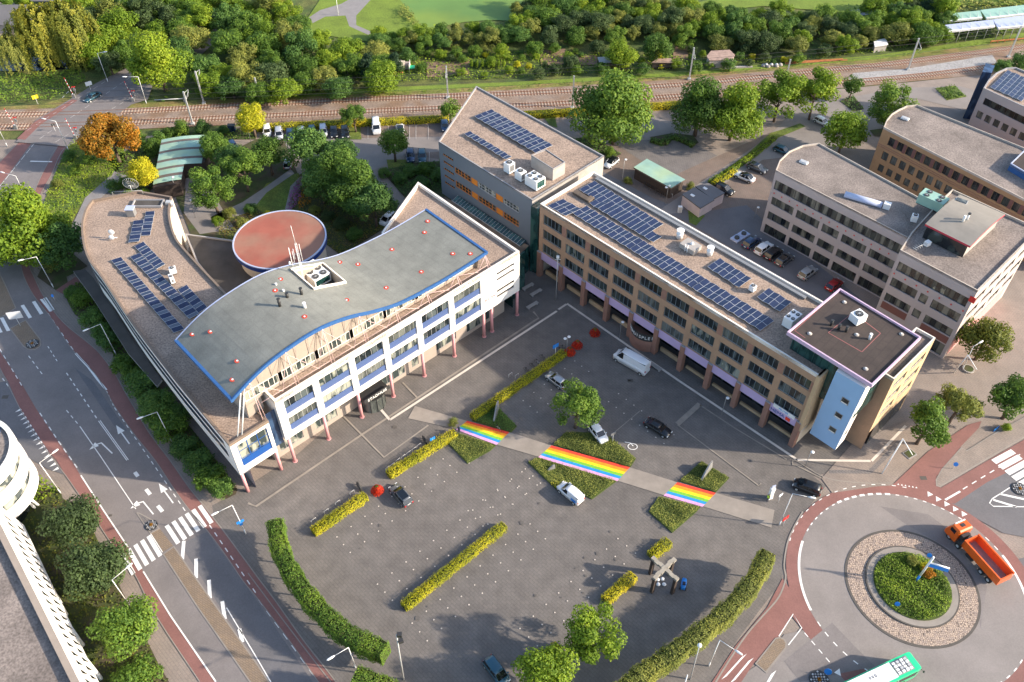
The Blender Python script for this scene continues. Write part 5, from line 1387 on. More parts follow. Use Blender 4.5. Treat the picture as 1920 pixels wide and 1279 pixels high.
for k in range(14):
 mb = MB(); u = 2.0 + k * 2.15 + 1.4; mb.obox((*(A + d * u + n * .01), 8.65), (*(d * .7), 0), (*(n * .04), 0), (0, 0, 2.0)); mb.build("band_panel", "maroon_panel", ob, True)
mb = MB(); mb.obox((*(A + n * .02), 7.6), (*(d * Lo), 0), (*(n * .05), 0), (0, 0, .12)); mb.obox((*(A + n * .02), 8.05), (*(d * Lo), 0), (*(n * .05), 0), (0, 0, .12)); mb.build("brick_course", "pillar_brick", ob, True)
op2 = ccw(op)
for i in range(len(op2)):
 a, b = op2[i], op2[(i + 1) % len(op2)]
 if (Vector(a) - A).length < .1: continue
 if abs((Vector(b) - Vector(a)).normalized().dot(d)) > .99 and (Vector(a) - A).length < Lo + 1 and abs((Vector(a) - A).dot(n)) < .5: continue
 facade(ob, a, b, 0, oz, [], "orange_brick")
flat_roof(ob, op2, oz - .4, "roof_gravel_grey", "coping", .4, .18)
bx = ccw(WL([(1895, 306), (1925, 277), (1990, 310), (1960, 345)], 13.2)); mb = MB(); mb.prism(bx, 11.6, 13.0, 0, 1); mb.ring(bx, inset(bx, .2), 12.6, 13.2, 2); mb.build("roof_box", ["rim_blue", "roof_felt_brown", "edge_pale_blue"], ob, True)
tz = 12.4
tp = WL([(1844, 165), (1920, 200), (2010, 245), (2010, 170), (1935, 138), (1905, 126), (1887, 127), (1868, 136), (1853, 150)], tz)
tg = thing("rounded_grey_office", "grey office with rounded end and dark stair tower beside the railway", "office building", (*tp[0], 0))
A, B = Vector(tp[0]), Vector(tp[2]); Lt = (B - A).length; rt = [(1.2, 16, 9.0, 10.6)] + [(.9 + k * 2.1, 2.3 + k * 2.1, 5.6, 7.3) for k in range(8)]
rt = [r for r in rt if r[1] < Lt]
facade(tg, A, B, 0, tz, rt, "grey_panel", .25, name="front_wall")
for i, r in enumerate(rt): window(tg, A, B, r, nm=8 if i == 0 else 2, frame="dark_metal", glass="glass_dark" if i == 0 else "glass_grey", depth=.18)
tp2 = ccw(tp)
for i in range(len(tp2)):
 a, b = Vector(tp2[i]), Vector(tp2[(i + 1) % len(tp2)])
 if (a - A).length < .1 or (abs((a - A).dot(Vector(((B - A).normalized().y, -(B - A).normalized().x)))) < .5 and (a - A).length < Lt + .5): continue
 facade(tg, a, b, 0, tz, [], "grey_panel")
flat_roof(tg, tp2, tz - .35, "roof_gravel", "coping_grey", .35, .3)
mb = MB(); st = ccw(WL([(1805, 222), (1822, 224), (1828, 210), (1812, 205)], 0)); mb.prism(st, 0, 12.0, 0); mb.build("stair_tower", "glass_blue", tg, True)

# ---------------------------------------------------------------- white buildings bottom left
wl = thing("strut_office", "cream building on slanting white struts with a gravel roof, bottom left corner", "office building", (-60, 50, 0))
T0, T1 = W(-28, 925, 12), W(160, 1300, 12); B0, B1 = W(45, 985, 4.2), W(205, 1320, 4.2)
M1 = W(34, 1050, 12)
rp = ccw([tuple(p[:2]) for p in (W(-28, 925, 12), W(160, 1300, 12), W(-200, 1400, 12), W(-250, 1000, 12))])
flat_roof(wl, rp, 11.2, "roof_gravel_grey", "coping_taupe", .8, .8)
mb = MB(); [mb.face([B0.lerp(B1, k / 40), B0.lerp(B1, (k + 1) / 40), T0.lerp(T1, (k + 1) / 40), T0.lerp(T1, k / 40)], 0) for k in range(40)]; mb.face([tuple(B0), (*W(-200, 1000, 4.2)[:2], 4.2), (*W(-250, 1400, 4.2)[:2], 4.2), tuple(B1)], 0)
mb.face([T0, W(-250, 1000, 12), W(-250, 1000, 4.2), B0], 0)
sw = mb.build("sloping_wall", "white_wall", wl, True)
for row in range(2):
 for k in range(22):
  s = .06 + k * .043; v = .68 - row * .36
  p0 = B0.lerp(B1, s); p1 = T0.lerp(T1, s); c = p0.lerp(p1, v); ex = (B1 - B0).normalized(); ez = (p1 - p0).normalized(); nn = ez.cross(ex).normalized()
  if nn.x < 0: nn = -nn
  mb = MB(); mb.face([c + nn * .07 + ex * .0, c + nn * .07 + ex * .6 - ez * .3, c + nn * .07 + ex * .25 - ez * 2.0][::1]); mb.face([c + nn * .08, c + nn * .08 + ex * .25 - ez * 2.0, c + nn * .08 + ex * .6 - ez * .3]); mb.build("slit_window", "glass_dark", sw, True)
for x, y in ((67, 1046), (87, 1083), (115, 1133), (126, 1155), (156, 1211), (190, 1273)):
 p = W(x, y, 0); t_ = (p.y - B0.y) / (B1.y - B0.y); q = B0.lerp(B1, t_) + Vector((-.5, 0, .2)); mb = MB(); mb.tube(p, q + Vector((-.6, .9, 1)), .26, n=8); mb.build("strut", "white_metal", wl, True)
mb = MB(); mb.prism(ccw([tuple(W2(-250, 1050)), W2(30, 1040), W2(150, 1300), W2(-250, 1400)]), 0, 4.25); mb.build("base", "glass_dark", wl, True)
wc = thing("banded_round_building", "white round building with curved balcony bands, left edge of the photo", "building", (-74, 71, 0))
cc_ = Vector(W2(-38, 915, 6)); rad = (Vector(W2(56, 930, 5)) - cc_).length
for k, z0 in enumerate((4.4, 8.0, 11.6)):
 mb = MB(); mb.ring(circ(rad + .25, 48, cc_), circ(rad - .4, 48, cc_), z0, z0 + 1.7, 0); mb.face([(x, y, z0) for x, y in reversed(circ(rad + .2, 48, cc_))]); mb.build("balcony_band", "white_wall", wc, True)
mb = MB(); mb.prism(circ(rad - .5, 48, cc_), 3.6, 12.9, 0, 1); mb.build("glazing", ["glass_curtain", "roof_gravel_grey"], wc, True)
mb = MB(); mb.prism(circ(rad - 2.2, 32, cc_), 0, 4, 0); mb.build("base", "glass_dark", wc, True)
for x, y in ((72, 948), (66, 953)):
 p = W(x, y, 0); mb = MB(); mb.tube(p, (p.x - 3.0, p.y + 1.2, 4.5), .22, n=8); mb.build("strut", "white_metal", wc, True)
mb = MB(); q = W(0, 826, 12); mb.cbox((q.x - .6, q.y, 10), 1.8, 3.5, 3, R(20)); mb.build("blue_panel", "rim_blue", wc, True)
# house, far left top
hz0 = 3.0; hp = ccw(WL([(-60, 44), (52, 42), (50, 16), (-60, 14)], hz0))
ho = thing("bungalow", "low house with dark pitched roof carrying a small solar panel, top left", "house", (*hp[0], 0))
mb = MB(); mb.prism(hp, 0, hz0, 0); mb.build("wall", "warm_panel", ho, True)
xs = [p[0] for p in hp]; ys = [p[1] for p in hp]; x0, x1, y0, y1 = min(xs) - .6, max(xs) + .6, min(ys) - .8, max(ys) + .8; ym = (y0 + y1) / 2
mb = MB(); mb.face([(x0, y0, hz0 - .1), (x1, y0, hz0 - .1), (x1, ym, hz0 + 3), (x0, ym, hz0 + 3)]); mb.face([(x1, y1, hz0 - .1), (x0, y1, hz0 - .1), (x0, ym, hz0 + 3), (x1, ym, hz0 + 3)]); mb.face([(x1, y0, hz0 - .1), (x1, y1, hz0 - .1), (x1, ym, hz0 + 3)])
mb.build("roof", "asphalt_dark", ho, True)
for k in range(3): window(ho, (x0 + .6, y0 + .8), (x1 - .6, y0 + .8), (x1 - x0 - 3.5 - k * 4, x1 - x0 - 2 - k * 4, .6, 2.2), nm=2, glass="glass_dark", depth=-.05)
h2 = thing("brick_house", "part of a dark roofed house behind the willow trees, top edge", "house", (*W2(110, 2), 0))
hq = ccw(WL([(95, 0), (160, -8), (160, -40), (95, -40)], 3)); mb = MB(); mb.prism(hq, 0, 3, 0); mb.build("wall", "warm_panel", h2, True)
xs = [p[0] for p in hq]; ys = [p[1] for p in hq]; a0, a1, b0, b1_ = min(xs) - .5, max(xs) + .5, min(ys) - .6, max(ys) + .6; bm = (b0 + b1_) / 2
mb = MB(); mb.face([(a0, b0, 2.9), (a1, b0, 2.9), (a1, bm, 6.5), (a0, bm, 6.5)]); mb.face([(a1, b1_, 2.9), (a0, b1_, 2.9), (a0, bm, 6.5), (a1, bm, 6.5)]); mb.build("roof", "asphalt_dark", h2, True)
# green copper roofed shed, bicycle shed, huts
sh1 = thing("long_shed", "long shed with a striped copper green and brown curved roof beside the orange tree", "shed", (*W2(305, 350), 0))
zs_ = 3.4; pts = [W2(303, 262, zs_), W2(388, 253, zs_), W2(384, 303, zs_), W2(340, 310, zs_), W2(336, 343, zs_), W2(286, 350, zs_)]
mb = MB(); mb.prism(ccw(pts), 0, zs_ - .15, 0); mb.build("wall", "timber_dark", sh1, True)
mb = MB(); Lp, Rp = (Vector(W2(303, 262, zs_)), Vector(W2(286, 350, zs_))), (Vector(W2(388, 253, zs_)), Vector(W2(372, 338, zs_)))
seq = [(.0, .07), (.07, .12), (.12, .27), (.27, .32), (.32, .47), (.47, .52), (.52, .64), (.64, .69), (.69, .80), (.80, .86), (.86, .96)]
for k, (a, b) in enumerate(seq):
 half = a >= .47
 for s in range(8):
  t0, t1 = s / 8, (s + 1) / 8
  if half and a >= .62 and t0 >= .56: continue
  if a >= .62: pass
  h = lambda t: zs_ + .35 * math.sin(t * math.pi)
  P = [(*Lp[0].lerp(Lp[1], b).lerp(Rp[0].lerp(Rp[1], b), t0), h(t0)), (*Lp[0].lerp(Lp[1], b).lerp(Rp[0].lerp(Rp[1], b), t1), h(t1)), (*Lp[0].lerp(Lp[1], a).lerp(Rp[0].lerp(Rp[1], a), t1), h(t1)), (*Lp[0].lerp(Lp[1], a).lerp(Rp[0].lerp(Rp[1], a), t0), h(t0))]
  mb.face(P, k % 2, True)
mb.build("roof", ["copper_green", "copper_brown"], sh1, True)
sh2 = thing("bicycle_shed", "dark bicycle shed with a plain pale green roof in the car park", "shed", (*W2(1258, 370), 0))
sp = ccw(WL([(1188, 314), (1213, 298), (1285, 337), (1258, 353)], 2.9)); mb = MB(); mb.prism(inset(sp, .25), 0, 2.6, 0); mb.build("wall", "timber_dark", sh2, True)
mb = MB(); mb.prism(sp, 2.6, 2.95, 1, 0, True); mb.build("roof", ["copper_green", "copper_brown"], sh2, True)
for nm, px, lab in (("utility_hut", [(1280, 365), (1302, 352), (1338, 375), (1313, 390)], "flat roofed concrete hut with two pale walls beside the solar roofed office"), ("utility_hut", [(1305, 350), (1328, 344), (1358, 362), (1337, 373)], "smaller flat roofed concrete hut joined behind its twin beside the black parked car")):
 hp_ = ccw(WL(px, 2.6)); hh = thing(nm, lab, "hut", (*hp_[0], 0), group=None)
 mb = MB(); mb.prism(hp_, 0, 2.45, 0); mb.build("wall", "lilac_concrete", hh, True)
 mb = MB(); mb.prism(inset(hp_, -.12), 2.45, 2.65, 0, 1); c = sum((Vector(p) for p in hp_), Vector((0, 0))) / 4; mb.cbox((c.x - 1, c.y + .6, 2.65), .9, .6, .12, R(-46), 2); mb.build("roof", ["roof_dark", "asphalt_dark", "white_metal"], hh, True)
# ---------------------------------------------------------------- trees
TONE = {"leaf_green": "green", "leaf_deep": "dark", "leaf_bright": "bright", "leaf_olive": "olive", "leaf_grey": "greyish", "leaf_yellow": "yellow"}
def trunk_mesh(name, h, r, crown_r, seed):
 q = random.Random(seed); mb = MB(); lean = Vector((q.uniform(-.06, .06), q.uniform(-.06, .06), 1))
 top = lean * h
 mb.tube((0, 0, -.1), lean * (h * .45), r, r * .75, 8); mb.tube(lean * (h * .45), top, r * .75, r * .4, 8)
 for i in range(6):
  a = q.uniform(0, 6.28); z = h * q.uniform(.5, .95); s = lean * z; e = s + Vector((math.cos(a), math.sin(a), q.uniform(.6, 1.1))) * crown_r * q.uniform(.4, .75)
  mb.tube(s, e, r * .35, r * .1, 5)
 return mb.mesh(name, "bark")
PROT = {}
def proto(kind, size):
 """crown meshes of a few sizes and habits, made once and shared"""
 k = (kind, size)
 if k in PROT: return PROT[k]
 sd = len(PROT) * 13 + 5
 r = {'s': 2.2, 'm': 4.0, 'l': 6.4}[size]; n = {'s': 3000, 'm': 8500, 'l': 17000}[size]; lf = {'s': .14, 'm': .18, 'l': .225}[size]
 if kind == 'round': me = crown_mesh("crown", sd, r, r * .95, n, lf, "leaf_green", 30)
 elif kind == 'loose': me = crown_mesh("crown", sd, r, r * .9, int(n * .85), lf, "leaf_green", 44, .3)
 elif kind == 'tall': me = crown_mesh("crown", sd, r, r * 1.35, n, lf, "leaf_green", 36, .36)
 elif kind == 'cone': me = crown_mesh("crown", sd, r, r * 1.7, n, lf, "leaf_spruce", 40, .32, 'cone')
 elif kind == 'willow': me = willow_mesh("crown", sd, r, r * 1.15, int(n * 1.3), lf * .9, "leaf_willow")
 elif kind == 'dense': me = crown_mesh("crown", sd, r, r * .85, int(n * 1.15), lf, "leaf_deep", 48, .34)
 PROT[k] = (me, r); return PROT[k]
TR = {}
ORD = "first second third fourth fifth sixth seventh eighth ninth tenth eleventh twelfth thirteenth fourteenth fifteenth sixteenth seventeenth eighteenth nineteenth twentieth".split()
def number_off(items, fmt):
 """items: (key, x, object); look-alikes of one key are told apart by their order from the left"""
 ks = {}
 for k, x, o in items: ks.setdefault(k, []).append((x, o))
 for k, l in ks.items():
  l.sort(key=lambda t: t[0])
  for i, (x, o) in enumerate(l): o['label'] = fmt(k, "only" if len(l) == 1 else ORD[i % 20] + (" from left" if i < 20 else " after twenty others"))
def tree(cx, cy, zc_, r, kind, m, label, group=None, size=None, name="tree", sz=1.0, base=0.0, cat="tree", trunk=True):
 """crown centre seen at pixel (cx, cy) with centre height zc_ and radius r in metres"""
 size = size or ('s' if r < 2.9 else 'm' if r < 5.2 else 'l')
 me, r0 = proto(kind, size); p = W(cx, cy, zc_)
 t = thing(name, label, cat, (p.x, p.y, base), rng.uniform(0, 6.28), group)
 h = zc_
 if trunk:
  key = (round(h), size)
  if key not in TR: TR[key] = trunk_mesh("trunk", max(1.2, round(h) * 1.0), .05 * r + .09, r * .8, len(TR))
  link("trunk", TR[key], t)
 c = link("crown", me, t); c.location = (0, 0, zc_ - base); s = 1.05 * r / r0 * rng.uniform(.97, 1.03); c.scale = (s, s, s * sz)
 c.material_slots[0].link = 'OBJECT'; c.material_slots[0].material = MATS[m]
 return t
T = tree
T(1155, 208, 8.5, 8.4, 'round', "leaf_green", "huge green maple tree beside the pointed gravel roof", sz=.95)
T(1312, 200, 7.5, 5.8, 'round', "leaf_green", "darker of the two merged big trees above the empty parking bays")
T(1378, 213, 7.0, 6.2, 'round', "leaf_bright", "sunlit tall tree with bare pale trunk over the parking bays")
T(1462, 182, 6.5, 4.9, 'tall', "leaf_bright", "round bright tree left of its leaning twin by the railway", sz=.85)
T(1530, 176, 6.8, 4.6, 'tall', "leaf_bright", "bright tree on a leaning trunk above the small white car", sz=.9)
T(1600, 160, 3.8, 2.5, 'loose', "leaf_green", "small young tree in a round bed by the tracks")
T(1672, 200, 5.5, 4.2, 'tall', "leaf_green", "half dark tree in front of the orange brick office", sz=.9)
T(1584, 250, 5.5, 4.6, 'round', "leaf_bright", "yellow green tree behind the rounded gravel roof")
T(45, 430, 6.5, 7.4, 'round', "leaf_bright", "very large bright tree overhanging the left road")
T(112, 462, 5.0, 4.6, 'loose', "leaf_deep", "dark tree tucked between the big bright tree and curved wing")
T(208, 262, 6.0, 6.0, 'loose', "leaf_orange", "large orange autumn tree by the level crossing")
T(268, 325, 4.0, 2.9, 'round', "leaf_yellow", "small yellow tree between the orange tree and long shed")
T(294, 118, 7.5, 6.6, 'round', "leaf_bright", "large lime green tree beside the road north of the tracks")
T(78, 72, 6.2, 6.8, 'willow', "leaf_willow", "left of two big weeping willows by the canal", name="willow_tree")
T(128, 62, 6.8, 6.6, 'willow', "leaf_willow", "right of two big weeping willows by the canal", name="willow_tree")
T(22, 100, 5.0, 3.6, 'willow', "leaf_olive", "thin weeping willow at the water at the left edge", name="willow_tree")
T(396, 355, 6.0, 3.9, 'tall', "leaf_green", "nearest dark tree of the courtyard, two pale trunks below", sz=.85)
T(454, 316, 6.0, 3.5, 'tall', "leaf_green", "middle dark courtyard tree with one bare trunk", sz=.85)
T(502, 288, 5.5, 3.3, 'round', "leaf_green", "courtyard tree closest to the silver parked car")
T(402, 277, 5.0, 3.1, 'round', "leaf_green", "courtyard tree leaning over the copper green roof")
T(440, 300, 5.0, 3.2, 'round', "leaf_deep", "small courtyard tree below the dark blue car")
T(578, 280, 6.0, 4.6, 'dense', "leaf_deep", "leftmost tree of the dark group behind the wavy roof")
T(624, 318, 6.5, 5.2, 'dense', "leaf_green", "broad dark tree in the middle of the group behind the wavy roof")
T(668, 352, 6.5, 5.2, 'round', "leaf_green", "dark tree with sunlit top nearest the wavy roof")
T(700, 382, 6.0, 4.4, 'dense', "leaf_deep", "rightmost dark tree beside the half hidden white car")
T(640, 292, 6.5, 3.6, 'dense', "leaf_deep", "back tree of the dark group facing the parked cars")
T(602, 345, 5.0, 3.8, 'dense', "leaf_deep", "shaded low tree over the purple flower bed")
T(738, 270, 4.6, 3.0, 'round', "leaf_green", "round dark tree standing alone in front of the white minibus")
T(663, 218, 4.2, 2.9, 'loose', "leaf_green", "small tree on the grass strip between parking bays")
T(471, 224, 4.6, 3.2, 'round', "leaf_yellow", "yellow green tree at the end of the golden hedge")
T(845, 206, 3.8, 2.5, 'loose', "leaf_green", "small tree against the tip of the grey clad office")
T(340, 241, 1.6, 1.9, 'round', "leaf_green", "left of two ball shaped bushes by the catenary mast", name="bush", cat="bush", trunk=False)
T(381, 240, 1.6, 1.9, 'round', "leaf_deep", "right of two ball shaped bushes by the catenary mast", name="bush", cat="bush", trunk=False)
T(1082, 762, 5.4, 3.3, 'tall', "leaf_green", "single plaza tree above the middle rainbow crossing", sz=.82)
T(1113, 1188, 5.0, 3.2, 'tall', "leaf_bright", "bright tree left of the crossed beam sculpture", sz=.85)
T(1018, 1266, 4.5, 3.3, 'round', "leaf_bright", "bright tree cut off by the bottom edge of the photo")
T(1738, 796, 5.0, 3.6, 'loose', "leaf_green", "dark tree in a square planter near the sand brick corner")
T(1796, 762, 4.6, 3.3, 'loose', "leaf_olive", "olive tree behind the one in the square planter")
T(1848, 640, 4.6, 3.8, 'round', "leaf_willow", "yellowish tree in a round planter by the red dotted office")
T(1903, 748, 5.0, 4.0, 'loose', "leaf_green", "dark tree at the right edge above a small shrub")
T(134, 986, 4.2, 3.5, 'round', "leaf_grey", "upper of three round trees beside the strut building")
T(173, 1070, 4.2, 3.7, 'round', "leaf_grey", "middle of three round trees beside the strut building")
T(233, 1181, 4.2, 3.5, 'round', "leaf_green", "lowest brighter tree of three beside the strut building")
T(258, 1270, 1.4, 2.6, 'round', "leaf_green", "low wide shrub at the bottom edge beside the pavement", name="shrub", cat="shrub", trunk=False, sz=.6)
T(388, 285, 2.0, 1.2, 'round', "leaf_green", "small shrub at the corner of the striped shed", name="shrub", cat="shrub", trunk=False)
# shrubs along the shaded bed beside the wing
sitm = []; sit2 = []; sit3 = []
for i, (x, y, r) in enumerate([(155, 560, 2.0), (175, 598, 2.2), (205, 640, 2.1), (235, 685, 2.2), (268, 722, 2.8), (292, 762, 3.0), (315, 800, 2.8), (345, 838, 2.2), (372, 868, 2.3), (395, 898, 2.4), (415, 915, 1.7), (135, 548, 1.4), (250, 705, 2.0), (190, 620, 1.8), (330, 778, 2.2)]):
 sitm.append((("wing",), y, T(x, y, 1.3 + (.8 if 4 <= i <= 6 else 0), r, 'dense', ["leaf_green", "leaf_deep", "leaf_deep"][i % 3], "dark shrub in the shaded bed between pavement and curved wing", group="shrubs along the curved wing", name="shrub", cat="shrub", trunk=False, sz=.75)))
number_off(sitm, lambda k, n: "dark shrub in the shaded bed along the curved wing, %s one going down" % n.replace(" from left", ""))
for i, (x, y, r, m) in enumerate([(235, 345, 1.6, "leaf_green"), (255, 262, 2.2, "leaf_green"), (285, 280, 2.4, "leaf_green"), (300, 262, 2.0, "leaf_deep"), (320, 250, 1.6, "leaf_green"), (240, 370, 1.5, "leaf_bright"), (210, 350, 1.5, "leaf_deep"), (140, 318, 1.4, "leaf_green"), (130, 292, 1.6, "leaf_deep"), (165, 300, 1.3, "leaf_green"), (108, 345, 1.2, "leaf_olive"), (270, 368, 1.5, "leaf_bright"), (420, 245, 1.4, "leaf_deep"), (95, 500, 1.3, "leaf_olive")]):
 sit2.append(((TONE[m],), x, T(x, y, .9, r, 'round', m, "x", group="shrubs near the orange tree", name="shrub", cat="shrub", trunk=False, sz=.8)))
number_off(sit2, lambda k, n: "%s shrub in the beds around the orange tree, %s" % (k[0], n))
for i, (x, y, r, m) in enumerate([(470, 392, 1.4, "leaf_deep"), (503, 405, 1.2, "leaf_yellow"), (430, 400, 1.3, "leaf_olive"), (640, 420, 1.7, "leaf_grey"), (615, 405, 1.5, "leaf_grey"), (665, 440, 1.6, "leaf_deep"), (455, 418, 1.2, "leaf_olive"), (408, 415, 1.2, "leaf_bright"), (720, 325, 1.4, "leaf_deep"), (770, 322, 1.8, "leaf_deep"), (800, 318, 2.0, "leaf_green"), (825, 330, 1.9, "leaf_deep"), (750, 335, 1.6, "leaf_deep"), (790, 345, 1.8, "leaf_deep"), (590, 395, 1.2, "leaf_olive")]):
 sit3.append(((TONE[m],), x, T(x, y, .8, r, 'dense', m, "x", group="courtyard garden shrubs", name="shrub", cat="shrub", trunk=False, sz=.75)))
number_off(sit3, lambda k, n: "low %s shrub in the courtyard garden behind city hall, %s" % (k[0], n))
T(1888, 802, .6, .8, 'round', "leaf_bright", "small bright shrub under the right edge tree", name="shrub", cat="shrub", trunk=False)
T(1143, 288, .8, 1.3, 'round', "leaf_green", "shrub at the foot of the huge maple tree", name="shrub", cat="shrub", trunk=False)
T(1178, 340, .5, .9, 'round', "leaf_olive", "small shrub at the left end of the bicycle shed", name="shrub", cat="shrub", trunk=False)
T(1294, 350, .5, .9, 'round', "leaf_olive", "small shrub at the right end of the bicycle shed", name="shrub", cat="shrub", trunk=False)
T(849, 792, .6, .75, 'round', "leaf_olive", "single potted shrub at the start of the first rainbow crossing", name="shrub", cat="shrub", trunk=False)
# woods beyond the railway: every tree its own object
def in_px(p, poly): return inside(p, poly)
woods = [
 ([(150, 10), (300, 0), (330, 40), (262, 95), (205, 125), (160, 100), (148, 60)], 3.4, 5.0),
 ([(420, 20), (560, 0), (568, 60), (700, 85), (735, 130), (735, 150), (640, 170), (540, 178), (470, 180), (400, 178), (370, 140), (400, 80)], 3.2, 4.6),
 ([(330, 10), (440, 0), (425, 40), (400, 60), (330, 110)], 3.2, 4.4),
 ([(700, 62), (960, 52), (960, 80), (700, 92)], 2.0, 2.7),
 ([(960, 15), (1250, 5), (1420, 25), (1640, 30), (1640, 86), (1420, 90), (1290, 78), (1250, 66), (960, 74)], 2.2, 3.3),
 ([(1000, 0), (1240, -20), (1240, 20), (1000, 30)], 3.0, 4.0),
 ([(1640, 10), (1770, 0), (1770, 75), (1640, 60)], 2.7, 3.8),
 ([(0, 20), (60, 0), (60, 10), (0, 30)], 2.4, 3.0),
]
wl_lab = {"leaf_green": "mid green tree in the dense woods beyond the railway", "leaf_deep": "dark green tree in the dense woods beyond the railway", "leaf_bright": "light green tree in the dense woods beyond the railway",
  "leaf_olive": "olive tinted tree in the dense woods beyond the railway", "leaf_grey": "grey green willow like tree in the woods beyond the railway"}
AREA = ["wood above the level crossing", "wood north of the courtyard car park", "wood at the top left corner", "tree row along the duckweed pond", "wood beyond the allotments", "back wood behind the pond", "wood beside the station canopies", "trees behind the bungalow"]; wit = []
wr_ = random.Random(21); placed = []
for wi, (poly, ra, rb) in enumerate(woods):
 xs = [p[0] for p in poly]; ys = [p[1] for p in poly]
 for _ in range(900):
  x, y = wr_.uniform(min(xs), max(xs)), wr_.uniform(min(ys), max(ys))
  if not inside((x, y), poly): continue
  if any(abs(x - a) < 17 and abs(y - b) < 12 for a, b in ((290, 138), (322, 132), (345, 115), (366, 98), (392, 78), (398, 55), (392, 30), (250, 150))): continue
  p = Vector(W2(x, y, 3)); r = wr_.uniform(ra, rb)
  if any((p - q).length < .82 * (r + s) * .9 for q, s in placed): continue
  placed.append((p, r))
  k = wr_.choice(['round', 'loose', 'tall', 'dense', 'round']); m = wr_.choice(["leaf_green", "leaf_green", "leaf_deep", "leaf_bright", "leaf_olive", "leaf_grey", "leaf_bright"])
  ym = (min(ys) + max(ys)) / 2; hh_ = (max(ys) - min(ys)) / 3
  row = "front row" if y > max(ys) - hh_ else "back row" if y < min(ys) + hh_ else "middle row"
  o = T(x, y, r * wr_.uniform(.65, 1.0), r, k, m, wl_lab[m], group="trees in the woods beyond the railway", size='m', sz=wr_.uniform(.75, 1.05), trunk=r > 3.4)
  wit.append(((TONE[m], row, AREA[wi]), x, o))
number_off(wit, lambda k, n: "%s tree, %s, %s of the %s" % (k[0], n, k[1], k[2]))
for x, y, s in ((690, 130, 2.6), (740, 122, 2.2), (1740, 20, 3.0)):
 T(x, y, 3.5, s, 'cone', "leaf_spruce", {690: "dark conical spruce left of the garden greenhouse", 740: "smaller conical spruce touching the garden greenhouse", 1740: "tall conifer beside the station canopies"}[x], name="spruce_tree", cat="conifer")
# smaller trees and bushes of the allotments
ar = random.Random(5); al = []; ait = []
apoly = [(745, 100), (960, 92), (1250, 88), (1450, 108), (1640, 82), (1620, 92), (1450, 118), (1290, 128), (1040, 140), (880, 142), (745, 130)]
for _ in range(1500):
 x, y = ar.uniform(745, 1640), ar.uniform(82, 142)
 if not inside((x, y), apoly): continue
 if any(a <= x <= b and c <= y <= d for a, b, c, d in ((1010, 1065, 92, 122), (1080, 1120, 104, 124), (1262, 1290, 85, 112), (1228, 1260, 108, 120), (1325, 1378, 94, 118), (800, 860, 118, 140))): continue
 p = Vector(W2(x, y, .8)); r = ar.uniform(.8, 2.2)
 if any((p - q).length < (r + s) * 1.25 for q, s in al): continue
 al.append((p, r)); seg_ = int((x - 745) / 128); m = ar.choice(["leaf_green", "leaf_bright", "leaf_deep", "leaf_bright", "leaf_grey", "leaf_yellow" if r < 1.4 else "leaf_green"])
 ait.append(((TONE[m], ["beside the greenhouse", "by the bean rows", "near the left soil plots", "around the tin hut", "near the bright round tree", "by the low rusty shed", "around the large rusty shed"][min(6, seg_)], "upper" if y < 105 else "lower"), x, T(x, y, r * .7, r, ar.choice(['round', 'loose', 'dense']), m, "x", group="allotment bushes", name="bush", cat="bush", size='s', trunk=False, sz=.85)))
number_off(ait, lambda k, n: "%s allotment bush %s, %s half, %s" % (k[0], k[1], k[2], n))
T(1163, 105, 3.4, 3.4, 'round', "leaf_bright", "bright round tree hiding an allotment shed roof")
T(1232, 92, 4.0, 3.6, 'round', "leaf_green", "tall green tree behind the low rusty allotment shed")
T(1070, 120, 1.8, 2.0, 'dense', "leaf_grey", "grey green bush beside the bare allotment plots", name="bush", cat="bush", trunk=False)
for x, y, r in ((1880, 128, 2.2), (1912, 118, 2.4)):
 T(x, y, 2.0, r, 'dense', "leaf_deep", "dark bush %s above the rounded grey office roof" % ("left" if x < 1900 else "right"), name="bush", cat="bush", trunk=False)

# ---------------------------------------------------------------- hedges
def hedge(name, label, pts, w, z0, z1, m, dens=26, leaf=.13, cat="hedge", group=None, px=True, zpx=None, sub=3, amp=1.0, rt=.15):
 zpx = (z0 + z1) / 2 if zpx is None else zpx
 path = [Vector(W2(x, y, zpx)) for x, y in pts]; path = smooth_line(path, sub) if len(path) > 2 else path
 c = path[0]; t = thing(name, label, cat, (c.x, c.y, 0), 0, group)
 me = hedge_mesh("foliage", len(label), [(p.x - c.x, p.y - c.y) for p in path], w, z0, z1, dens, leaf, m, rt, amp=amp)
 link("foliage", me, t); return t, path
Hh = 1.15
hedge("hedge", "long clipped yellow hedge along bicycle stands up to the lamp", [(886, 782), (1057, 662)], 1.35, 0, Hh, "leaf_yellow", 90, .075)
hedge("hedge", "clipped yellow hedge ending at the first rainbow crossing", [(729, 890), (853, 812)], 1.45, 0, Hh, "leaf_yellow", 90, .075)
hedge("hedge", "clipped yellow hedge left of the red flower cone", [(588, 997), (685, 930)], 1.5, 0, Hh, "leaf_yellow", 90, .075)
hedge("hedge", "longest free standing yellow hedge in the middle of the square", [(758, 1137), (945, 986)], 1.4, 0, Hh, "leaf_yellow", 90, .075)
hedge("hedge", "short yellow hedge touching the crossed beam sculpture", [(1221, 1042), (1253, 1016)], 1.5, 0, Hh, "leaf_yellow", 90, .075)
hedge("hedge", "short yellow hedge between bright tree and crossed beam sculpture", [(1135, 1126), (1187, 1080)], 1.5, 0, Hh, "leaf_yellow", 90, .075)
hedge("hedge", "tiny yellow hedge stub beside the bottom edge tree", [(1020, 1237), (1046, 1213)], 1.4, 0, Hh, "leaf_yellow", 90, .075)
hedge("hedge", "golden hedge behind the parked cars along the railway", [(482, 240), (660, 231), (840, 222)], 1.5, 0, 1.5, "leaf_yellow", 45, .1, sub=2)
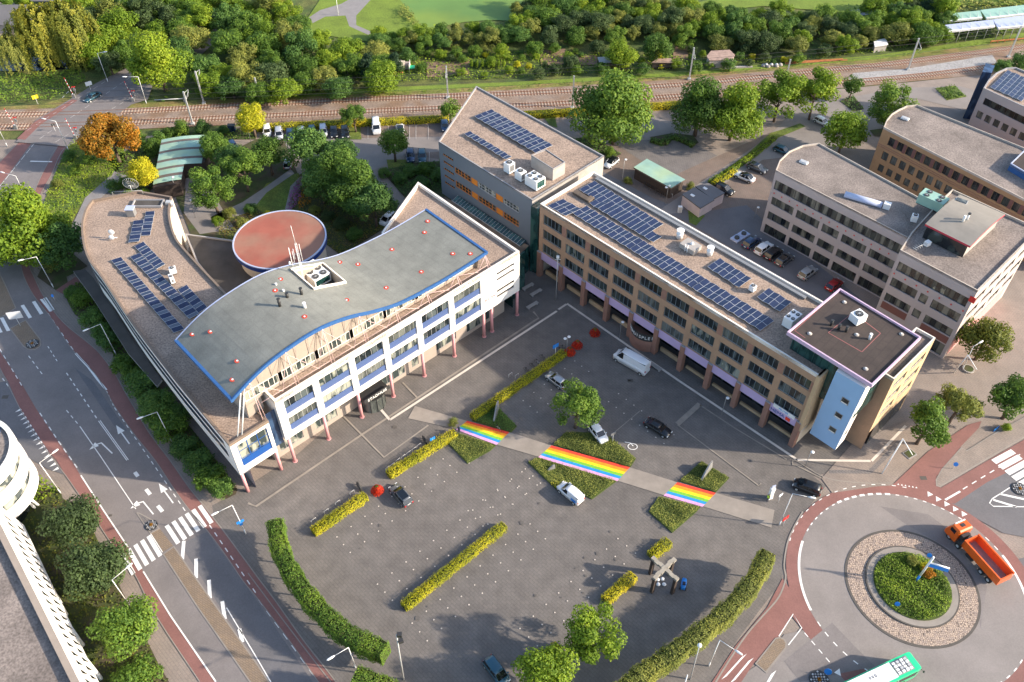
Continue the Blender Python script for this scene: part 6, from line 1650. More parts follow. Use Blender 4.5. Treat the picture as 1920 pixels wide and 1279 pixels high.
hedge("hedge", "golden hedge right of the pointed gravel roof along the railway", [(985, 216), (1085, 210), (1225, 200), (1290, 196)], 1.6, 0, 1.5, "leaf_yellow", 45, .1, sub=2)
hedge("hedge", "low hedge strip dividing the diagonal parking bays", [(1332, 342), (1405, 296), (1452, 258)], 1.3, 0, .8, "leaf_bright", 20, .15)
hedge("hedge", "thin yellow hedge behind the white saloon car", [(1338, 345), (1378, 322)], 1.2, 0, 1.0, "leaf_yellow", 20, .15)
hedge("hedge", "dark hedge in front of the two merged big trees", [(1222, 262), (1245, 268), (1262, 256), (1300, 272)], 1.4, 0, 1.0, "leaf_deep", 20, .15)
# pleached lime rows: crowns on stems
def pleached(label, pts, w, z0, z1, m, stems):
 t, path = hedge("pleached_tree_row", label, pts, w, z0, z1, m, 85, .1, "pleached hedge", amp=1.6, sub=4)
 L = sum((path[i + 1] - path[i]).length for i in range(len(path) - 1)); step = L / stems; acc = 0; nxt = step * .4
 for i in range(len(path) - 1):
  d = (path[i + 1] - path[i]).length
  while nxt < acc + d:
   p = path[i].lerp(path[i + 1], (nxt - acc) / d) - path[0]; mb = MB(); mb.tube((p.x, p.y, 0), (p.x, p.y, z0 + 1), .11, .09, 7); mb.build("trunk", "bark", t); nxt += step
  acc += d
pleached("long curved lime hedge on stems along the left side of the square", [(518, 985), (526, 1032), (556, 1092), (602, 1148), (652, 1192), (722, 1225)], 2.2, 2.3, 5.4, "leaf_green", 9)
pleached("long curved lime hedge on stems beside the roundabout pavement", [(1436, 1045), (1412, 1092), (1372, 1140), (1320, 1185), (1262, 1228), (1205, 1268), (1150, 1310)], 2.2, 2.3, 5.4, "leaf_olive", 10)
pleached("lime hedge on stems cut off by the bottom edge near the tall mast", [(668, 1275), (712, 1292), (770, 1330)], 2.6, 2.3, 5.6, "leaf_green", 3)

# ---------------------------------------------------------------- planting beds (ground cover) and flowers
def cover(px, m, label_name="ground_cover", dens=14, leaf=.13, h=.45, seed=3, z=0, world=False):
 poly = ccw(px if world else WL(px)); me = cover_mesh("ground_cover", seed, poly, dens, leaf, m, h); o = link(label_name, me); o.location.z = z; tag(o, kind='stuff'); return o
def bed(px, m, label, seed, h=.5, dens=75):
 """kerbed planting bed full of low evergreen plants"""
 poly = ccw(WL(px)); c = poly[0]; loc = [(x - c[0], y - c[1]) for x, y in poly]
 t = thing("planting_bed", label, "planting bed", (c[0], c[1], 0)); mb = MB(); mb.prism(loc, 0, .2); mb.build("soil", "bed_green", t)
 me = cover_mesh("foliage", seed, inset(loc, .05), dens, .075, m, h); o = link("foliage", me, t); o.location.z = .12
bed([(885, 790), (932, 763), (969, 800), (958, 812)], "leaf_deep", "shaded green bed with slab above the first rainbow crossing", 11)
bed([(835, 827), (855, 812), (930, 836), (919, 846), (877, 870)], "leaf_olive", "green diamond bed below the first rainbow crossing", 12)
bed([(1037, 835), (1060, 812), (1100, 812), (1145, 822), (1192, 861), (1182, 877)], "leaf_olive", "large green bed around the single plaza tree", 13)
bed([(990, 868), (1009, 859), (1156, 903), (1110, 937), (1072, 918), (1042, 918)], "leaf_olive", "green bed with yellow flowers above the small white van", 14)
bed([(1274, 903), (1315, 866), (1367, 897), (1342, 924)], "leaf_olive", "green diamond bed above the third rainbow crossing", 15)
bed([(1235, 932), (1313, 952), (1304, 962), (1260, 1000), (1216, 960)], "leaf_olive", "green diamond bed below the third rainbow crossing", 16)
p = circ(5.15, 40); t = thing("roundabout_planting", "round bed of tall grass and yellow flowers in the roundabout", "planting bed", (RC.x, RC.y, .3))
loc = [(x - RC.x, y - RC.y) for x, y in p]; o = link("foliage", cover_mesh("foliage", 9, loc, 60, .11, "leaf_bright", .55), t)
for x, y, r, m in ((1712, 1052, .9, "leaf_olive"), (1741, 1074, 1.0, "leaf_orange"), (1735, 1064, .8, "leaf_yellow")):
 me, r0 = proto('loose', 's'); q = W(x, y, .8); c = link("shrub", me, t); c.location = (q.x - RC.x, q.y - RC.y, .5); s = r / r0; c.scale = (s, s, s); c.material_slots[0].link = 'OBJECT'; c.material_slots[0].material = MATS[m]
cover([(118, 548), (150, 530), (175, 560), (230, 640), (300, 730), (380, 830), (446, 918), (425, 936), (404, 932), (345, 860), (280, 790), (240, 715), (200, 650), (140, 590)], "leaf_green", dens=9, h=.6, leaf=.17)
cover([(128, 275), (165, 240), (230, 262), (235, 300), (200, 345), (160, 372), (135, 420), (110, 470), (85, 470), (70, 440), (90, 360), (110, 310)], "leaf_bright", "tall_grass", 9, .16, .5, 4)
cover([(0, 140), (90, 138), (150, 132), (165, 150), (125, 172), (100, 188), (0, 196), (-60, 198), (-60, 140)], "leaf_green", "tall_grass", 8, .2, .7, 5)
cover([(205, 300), (290, 258), (480, 240), (480, 262), (440, 262), (400, 300), (350, 300), (280, 360), (240, 360), (225, 340)], "leaf_green", dens=9, leaf=.17, seed=6)
cover([(400, 420), (470, 398), (495, 400), (540, 395), (560, 330), (690, 330), (735, 420), (640, 480), (560, 420), (430, 470)], "cover_mixed", dens=12, leaf=.15, seed=7)
cover([(716, 322), (760, 308), (835, 302), (850, 370), (790, 350), (760, 372)], "leaf_deep", dens=10, leaf=.17, h=.6, seed=8)
cover([(30, 950), (112, 915), (118, 935), (160, 960), (195, 1040), (235, 1120), (300, 1250), (330, 1300), (180, 1300), (130, 1180), (75, 1030)], "cover_mixed", dens=8, leaf=.16, h=.4, seed=10)
cover([(-10, 925), (35, 885), (60, 885), (112, 915), (95, 935), (50, 948)], "leaf_bright", dens=16, leaf=.17, h=.8, seed=18)
cover([(545, 362), (560, 340), (566, 372), (548, 396), (538, 396)], "flower_purple", "flower_patch", 20, .14, .6, 12)
cover([(562, 362), (578, 350), (585, 380), (560, 396)], "leaf_orange", "flower_patch", 14, .14, .5, 13)
cover([(1753, 166), (1790, 161), (1812, 182), (1775, 189)], "leaf_green", dens=14, leaf=.17, h=.5, seed=14)
cover([(1575, 190), (1600, 180), (1620, 205), (1600, 210)], "leaf_deep", dens=12, leaf=.17, h=.5, seed=15)
cover([(1070, 262), (1110, 255), (1165, 290), (1120, 290)], "leaf_deep", dens=12, leaf=.17, h=.5, seed=16)
cover([(1032, 908), (1048, 904), (1050, 915), (1040, 918)], "leaf_yellow", "flower_patch", 30, .1, .75, 17)
# undergrowth between and behind the woods: one carpet nobody could count
cover([(150, 0), (560, 0), (570, 62), (745, 95), (960, 88), (1250, 80), (1450, 100), (1640, 80), (1770, 60), (1770, 0), (1640, 14), (1430, 24), (1240, 20), (1000, 46), (960, 50), (790, 60), (745, 110), (740, 150), (640, 176), (540, 184), (400, 184), (300, 192), (290, 170), (330, 120), (262, 100), (160, 112)], "leaf_green", "undergrowth", 1.6, .5, 1.6, 20)
cover([(745, 108), (960, 98), (1450, 112), (1640, 88), (1640, 102), (1440, 118), (1280, 130), (960, 148), (745, 156)], "leaf_bright", "allotment_plants", 5, .2, .6, 21)
cover([(745, 30), (758, 10), (770, 20), (790, 52), (780, 58)], "leaf_olive", "reeds", 6, .25, 1.4, 22)
cover([(540, 182), (960, 160), (1280, 140), (1440, 126), (1640, 109), (1920, 68), (1920, 78), (1640, 114), (1440, 132), (1280, 147), (960, 167), (540, 188)], "leaf_bright", "tall_grass", 3.5, .17, .35, 23)
cover([(1640, 50), (1780, 30), (1920, 20), (1920, 62), (1760, 84), (1640, 100)], "leaf_green", "undergrowth", 3, .3, .8, 24)
cover([(1780, 5), (1930, -10), (1930, 14), (1780, 28)], "leaf_olive", "undergrowth", 3, .35, 1.2, 25)
# red flower cones on the square
def flower_cone(x, y, label, h=1.5, r=1.05):
 p = W(x, y, 0); t = thing("flower_tower", label, "flower tower", p); mb = MB(); mb.tube((0, 0, 0), (0, 0, .35), .6, .5, 12); mb.build("pot", "dark_metal", t)
 nr = np.random.RandomState(int(x)); n = 900; u = nr.rand(n) ** .6; a = nr.uniform(0, 6.283, n); rr = r * (1 - .72 * (1 - u)) * nr.uniform(.85, 1.05, n); z = .25 + (h - .25) * (1 - u)
 pos = np.stack([np.cos(a) * rr, np.sin(a) * rr, z], 1); nor = np.stack([np.cos(a), np.sin(a), np.full(n, .6)], 1) + nr.normal(scale=.3, size=(n, 3))
 link("blossom", quads_mesh("blossom", pos, nor, nr.uniform(.05, .1, n), nr.rand(n), ["flower_red"]), t)
 n = 260; a = nr.uniform(0, 6.283, n); u = nr.rand(n); pos = np.stack([np.cos(a) * .42 * u, np.sin(a) * .42 * u, h - .35 + .45 * (1 - u)], 1)
 link("greenery", quads_mesh("greenery", pos, nr.normal(size=(n, 3)), nr.uniform(.05, .1, n), nr.rand(n), ["leaf_olive"]), t)
flower_cone(708, 922, "bright red flower cone beside the dark estate car")
flower_cone(1068, 663, "red flower cone at the end of the long yellow hedge")
flower_cone(1082, 650, "red flower cone between the hedge end and the lone one")
flower_cone(1115, 627, "red flower cone closest to the brick pillars")
# ---------------------------------------------------------------- vehicles
def paint(name, c, metal=0.2):
 return mat(name, c, 0.28, metal=metal, var=0, coat=0.6)
paint("paint_white", (0.78, 0.79, 0.80), 0); paint("paint_silver", (0.42, 0.44, 0.46), .5); paint("paint_black", (0.012, 0.014, 0.018)); paint("paint_blue", (0.02, 0.05, 0.12)); paint("paint_teal", (0.03, 0.10, 0.14))
paint("paint_grey", (0.10, 0.11, 0.125), .3); paint("paint_red", (0.33, 0.008, 0.012)); paint("paint_orange", (0.75, 0.12, 0.008), 0); paint("paint_green", (0.02, 0.55, 0.24), 0); paint("paint_pale", (0.50, 0.52, 0.56), .3)
mat("lamp_clear", (0.8, 0.8, 0.78), 0.15, var=0); mat("lamp_red", (0.45, 0.01, 0.01), 0.2, var=0)
VM = {}
def ringy(x, hw, z0, zs, zt, tw):
 return [(x, -hw, z0), (x, -hw, zs), (x, -tw, zt), (x, tw, zt), (x, hw, zs), (x, hw, z0)]
KIND = {  # length, width, body shoulder z, roof z, cabin (rear foot, rear top, front top, front foot) along x; van flag
 'hatch': (4.1, 1.76, .88, 1.45, (-1.98, -1.45, .30, 1.12), 0),
 'estate': (4.5, 1.80, .90, 1.47, (-2.18, -1.80, .30, 1.15), 0),
 'saloon': (4.6, 1.80, .88, 1.42, (-1.85, -1.05, .35, 1.15), 0),
 'suv': (4.4, 1.84, 1.02, 1.64, (-2.12, -1.72, .35, 1.12), 0),
 'mpv': (4.2, 1.78, 1.0, 1.62, (-2.02, -1.75, .62, 1.5), 0),
 'van': (4.4, 1.80, 1.08, 1.82, (-2.17, -2.1, .55, 1.35), 1),
 'minibus': (5.2, 1.95, 1.2, 2.05, (-2.55, -2.45, 1.2, 1.95), 0),
 'bigvan': (6.6, 2.05, 1.45, 2.7, (-3.25, -3.2, 1.75, 2.65), 1)}
def car(x, y, fx, fy, kind, pm, label, group=None, roofm=None, z=0.0):
 """vehicle centred at pixel (x, y) looking towards pixel (fx, fy)"""
 L, Wd, zs, zr, (r0, r1, f1, f0), isvan = KIND[kind]; hw = Wd / 2; hl = L / 2
 p = W(x, y, 0); q = W(fx, fy, 0); ang = math.atan2(q.y - p.y, q.x - p.x)
 t = thing("van" if kind in ('van', 'bigvan', 'minibus') else "parked_car", label, "van" if kind in ('van', 'bigvan', 'minibus') else "car", (p.x, p.y, .04), ang, group)
 if (kind, roofm) not in VM:
  b = MB(); zl = .32
  xs = [-hl, -hl + .12, -hl + .5, -hl * .4, hl * .3, f0, hl - .45, hl - .12, hl]
  zt_ = [zs - .15, zs, zs + .04, zs + .03, zs + .02, zs + .03, zs - .08, zs - .22, zs - .42]
  wd = [hw * .84, hw * .95, hw, hw, hw, hw, hw * .97, hw * .88, hw * .74]
  b.loft([ringy(a, w_, zl, z_ - .16, z_, w_ * .9) for a, w_, z_ in zip(xs, wd, zt_)])
  for sx in (-hl + .72 + (.1 if L > 5 else 0), hl - .78):   # arches
   for sy in (-1, 1): b.tube((sx, sy * (hw - .02), .33), (sx, sy * (hw + .012), .33), .40, n=14, mi=1)
  b.box(-hl - .03, -hl + .05, -hw * .8, hw * .8, .34, .52, 0); b.box(hl - .08, hl + .02, -hw * .62, hw * .62, .34, .5, 0)
  b.box(-hl - .05, -hl - .02, -.26, .26, .62, .74, 2)
  g = MB(); rw = hw * .80; gw_ = hw * .93
  secs = [ringy(r0, gw_ * .95, zs - .1, zs, zs + .02, gw_ * .9), ringy(r1, gw_, zs - .1, zs, zr - .05, rw), ringy(f1, gw_, zs - .1, zs, zr - .05, rw), ringy(f0, gw_ * .92, zs - .1, zs - .02, zs + .01, gw_ * .86)]
  g.loft(secs, smooth=False)
  r = MB(); n = 5; sec = []
  for i in range(n + 1):
   s_ = i / n; xx = r1 - .05 + (f1 + .08 - r1 + .05) * s_; h = zr - .03 + .05 * math.sin(s_ * math.pi); w_ = rw * (1.0 if 0 < i < n else .94)
   sec.append([(xx, -w_ * 1.02, h - .07), (xx, -w_ * .8, h), (xx, w_ * .8, h), (xx, w_ * 1.02, h - .07), (xx, w_ * .9, h - .1), (xx, -w_ * .9, h - .1)])
  r.loft(sec)
  pil_ = MB()
  for sy in (-1, 1):
   P = lambda xx, ww, zz_: Vector((xx, sy * ww, zz_))
   for (xa, wa, za), (xb, wb, zb) in (((r0, gw_ * .93, zs), (r1, rw, zr - .06)), ((f0, gw_ * .9, zs), (f1, rw, zr - .06)), ((r1 * .15 + f1 * .85 - .55, gw_ + .01, zs), (r1 * .15 + f1 * .85 - .55, rw + .02, zr - .06))):
    pil_.tube(P(xa, wa, za), P(xb, wb, zb), .05, n=5)
   if isvan:
    xe = f1 - .55
    pil_.face([P(r0, gw_ + .015, zs - .1), P(xe, gw_ + .015, zs - .1), P(xe, rw + .03, zr - .05), P(r1, rw + .03, zr - .05)][::(1 if sy < 0 else -1)])
   pil_.box(f0 - .35, f0 - .2, sy * (hw + .0) - .01 + (0 if sy > 0 else -.16), sy * hw + (.17 if sy > 0 else .01), zs - .02, zs + .12)
  if isvan: pil_.face([(r0 - .02, -gw_ * .95, zs - .1), (r0 - .02, gw_ * .95, zs - .1), (r1 - .03, rw, zr - .06), (r1 - .03, -rw, zr - .06)][::-1])
  wh = MB(); wh.tube((0, -.11, 0), (0, .11, 0), .32, n=16, mi=0); rm = MB(); rm.tube((0, -.125, 0), (0, .125, 0), .2, n=10, mi=0)
  hd = MB(); hd.cbox((0, 0, 0), .22, .36, .14); td = MB(); td.cbox((0, 0, 0), .08, .28, .2)
  VM[(kind, roofm)] = (b.mesh("body", [pm, "rubber", "white_paint"]), g.mesh("windows", "car_glass"), r.mesh("roof_panel", roofm or pm), pil_.mesh("body_trim", pm), wh.mesh("wheel", "rubber"), rm.mesh("rim", "pale_metal"), hd.mesh("headlight", "lamp_clear"), td.mesh("tail_light", "lamp_red"))
 V = VM[(kind, roofm)]
 for nm, me, slot in (("body", V[0], 1), ("windows", V[1], 0), ("roof_panel", V[2], 0 if roofm else 1), ("body_trim", V[3], 1)):
  o = link(nm, me, t)
  if slot: o.material_slots[0].link = 'OBJECT'; o.material_slots[0].material = MATS[pm]
 for sx in (-hl + .72 + (.1 if L > 5 else 0), hl - .78):
  for sy in (-1, 1):
   w_ = link("wheel", V[4], t); w_.location = (sx, sy * (hw - .08), .3); r_ = link("rim", V[5], w_)
 for sy in (-1, 1):
  o = link("headlight", V[6], t); o.location = (hl - .12, sy * hw * .66, zs - .38); o.rotation_euler = (0, R(-14), 0)
  o = link("tail_light", V[7], t); o.location = (-hl - .01, sy * hw * .74, zs - .36)
 if kind == 'estate' and label.startswith('dark'):
  mb = MB(); mb.box(r1 + .25, f1 - .1, -rw_ * .8 if False else -.56, .56, zr + .01, zr + .035); mb.build("sunroof", "car_glass", t)
 return t
car(1183, 685, 1148, 665, 'bigvan', "paint_white", "long white delivery van parked along the brick pillars")
car(1043, 717, 1024, 703, 'hatch', "paint_silver", "silver hatchback beside the long yellow hedge")
car(752, 932, 733, 910, 'estate', "paint_grey", "dark estate car with glass roof beside the red flower cone")
car(1121, 816, 1138, 838, 'hatch', "paint_white", "white hatchback half hidden by the single plaza tree")
car(1233, 806, 1256, 820, 'saloon', "paint_black", "black coupe driving in the middle of the shaded square")
car(1069, 929, 1046, 910, 'van', "paint_white", "small white van with a blue panel below the middle rainbow")
car(1511, 918, 1484, 908, 'mpv', "paint_black", "black car leaving the square towards the roundabout")
car(931, 1262, 946, 1282, 'mpv', "paint_teal", "dark blue car cut by the bottom edge")
car(175, 186, 155, 198, 'saloon', "paint_teal", "dark teal car driving over the level crossing")
G_ = "cars parked in front of the golden hedge"
for i, (x, y, k, m, lab) in enumerate([(502, 250, 'mpv', "paint_white", "white car at the left end of the hedge row"), (524, 255, 'mpv', "paint_pale", "silver people carrier, second in the hedge row"), (545, 256, 'hatch', "paint_blue", "dark blue hatchback, third in the hedge row"), (566, 254, 'estate', "paint_silver", "silver estate, fourth in the hedge row"), (586, 250, 'hatch', "paint_teal", "teal hatchback, fifth in the hedge row"), (607, 250, 'mpv', "paint_pale", "tall pale blue car, sixth in the hedge row"), (627, 252, 'hatch', "paint_black", "black hatchback, seventh in the hedge row"), (648, 253, 'suv', "paint_black", "black car touching the small tree, last of the hedge row")]):
 car(x, y, x + 1, y + 12, k, m, lab, G_)
car(706, 243, 707, 255, 'minibus', "paint_white", "white minibus parked alone before the golden hedge")
car(751, 246, 749, 234, 'hatch', "paint_white", "small white car behind the lone round tree", roofm="car_glass")
car(834, 240, 836, 252, 'hatch', "paint_blue", "dark blue car at the tip of the grey clad office")
car(770, 297, 771, 309, 'suv', "paint_blue", "dark blue car in the two car bay, left one"); car(792, 297, 793, 309, 'estate', "paint_teal", "teal car in the two car bay, right one")
car(541, 310, 543, 298, 'hatch', "paint_silver", "silver car parked alone between the dark trees"); car(438, 278, 446, 288, 'hatch', "paint_blue", "dark blue car partly hidden by the courtyard trees")
car(728, 415, 716, 426, 'mpv', "paint_white", "white car half hidden behind the city hall roof tip")
car(1146, 309, 1132, 320, 'hatch', "paint_white", "white car with black roof at the grey clad office corner", roofm="car_glass")
car(1395, 336, 1376, 328, 'saloon', "paint_white", "white saloon with black sunroof in the diagonal bays", roofm="car_glass")
car(1419, 319, 1440, 328, 'estate', "paint_grey", "dark estate car above the white saloon"); car(1357, 360, 1378, 370, 'suv', "paint_black", "black car parked against the concrete huts")
car(1466, 286, 1484, 294, 'hatch', "paint_teal", "dark teal car by the rounded gravel roof"); car(1540, 232, 1558, 241, 'hatch', "paint_white", "small white car under the yellow green tree")
H_ = "cars parked at the foot of the grey panel office"
for x, y, k, m, lab in ((1408, 459, 'suv', "paint_blue", "dark blue car at the left end under the grey panel office"), (1431, 470, 'suv', "paint_white", "white car between two dark ones under the grey panel office"), (1449, 480, 'suv', "paint_black", "black car right of the white one under the grey panel office"), (1470, 491, 'estate', "paint_grey", "dark grey car fourth along the grey panel office"), (1513, 516, 'suv', "paint_silver", "silver grey car parked alone under the grey panel office"), (1563, 538, 'hatch', "paint_red", "red car behind the lavender rimmed roof")):
 car(x, y, x + 17, y - 12, k, m, lab, H_)
# small blue panel of the white van is a part of it
for o in list(C.objects):
 if o.get('label') == "small white van with a blue panel below the middle rainbow":
  mb = MB(); mb.box(-1.9, -.9, .905, .93, .75, 1.25); mb.box(-1.9, -.9, -.93, -.905, .75, 1.25); mb.build("side_lettering", "sign_blue", o)
# orange tipper truck
p, q = W(1838, 1048, .0), W(1795, 1003, 0); ang = math.atan2(W(1790, 990).y - W(1880, 1090).y, W(1790, 990).x - W(1880, 1090).x)
c = W(1829, 1040, .8); tk = thing("tipper_truck", "orange four axle tipper truck with an empty body on the roundabout", "truck", (c.x, c.y, .04), ang)
mb = MB(); mb.box(-4.6, 4.2, -.45, .45, .75, 1.1); mb.box(1.9, 2.6, -1.15, 1.15, .6, 1.5); mb.box(2.3, 2.75, -.5, .9, 1.4, 2.5); mb.box(-.6, .7, .75, 1.2, .45, 1.0); mb.box(-.6, .7, -1.2, -.75, .45, 1.0); mb.build("chassis", "dark_metal", tk)
mb = MB(); mb.loft([[(x, -w, .55), (x, -w, z - .35), (x, -w * .9, z), (x, w * .9, z), (x, w, z - .35), (x, w, .55)] for x, w, z in ((2.85, 1.2, 3.0), (3.1, 1.22, 3.15), (4.3, 1.22, 3.1), (4.75, 1.2, 2.0), (4.95, 1.15, 1.5))], smooth=False); cab = mb.build("cab", "paint_orange", tk)
mb = MB(); mb.face([(4.36, -1.05, 2.98), (4.36, 1.05, 2.98), (4.77, 1.05, 2.02), (4.77, -1.05, 2.02)]); mb.face([(4.37, -1.05, 2.98), (4.78, -1.05, 2.02), (4.78, 1.05, 2.02), (4.37, 1.05, 2.98)])
for sy in (-1, 1): mb.box(3.4, 4.3, sy * 1.225 - .01, sy * 1.225 + .01, 1.9, 2.65)
mb.build("windscreen", "car_glass", cab); mb = MB(); mb.box(3.45, 3.95, -.35, .3, 3.1, 3.2); mb.build("roof_hatch", "dark_metal", cab); mb = MB(); mb.box(4.2, 4.35, -.9, .9, 3.15, 3.3); mb.build("light_bar", "white_metal", cab)
mb = MB(); z0, z1 = 1.25, 2.75; h = 1.27
for (x0, x1, y0, y1) in ((-4.9, 1.7, -h, -h + .12), (-4.9, 1.7, h - .12, h), (1.55, 1.75, -h, h), (-5.0, -4.85, -h, h)): mb.box(x0, x1, y0, y1, z0, z1)
for k in range(8): x = -4.6 + k * .85; mb.box(x, x + .1, -h - .05, -h, z0, z1 - .1); mb.box(x, x + .1, h, h + .05, z0, z1 - .1)
mb.box(-5.0, 1.75, -h - .07, -h + .14, z1, z1 + .1); mb.box(-5.0, 1.75, h - .14, h + .07, z1, z1 + .1)
bd = mb.build("tipper_body", "paint_orange", tk); mb = MB(); mb.box(-4.85, 1.55, -h + .12, h - .12, z0, z0 + .08); mb.build("body_floor", "grey_metal", bd)
for x in (3.9, 2.2, -2.3, -3.7):
 for sy in (-1, 1):
  mb = MB(); mb.tube((x, sy * .85, .5), (x, sy * 1.2, .5), .5, n=16); w_ = mb.build("wheel", "rubber", tk); mb = MB(); mb.tube((x, sy * 1.0, .5), (x, sy * 1.22, .5), .24, n=10); mb.build("rim", "pale_metal", w_)
# green and white bus
a = W(1718, 1236, 3.0); b = W(1600, 1292, 3.0); ang = math.atan2(a.y - b.y, a.x - b.x); d = Vector((math.cos(ang), math.sin(ang), 0)); c = Vector((a.x, a.y, 0)) - d * 6.0
bus = thing("city_bus", "green city bus with a white roof entering the roundabout", "bus", (c.x, c.y, .04), ang)
mb = MB(); mb.loft([[(x, -w, .35), (x, -w, z - .2), (x, -w * .94, z), (x, w * .94, z), (x, w, z - .2), (x, w, .35)] for x, w, z in ((-6, 1.15, 2.9), (-5.8, 1.26, 3.0), (5.3, 1.26, 3.0), (5.85, 1.2, 2.95), (6.0, 1.05, 2.8))], smooth=False); mb.build("body", "paint_green", bus)
mb = MB(); mb.box(-5.2, 2.3, -.98, .98, 3.0, 3.22); mb.box(-5.9, -5.2, -1.0, 1.0, 3.0, 3.1); rf = mb.build("roof_cover", "white_metal", bus)
mb = MB(); mb.box(2.45, 5.0, -.92, .92, 3.0, 3.04, 0)
for i in range(4):
 for j in range(4): mb.box(2.6 + i * .6, 3.0 + i * .6, -.8 + j * .42, -.5 + j * .42, 3.04, 3.14 + .06 * ((i + j) % 3), 1 + (i * j) % 2)
mb.build("roof_equipment", ["grey_metal", "white_metal", "pale_metal"], bus)
for i in range(3): t = text_obj("0", .55, "dark_metal", bus, .01); t.location = (-1.2 + i * .42, .2, 3.235); t.rotation_euler = (0, 0, 0)
mb = MB()
for sy in (-1, 1): mb.box(-5.5, 5.4, sy * 1.262 - .01, sy * 1.262 + .01, 1.35, 2.45)
mb.box(5.96, 6.02, -.95, .95, 1.1, 2.5); mb.build("windows", "car_glass", bus)
for x in (3.6, -3.0):
 for sy in (-1, 1): mb = MB(); mb.tube((x, sy * .95, .48), (x, sy * 1.27, .48), .48, n=14); mb.build("wheel", "rubber", bus)
mb = MB(); mb.tube((5.9, -1.2, 2.5), (6.3, -1.5, 2.2), .04, n=6); mb.cbox((6.3, -1.5, 1.9), .12, .2, .35); mb.build("mirror", "dark_metal", bus)

# ---------------------------------------------------------------- solar arrays
def solar(a, b, c, z, label, gap=.03, tilt=True, pl=1.04, ps=1.62):
 """array with corner a, long side a->b, short side a->c (pixels at roof height z)"""
 A, B, Cc = W(*a, z), W(*b, z), W(*c, z); ex = (B - A); ey = (Cc - A); L, S_ = ex.length, ey.length; ex /= L; ey /= S_
 nl, ns = max(1, round(L / pl)), max(1, round(S_ / ps)); lw, sw_ = L / nl, S_ / ns
 t = thing("solar_array", label, "solar array", tuple(A));
 if ex.cross(ey).z < 0: A = A + ey * S_; ey = -ey
 meshes = []
 for s_ in (1, -1):
  h0, h1 = (.30, .12) if s_ > 0 else (.12, .30)
  if not tilt: h0 = h1 = .2
  mb = MB(); P = lambda u, v, h: ex * u + ey * v + Vector((0, 0, h))
  g = .012; f = .028
  hz_ = lambda u: h0 + (h1 - h0) * u / lw
  def slab(u0, u1, v0, v1, dz, mi): mb.face([P(u0, v0, hz_(u0) + dz), P(u1, v0, hz_(u1) + dz), P(u1, v1, hz_(u1) + dz), P(u0, v1, hz_(u0) + dz)], mi)
  slab(g, lw - g, g, sw_ - g, 0, 1); slab(g + f, lw - g - f, g + f, sw_ - g - f, .008, 0)
  for (u0, v0, u1, v1) in ((g, g, lw - g, g), (lw - g, g, lw - g, sw_ - g), (lw - g, sw_ - g, g, sw_ - g), (g, sw_ - g, g, g)):
   mb.face([P(u0, v0, hz_(u0) - .05), P(u1, v1, hz_(u1) - .05), P(u1, v1, hz_(u1)), P(u0, v0, hz_(u0))], 1)
  meshes.append(mb.mesh("solar_panel", ["pv_cell", "pv_frame"]))
 off = A - Vector(t.location); cnt = 0
 for i in range(nl):
  for j in range(ns):
   if cnt >= 100: break
   o = link("solar_panel", meshes[i % 2], t); o.location = off + ex * (i * lw) + ey * (j * sw_); cnt += 1
 mb = MB(); mb.obox(off + ex * .1 + ey * .2, ex * (L - .2), ey * .06, (0, 0, .1)); mb.obox(off + ex * .1 + ey * (S_ - .3), ex * (L - .2), ey * .06, (0, 0, .1)); mb.build("rails", "pale_metal", t)
 return t
zw = 11.75
solar((209, 490), (326, 625), (228, 484), zw, "longest single row of solar panels on the curved wing roof")
solar((245, 484), (356, 600), (263, 476), zw, "inner long row of solar panels on the curved wing roof")
solar((253, 464), (294, 507), (270, 455), zw, "short solar row beside the top of the inner long row")
solar((334, 546), (372, 588), (351, 536), zw, "short solar block next to the wavy roof edge")
solar((274, 399), (265, 443), (291, 398), zw, "right column of the uppermost solar group on the wing"); solar((251, 416), (241, 457), (271, 414), zw, "left column of the uppermost solar group on the wing")
solar((890, 220), (1004, 288), (922, 207), gz, "wide solar array on the pointed gravel roof", ps=1.5)
solar((871, 253), (949, 301), (882, 248), gz, "narrow solar array on the pointed gravel roof")
zb_ = BZ - .4
# the long strip is split where it crosses the roof seams
def split_solar(a, b, c, n, z, labels):
 A, B, Cc = Vector(a), Vector(b), Vector(c); P0, P1, P2 = W(*a, z), W(*b, z), W(*c, z)
 for i in range(n):
  def pj(v):   # back to pixel
   r = Vector(v) - Vector((0, 0, CAM_H)); X = r.x; Yc = r.dot(Vector((0, math.sin(TH), math.cos(TH)))); Zc = r.dot(Vector((0, math.cos(TH), -math.sin(TH)))); return (960 + FOC * X / Zc, 639.5 - FOC * Yc / Zc)
  q0, q1 = P0.lerp(P1, i / n), P0.lerp(P1, (i + 1) / n)
  solar(pj(q0), pj(q1), pj(q0 + (P2 - P0)), z, labels[i])
split_solar((1074, 402), (1425, 621), (1100, 388), 3, zb_, ["upper third of the long solar strip on the brick office", "middle third of the long solar strip on the brick office", "lower third of the long solar strip on the brick office"])
solar((1027, 388), (1061, 407), (1056, 375), zb_, "small solar block at the top left corner of the brick office")
solar((1086, 357), (1215, 440), (1115, 341), zb_, "wide solar array along the rear parapet of the brick office"); solar((1105, 383), (1225, 456), (1121, 374), zb_, "single solar row next to the wide rear array")
solar((1326, 502), (1385, 541), (1350, 486), zb_, "solar block between the roof vents and the small cooler"); solar((1419, 559), (1462, 586), (1441, 542), zb_, "solar block nearest the lavender rimmed tower")
solar((1856, 165), (1915, 191), (1889, 133), 12.1, "solar array on the rounded grey office")

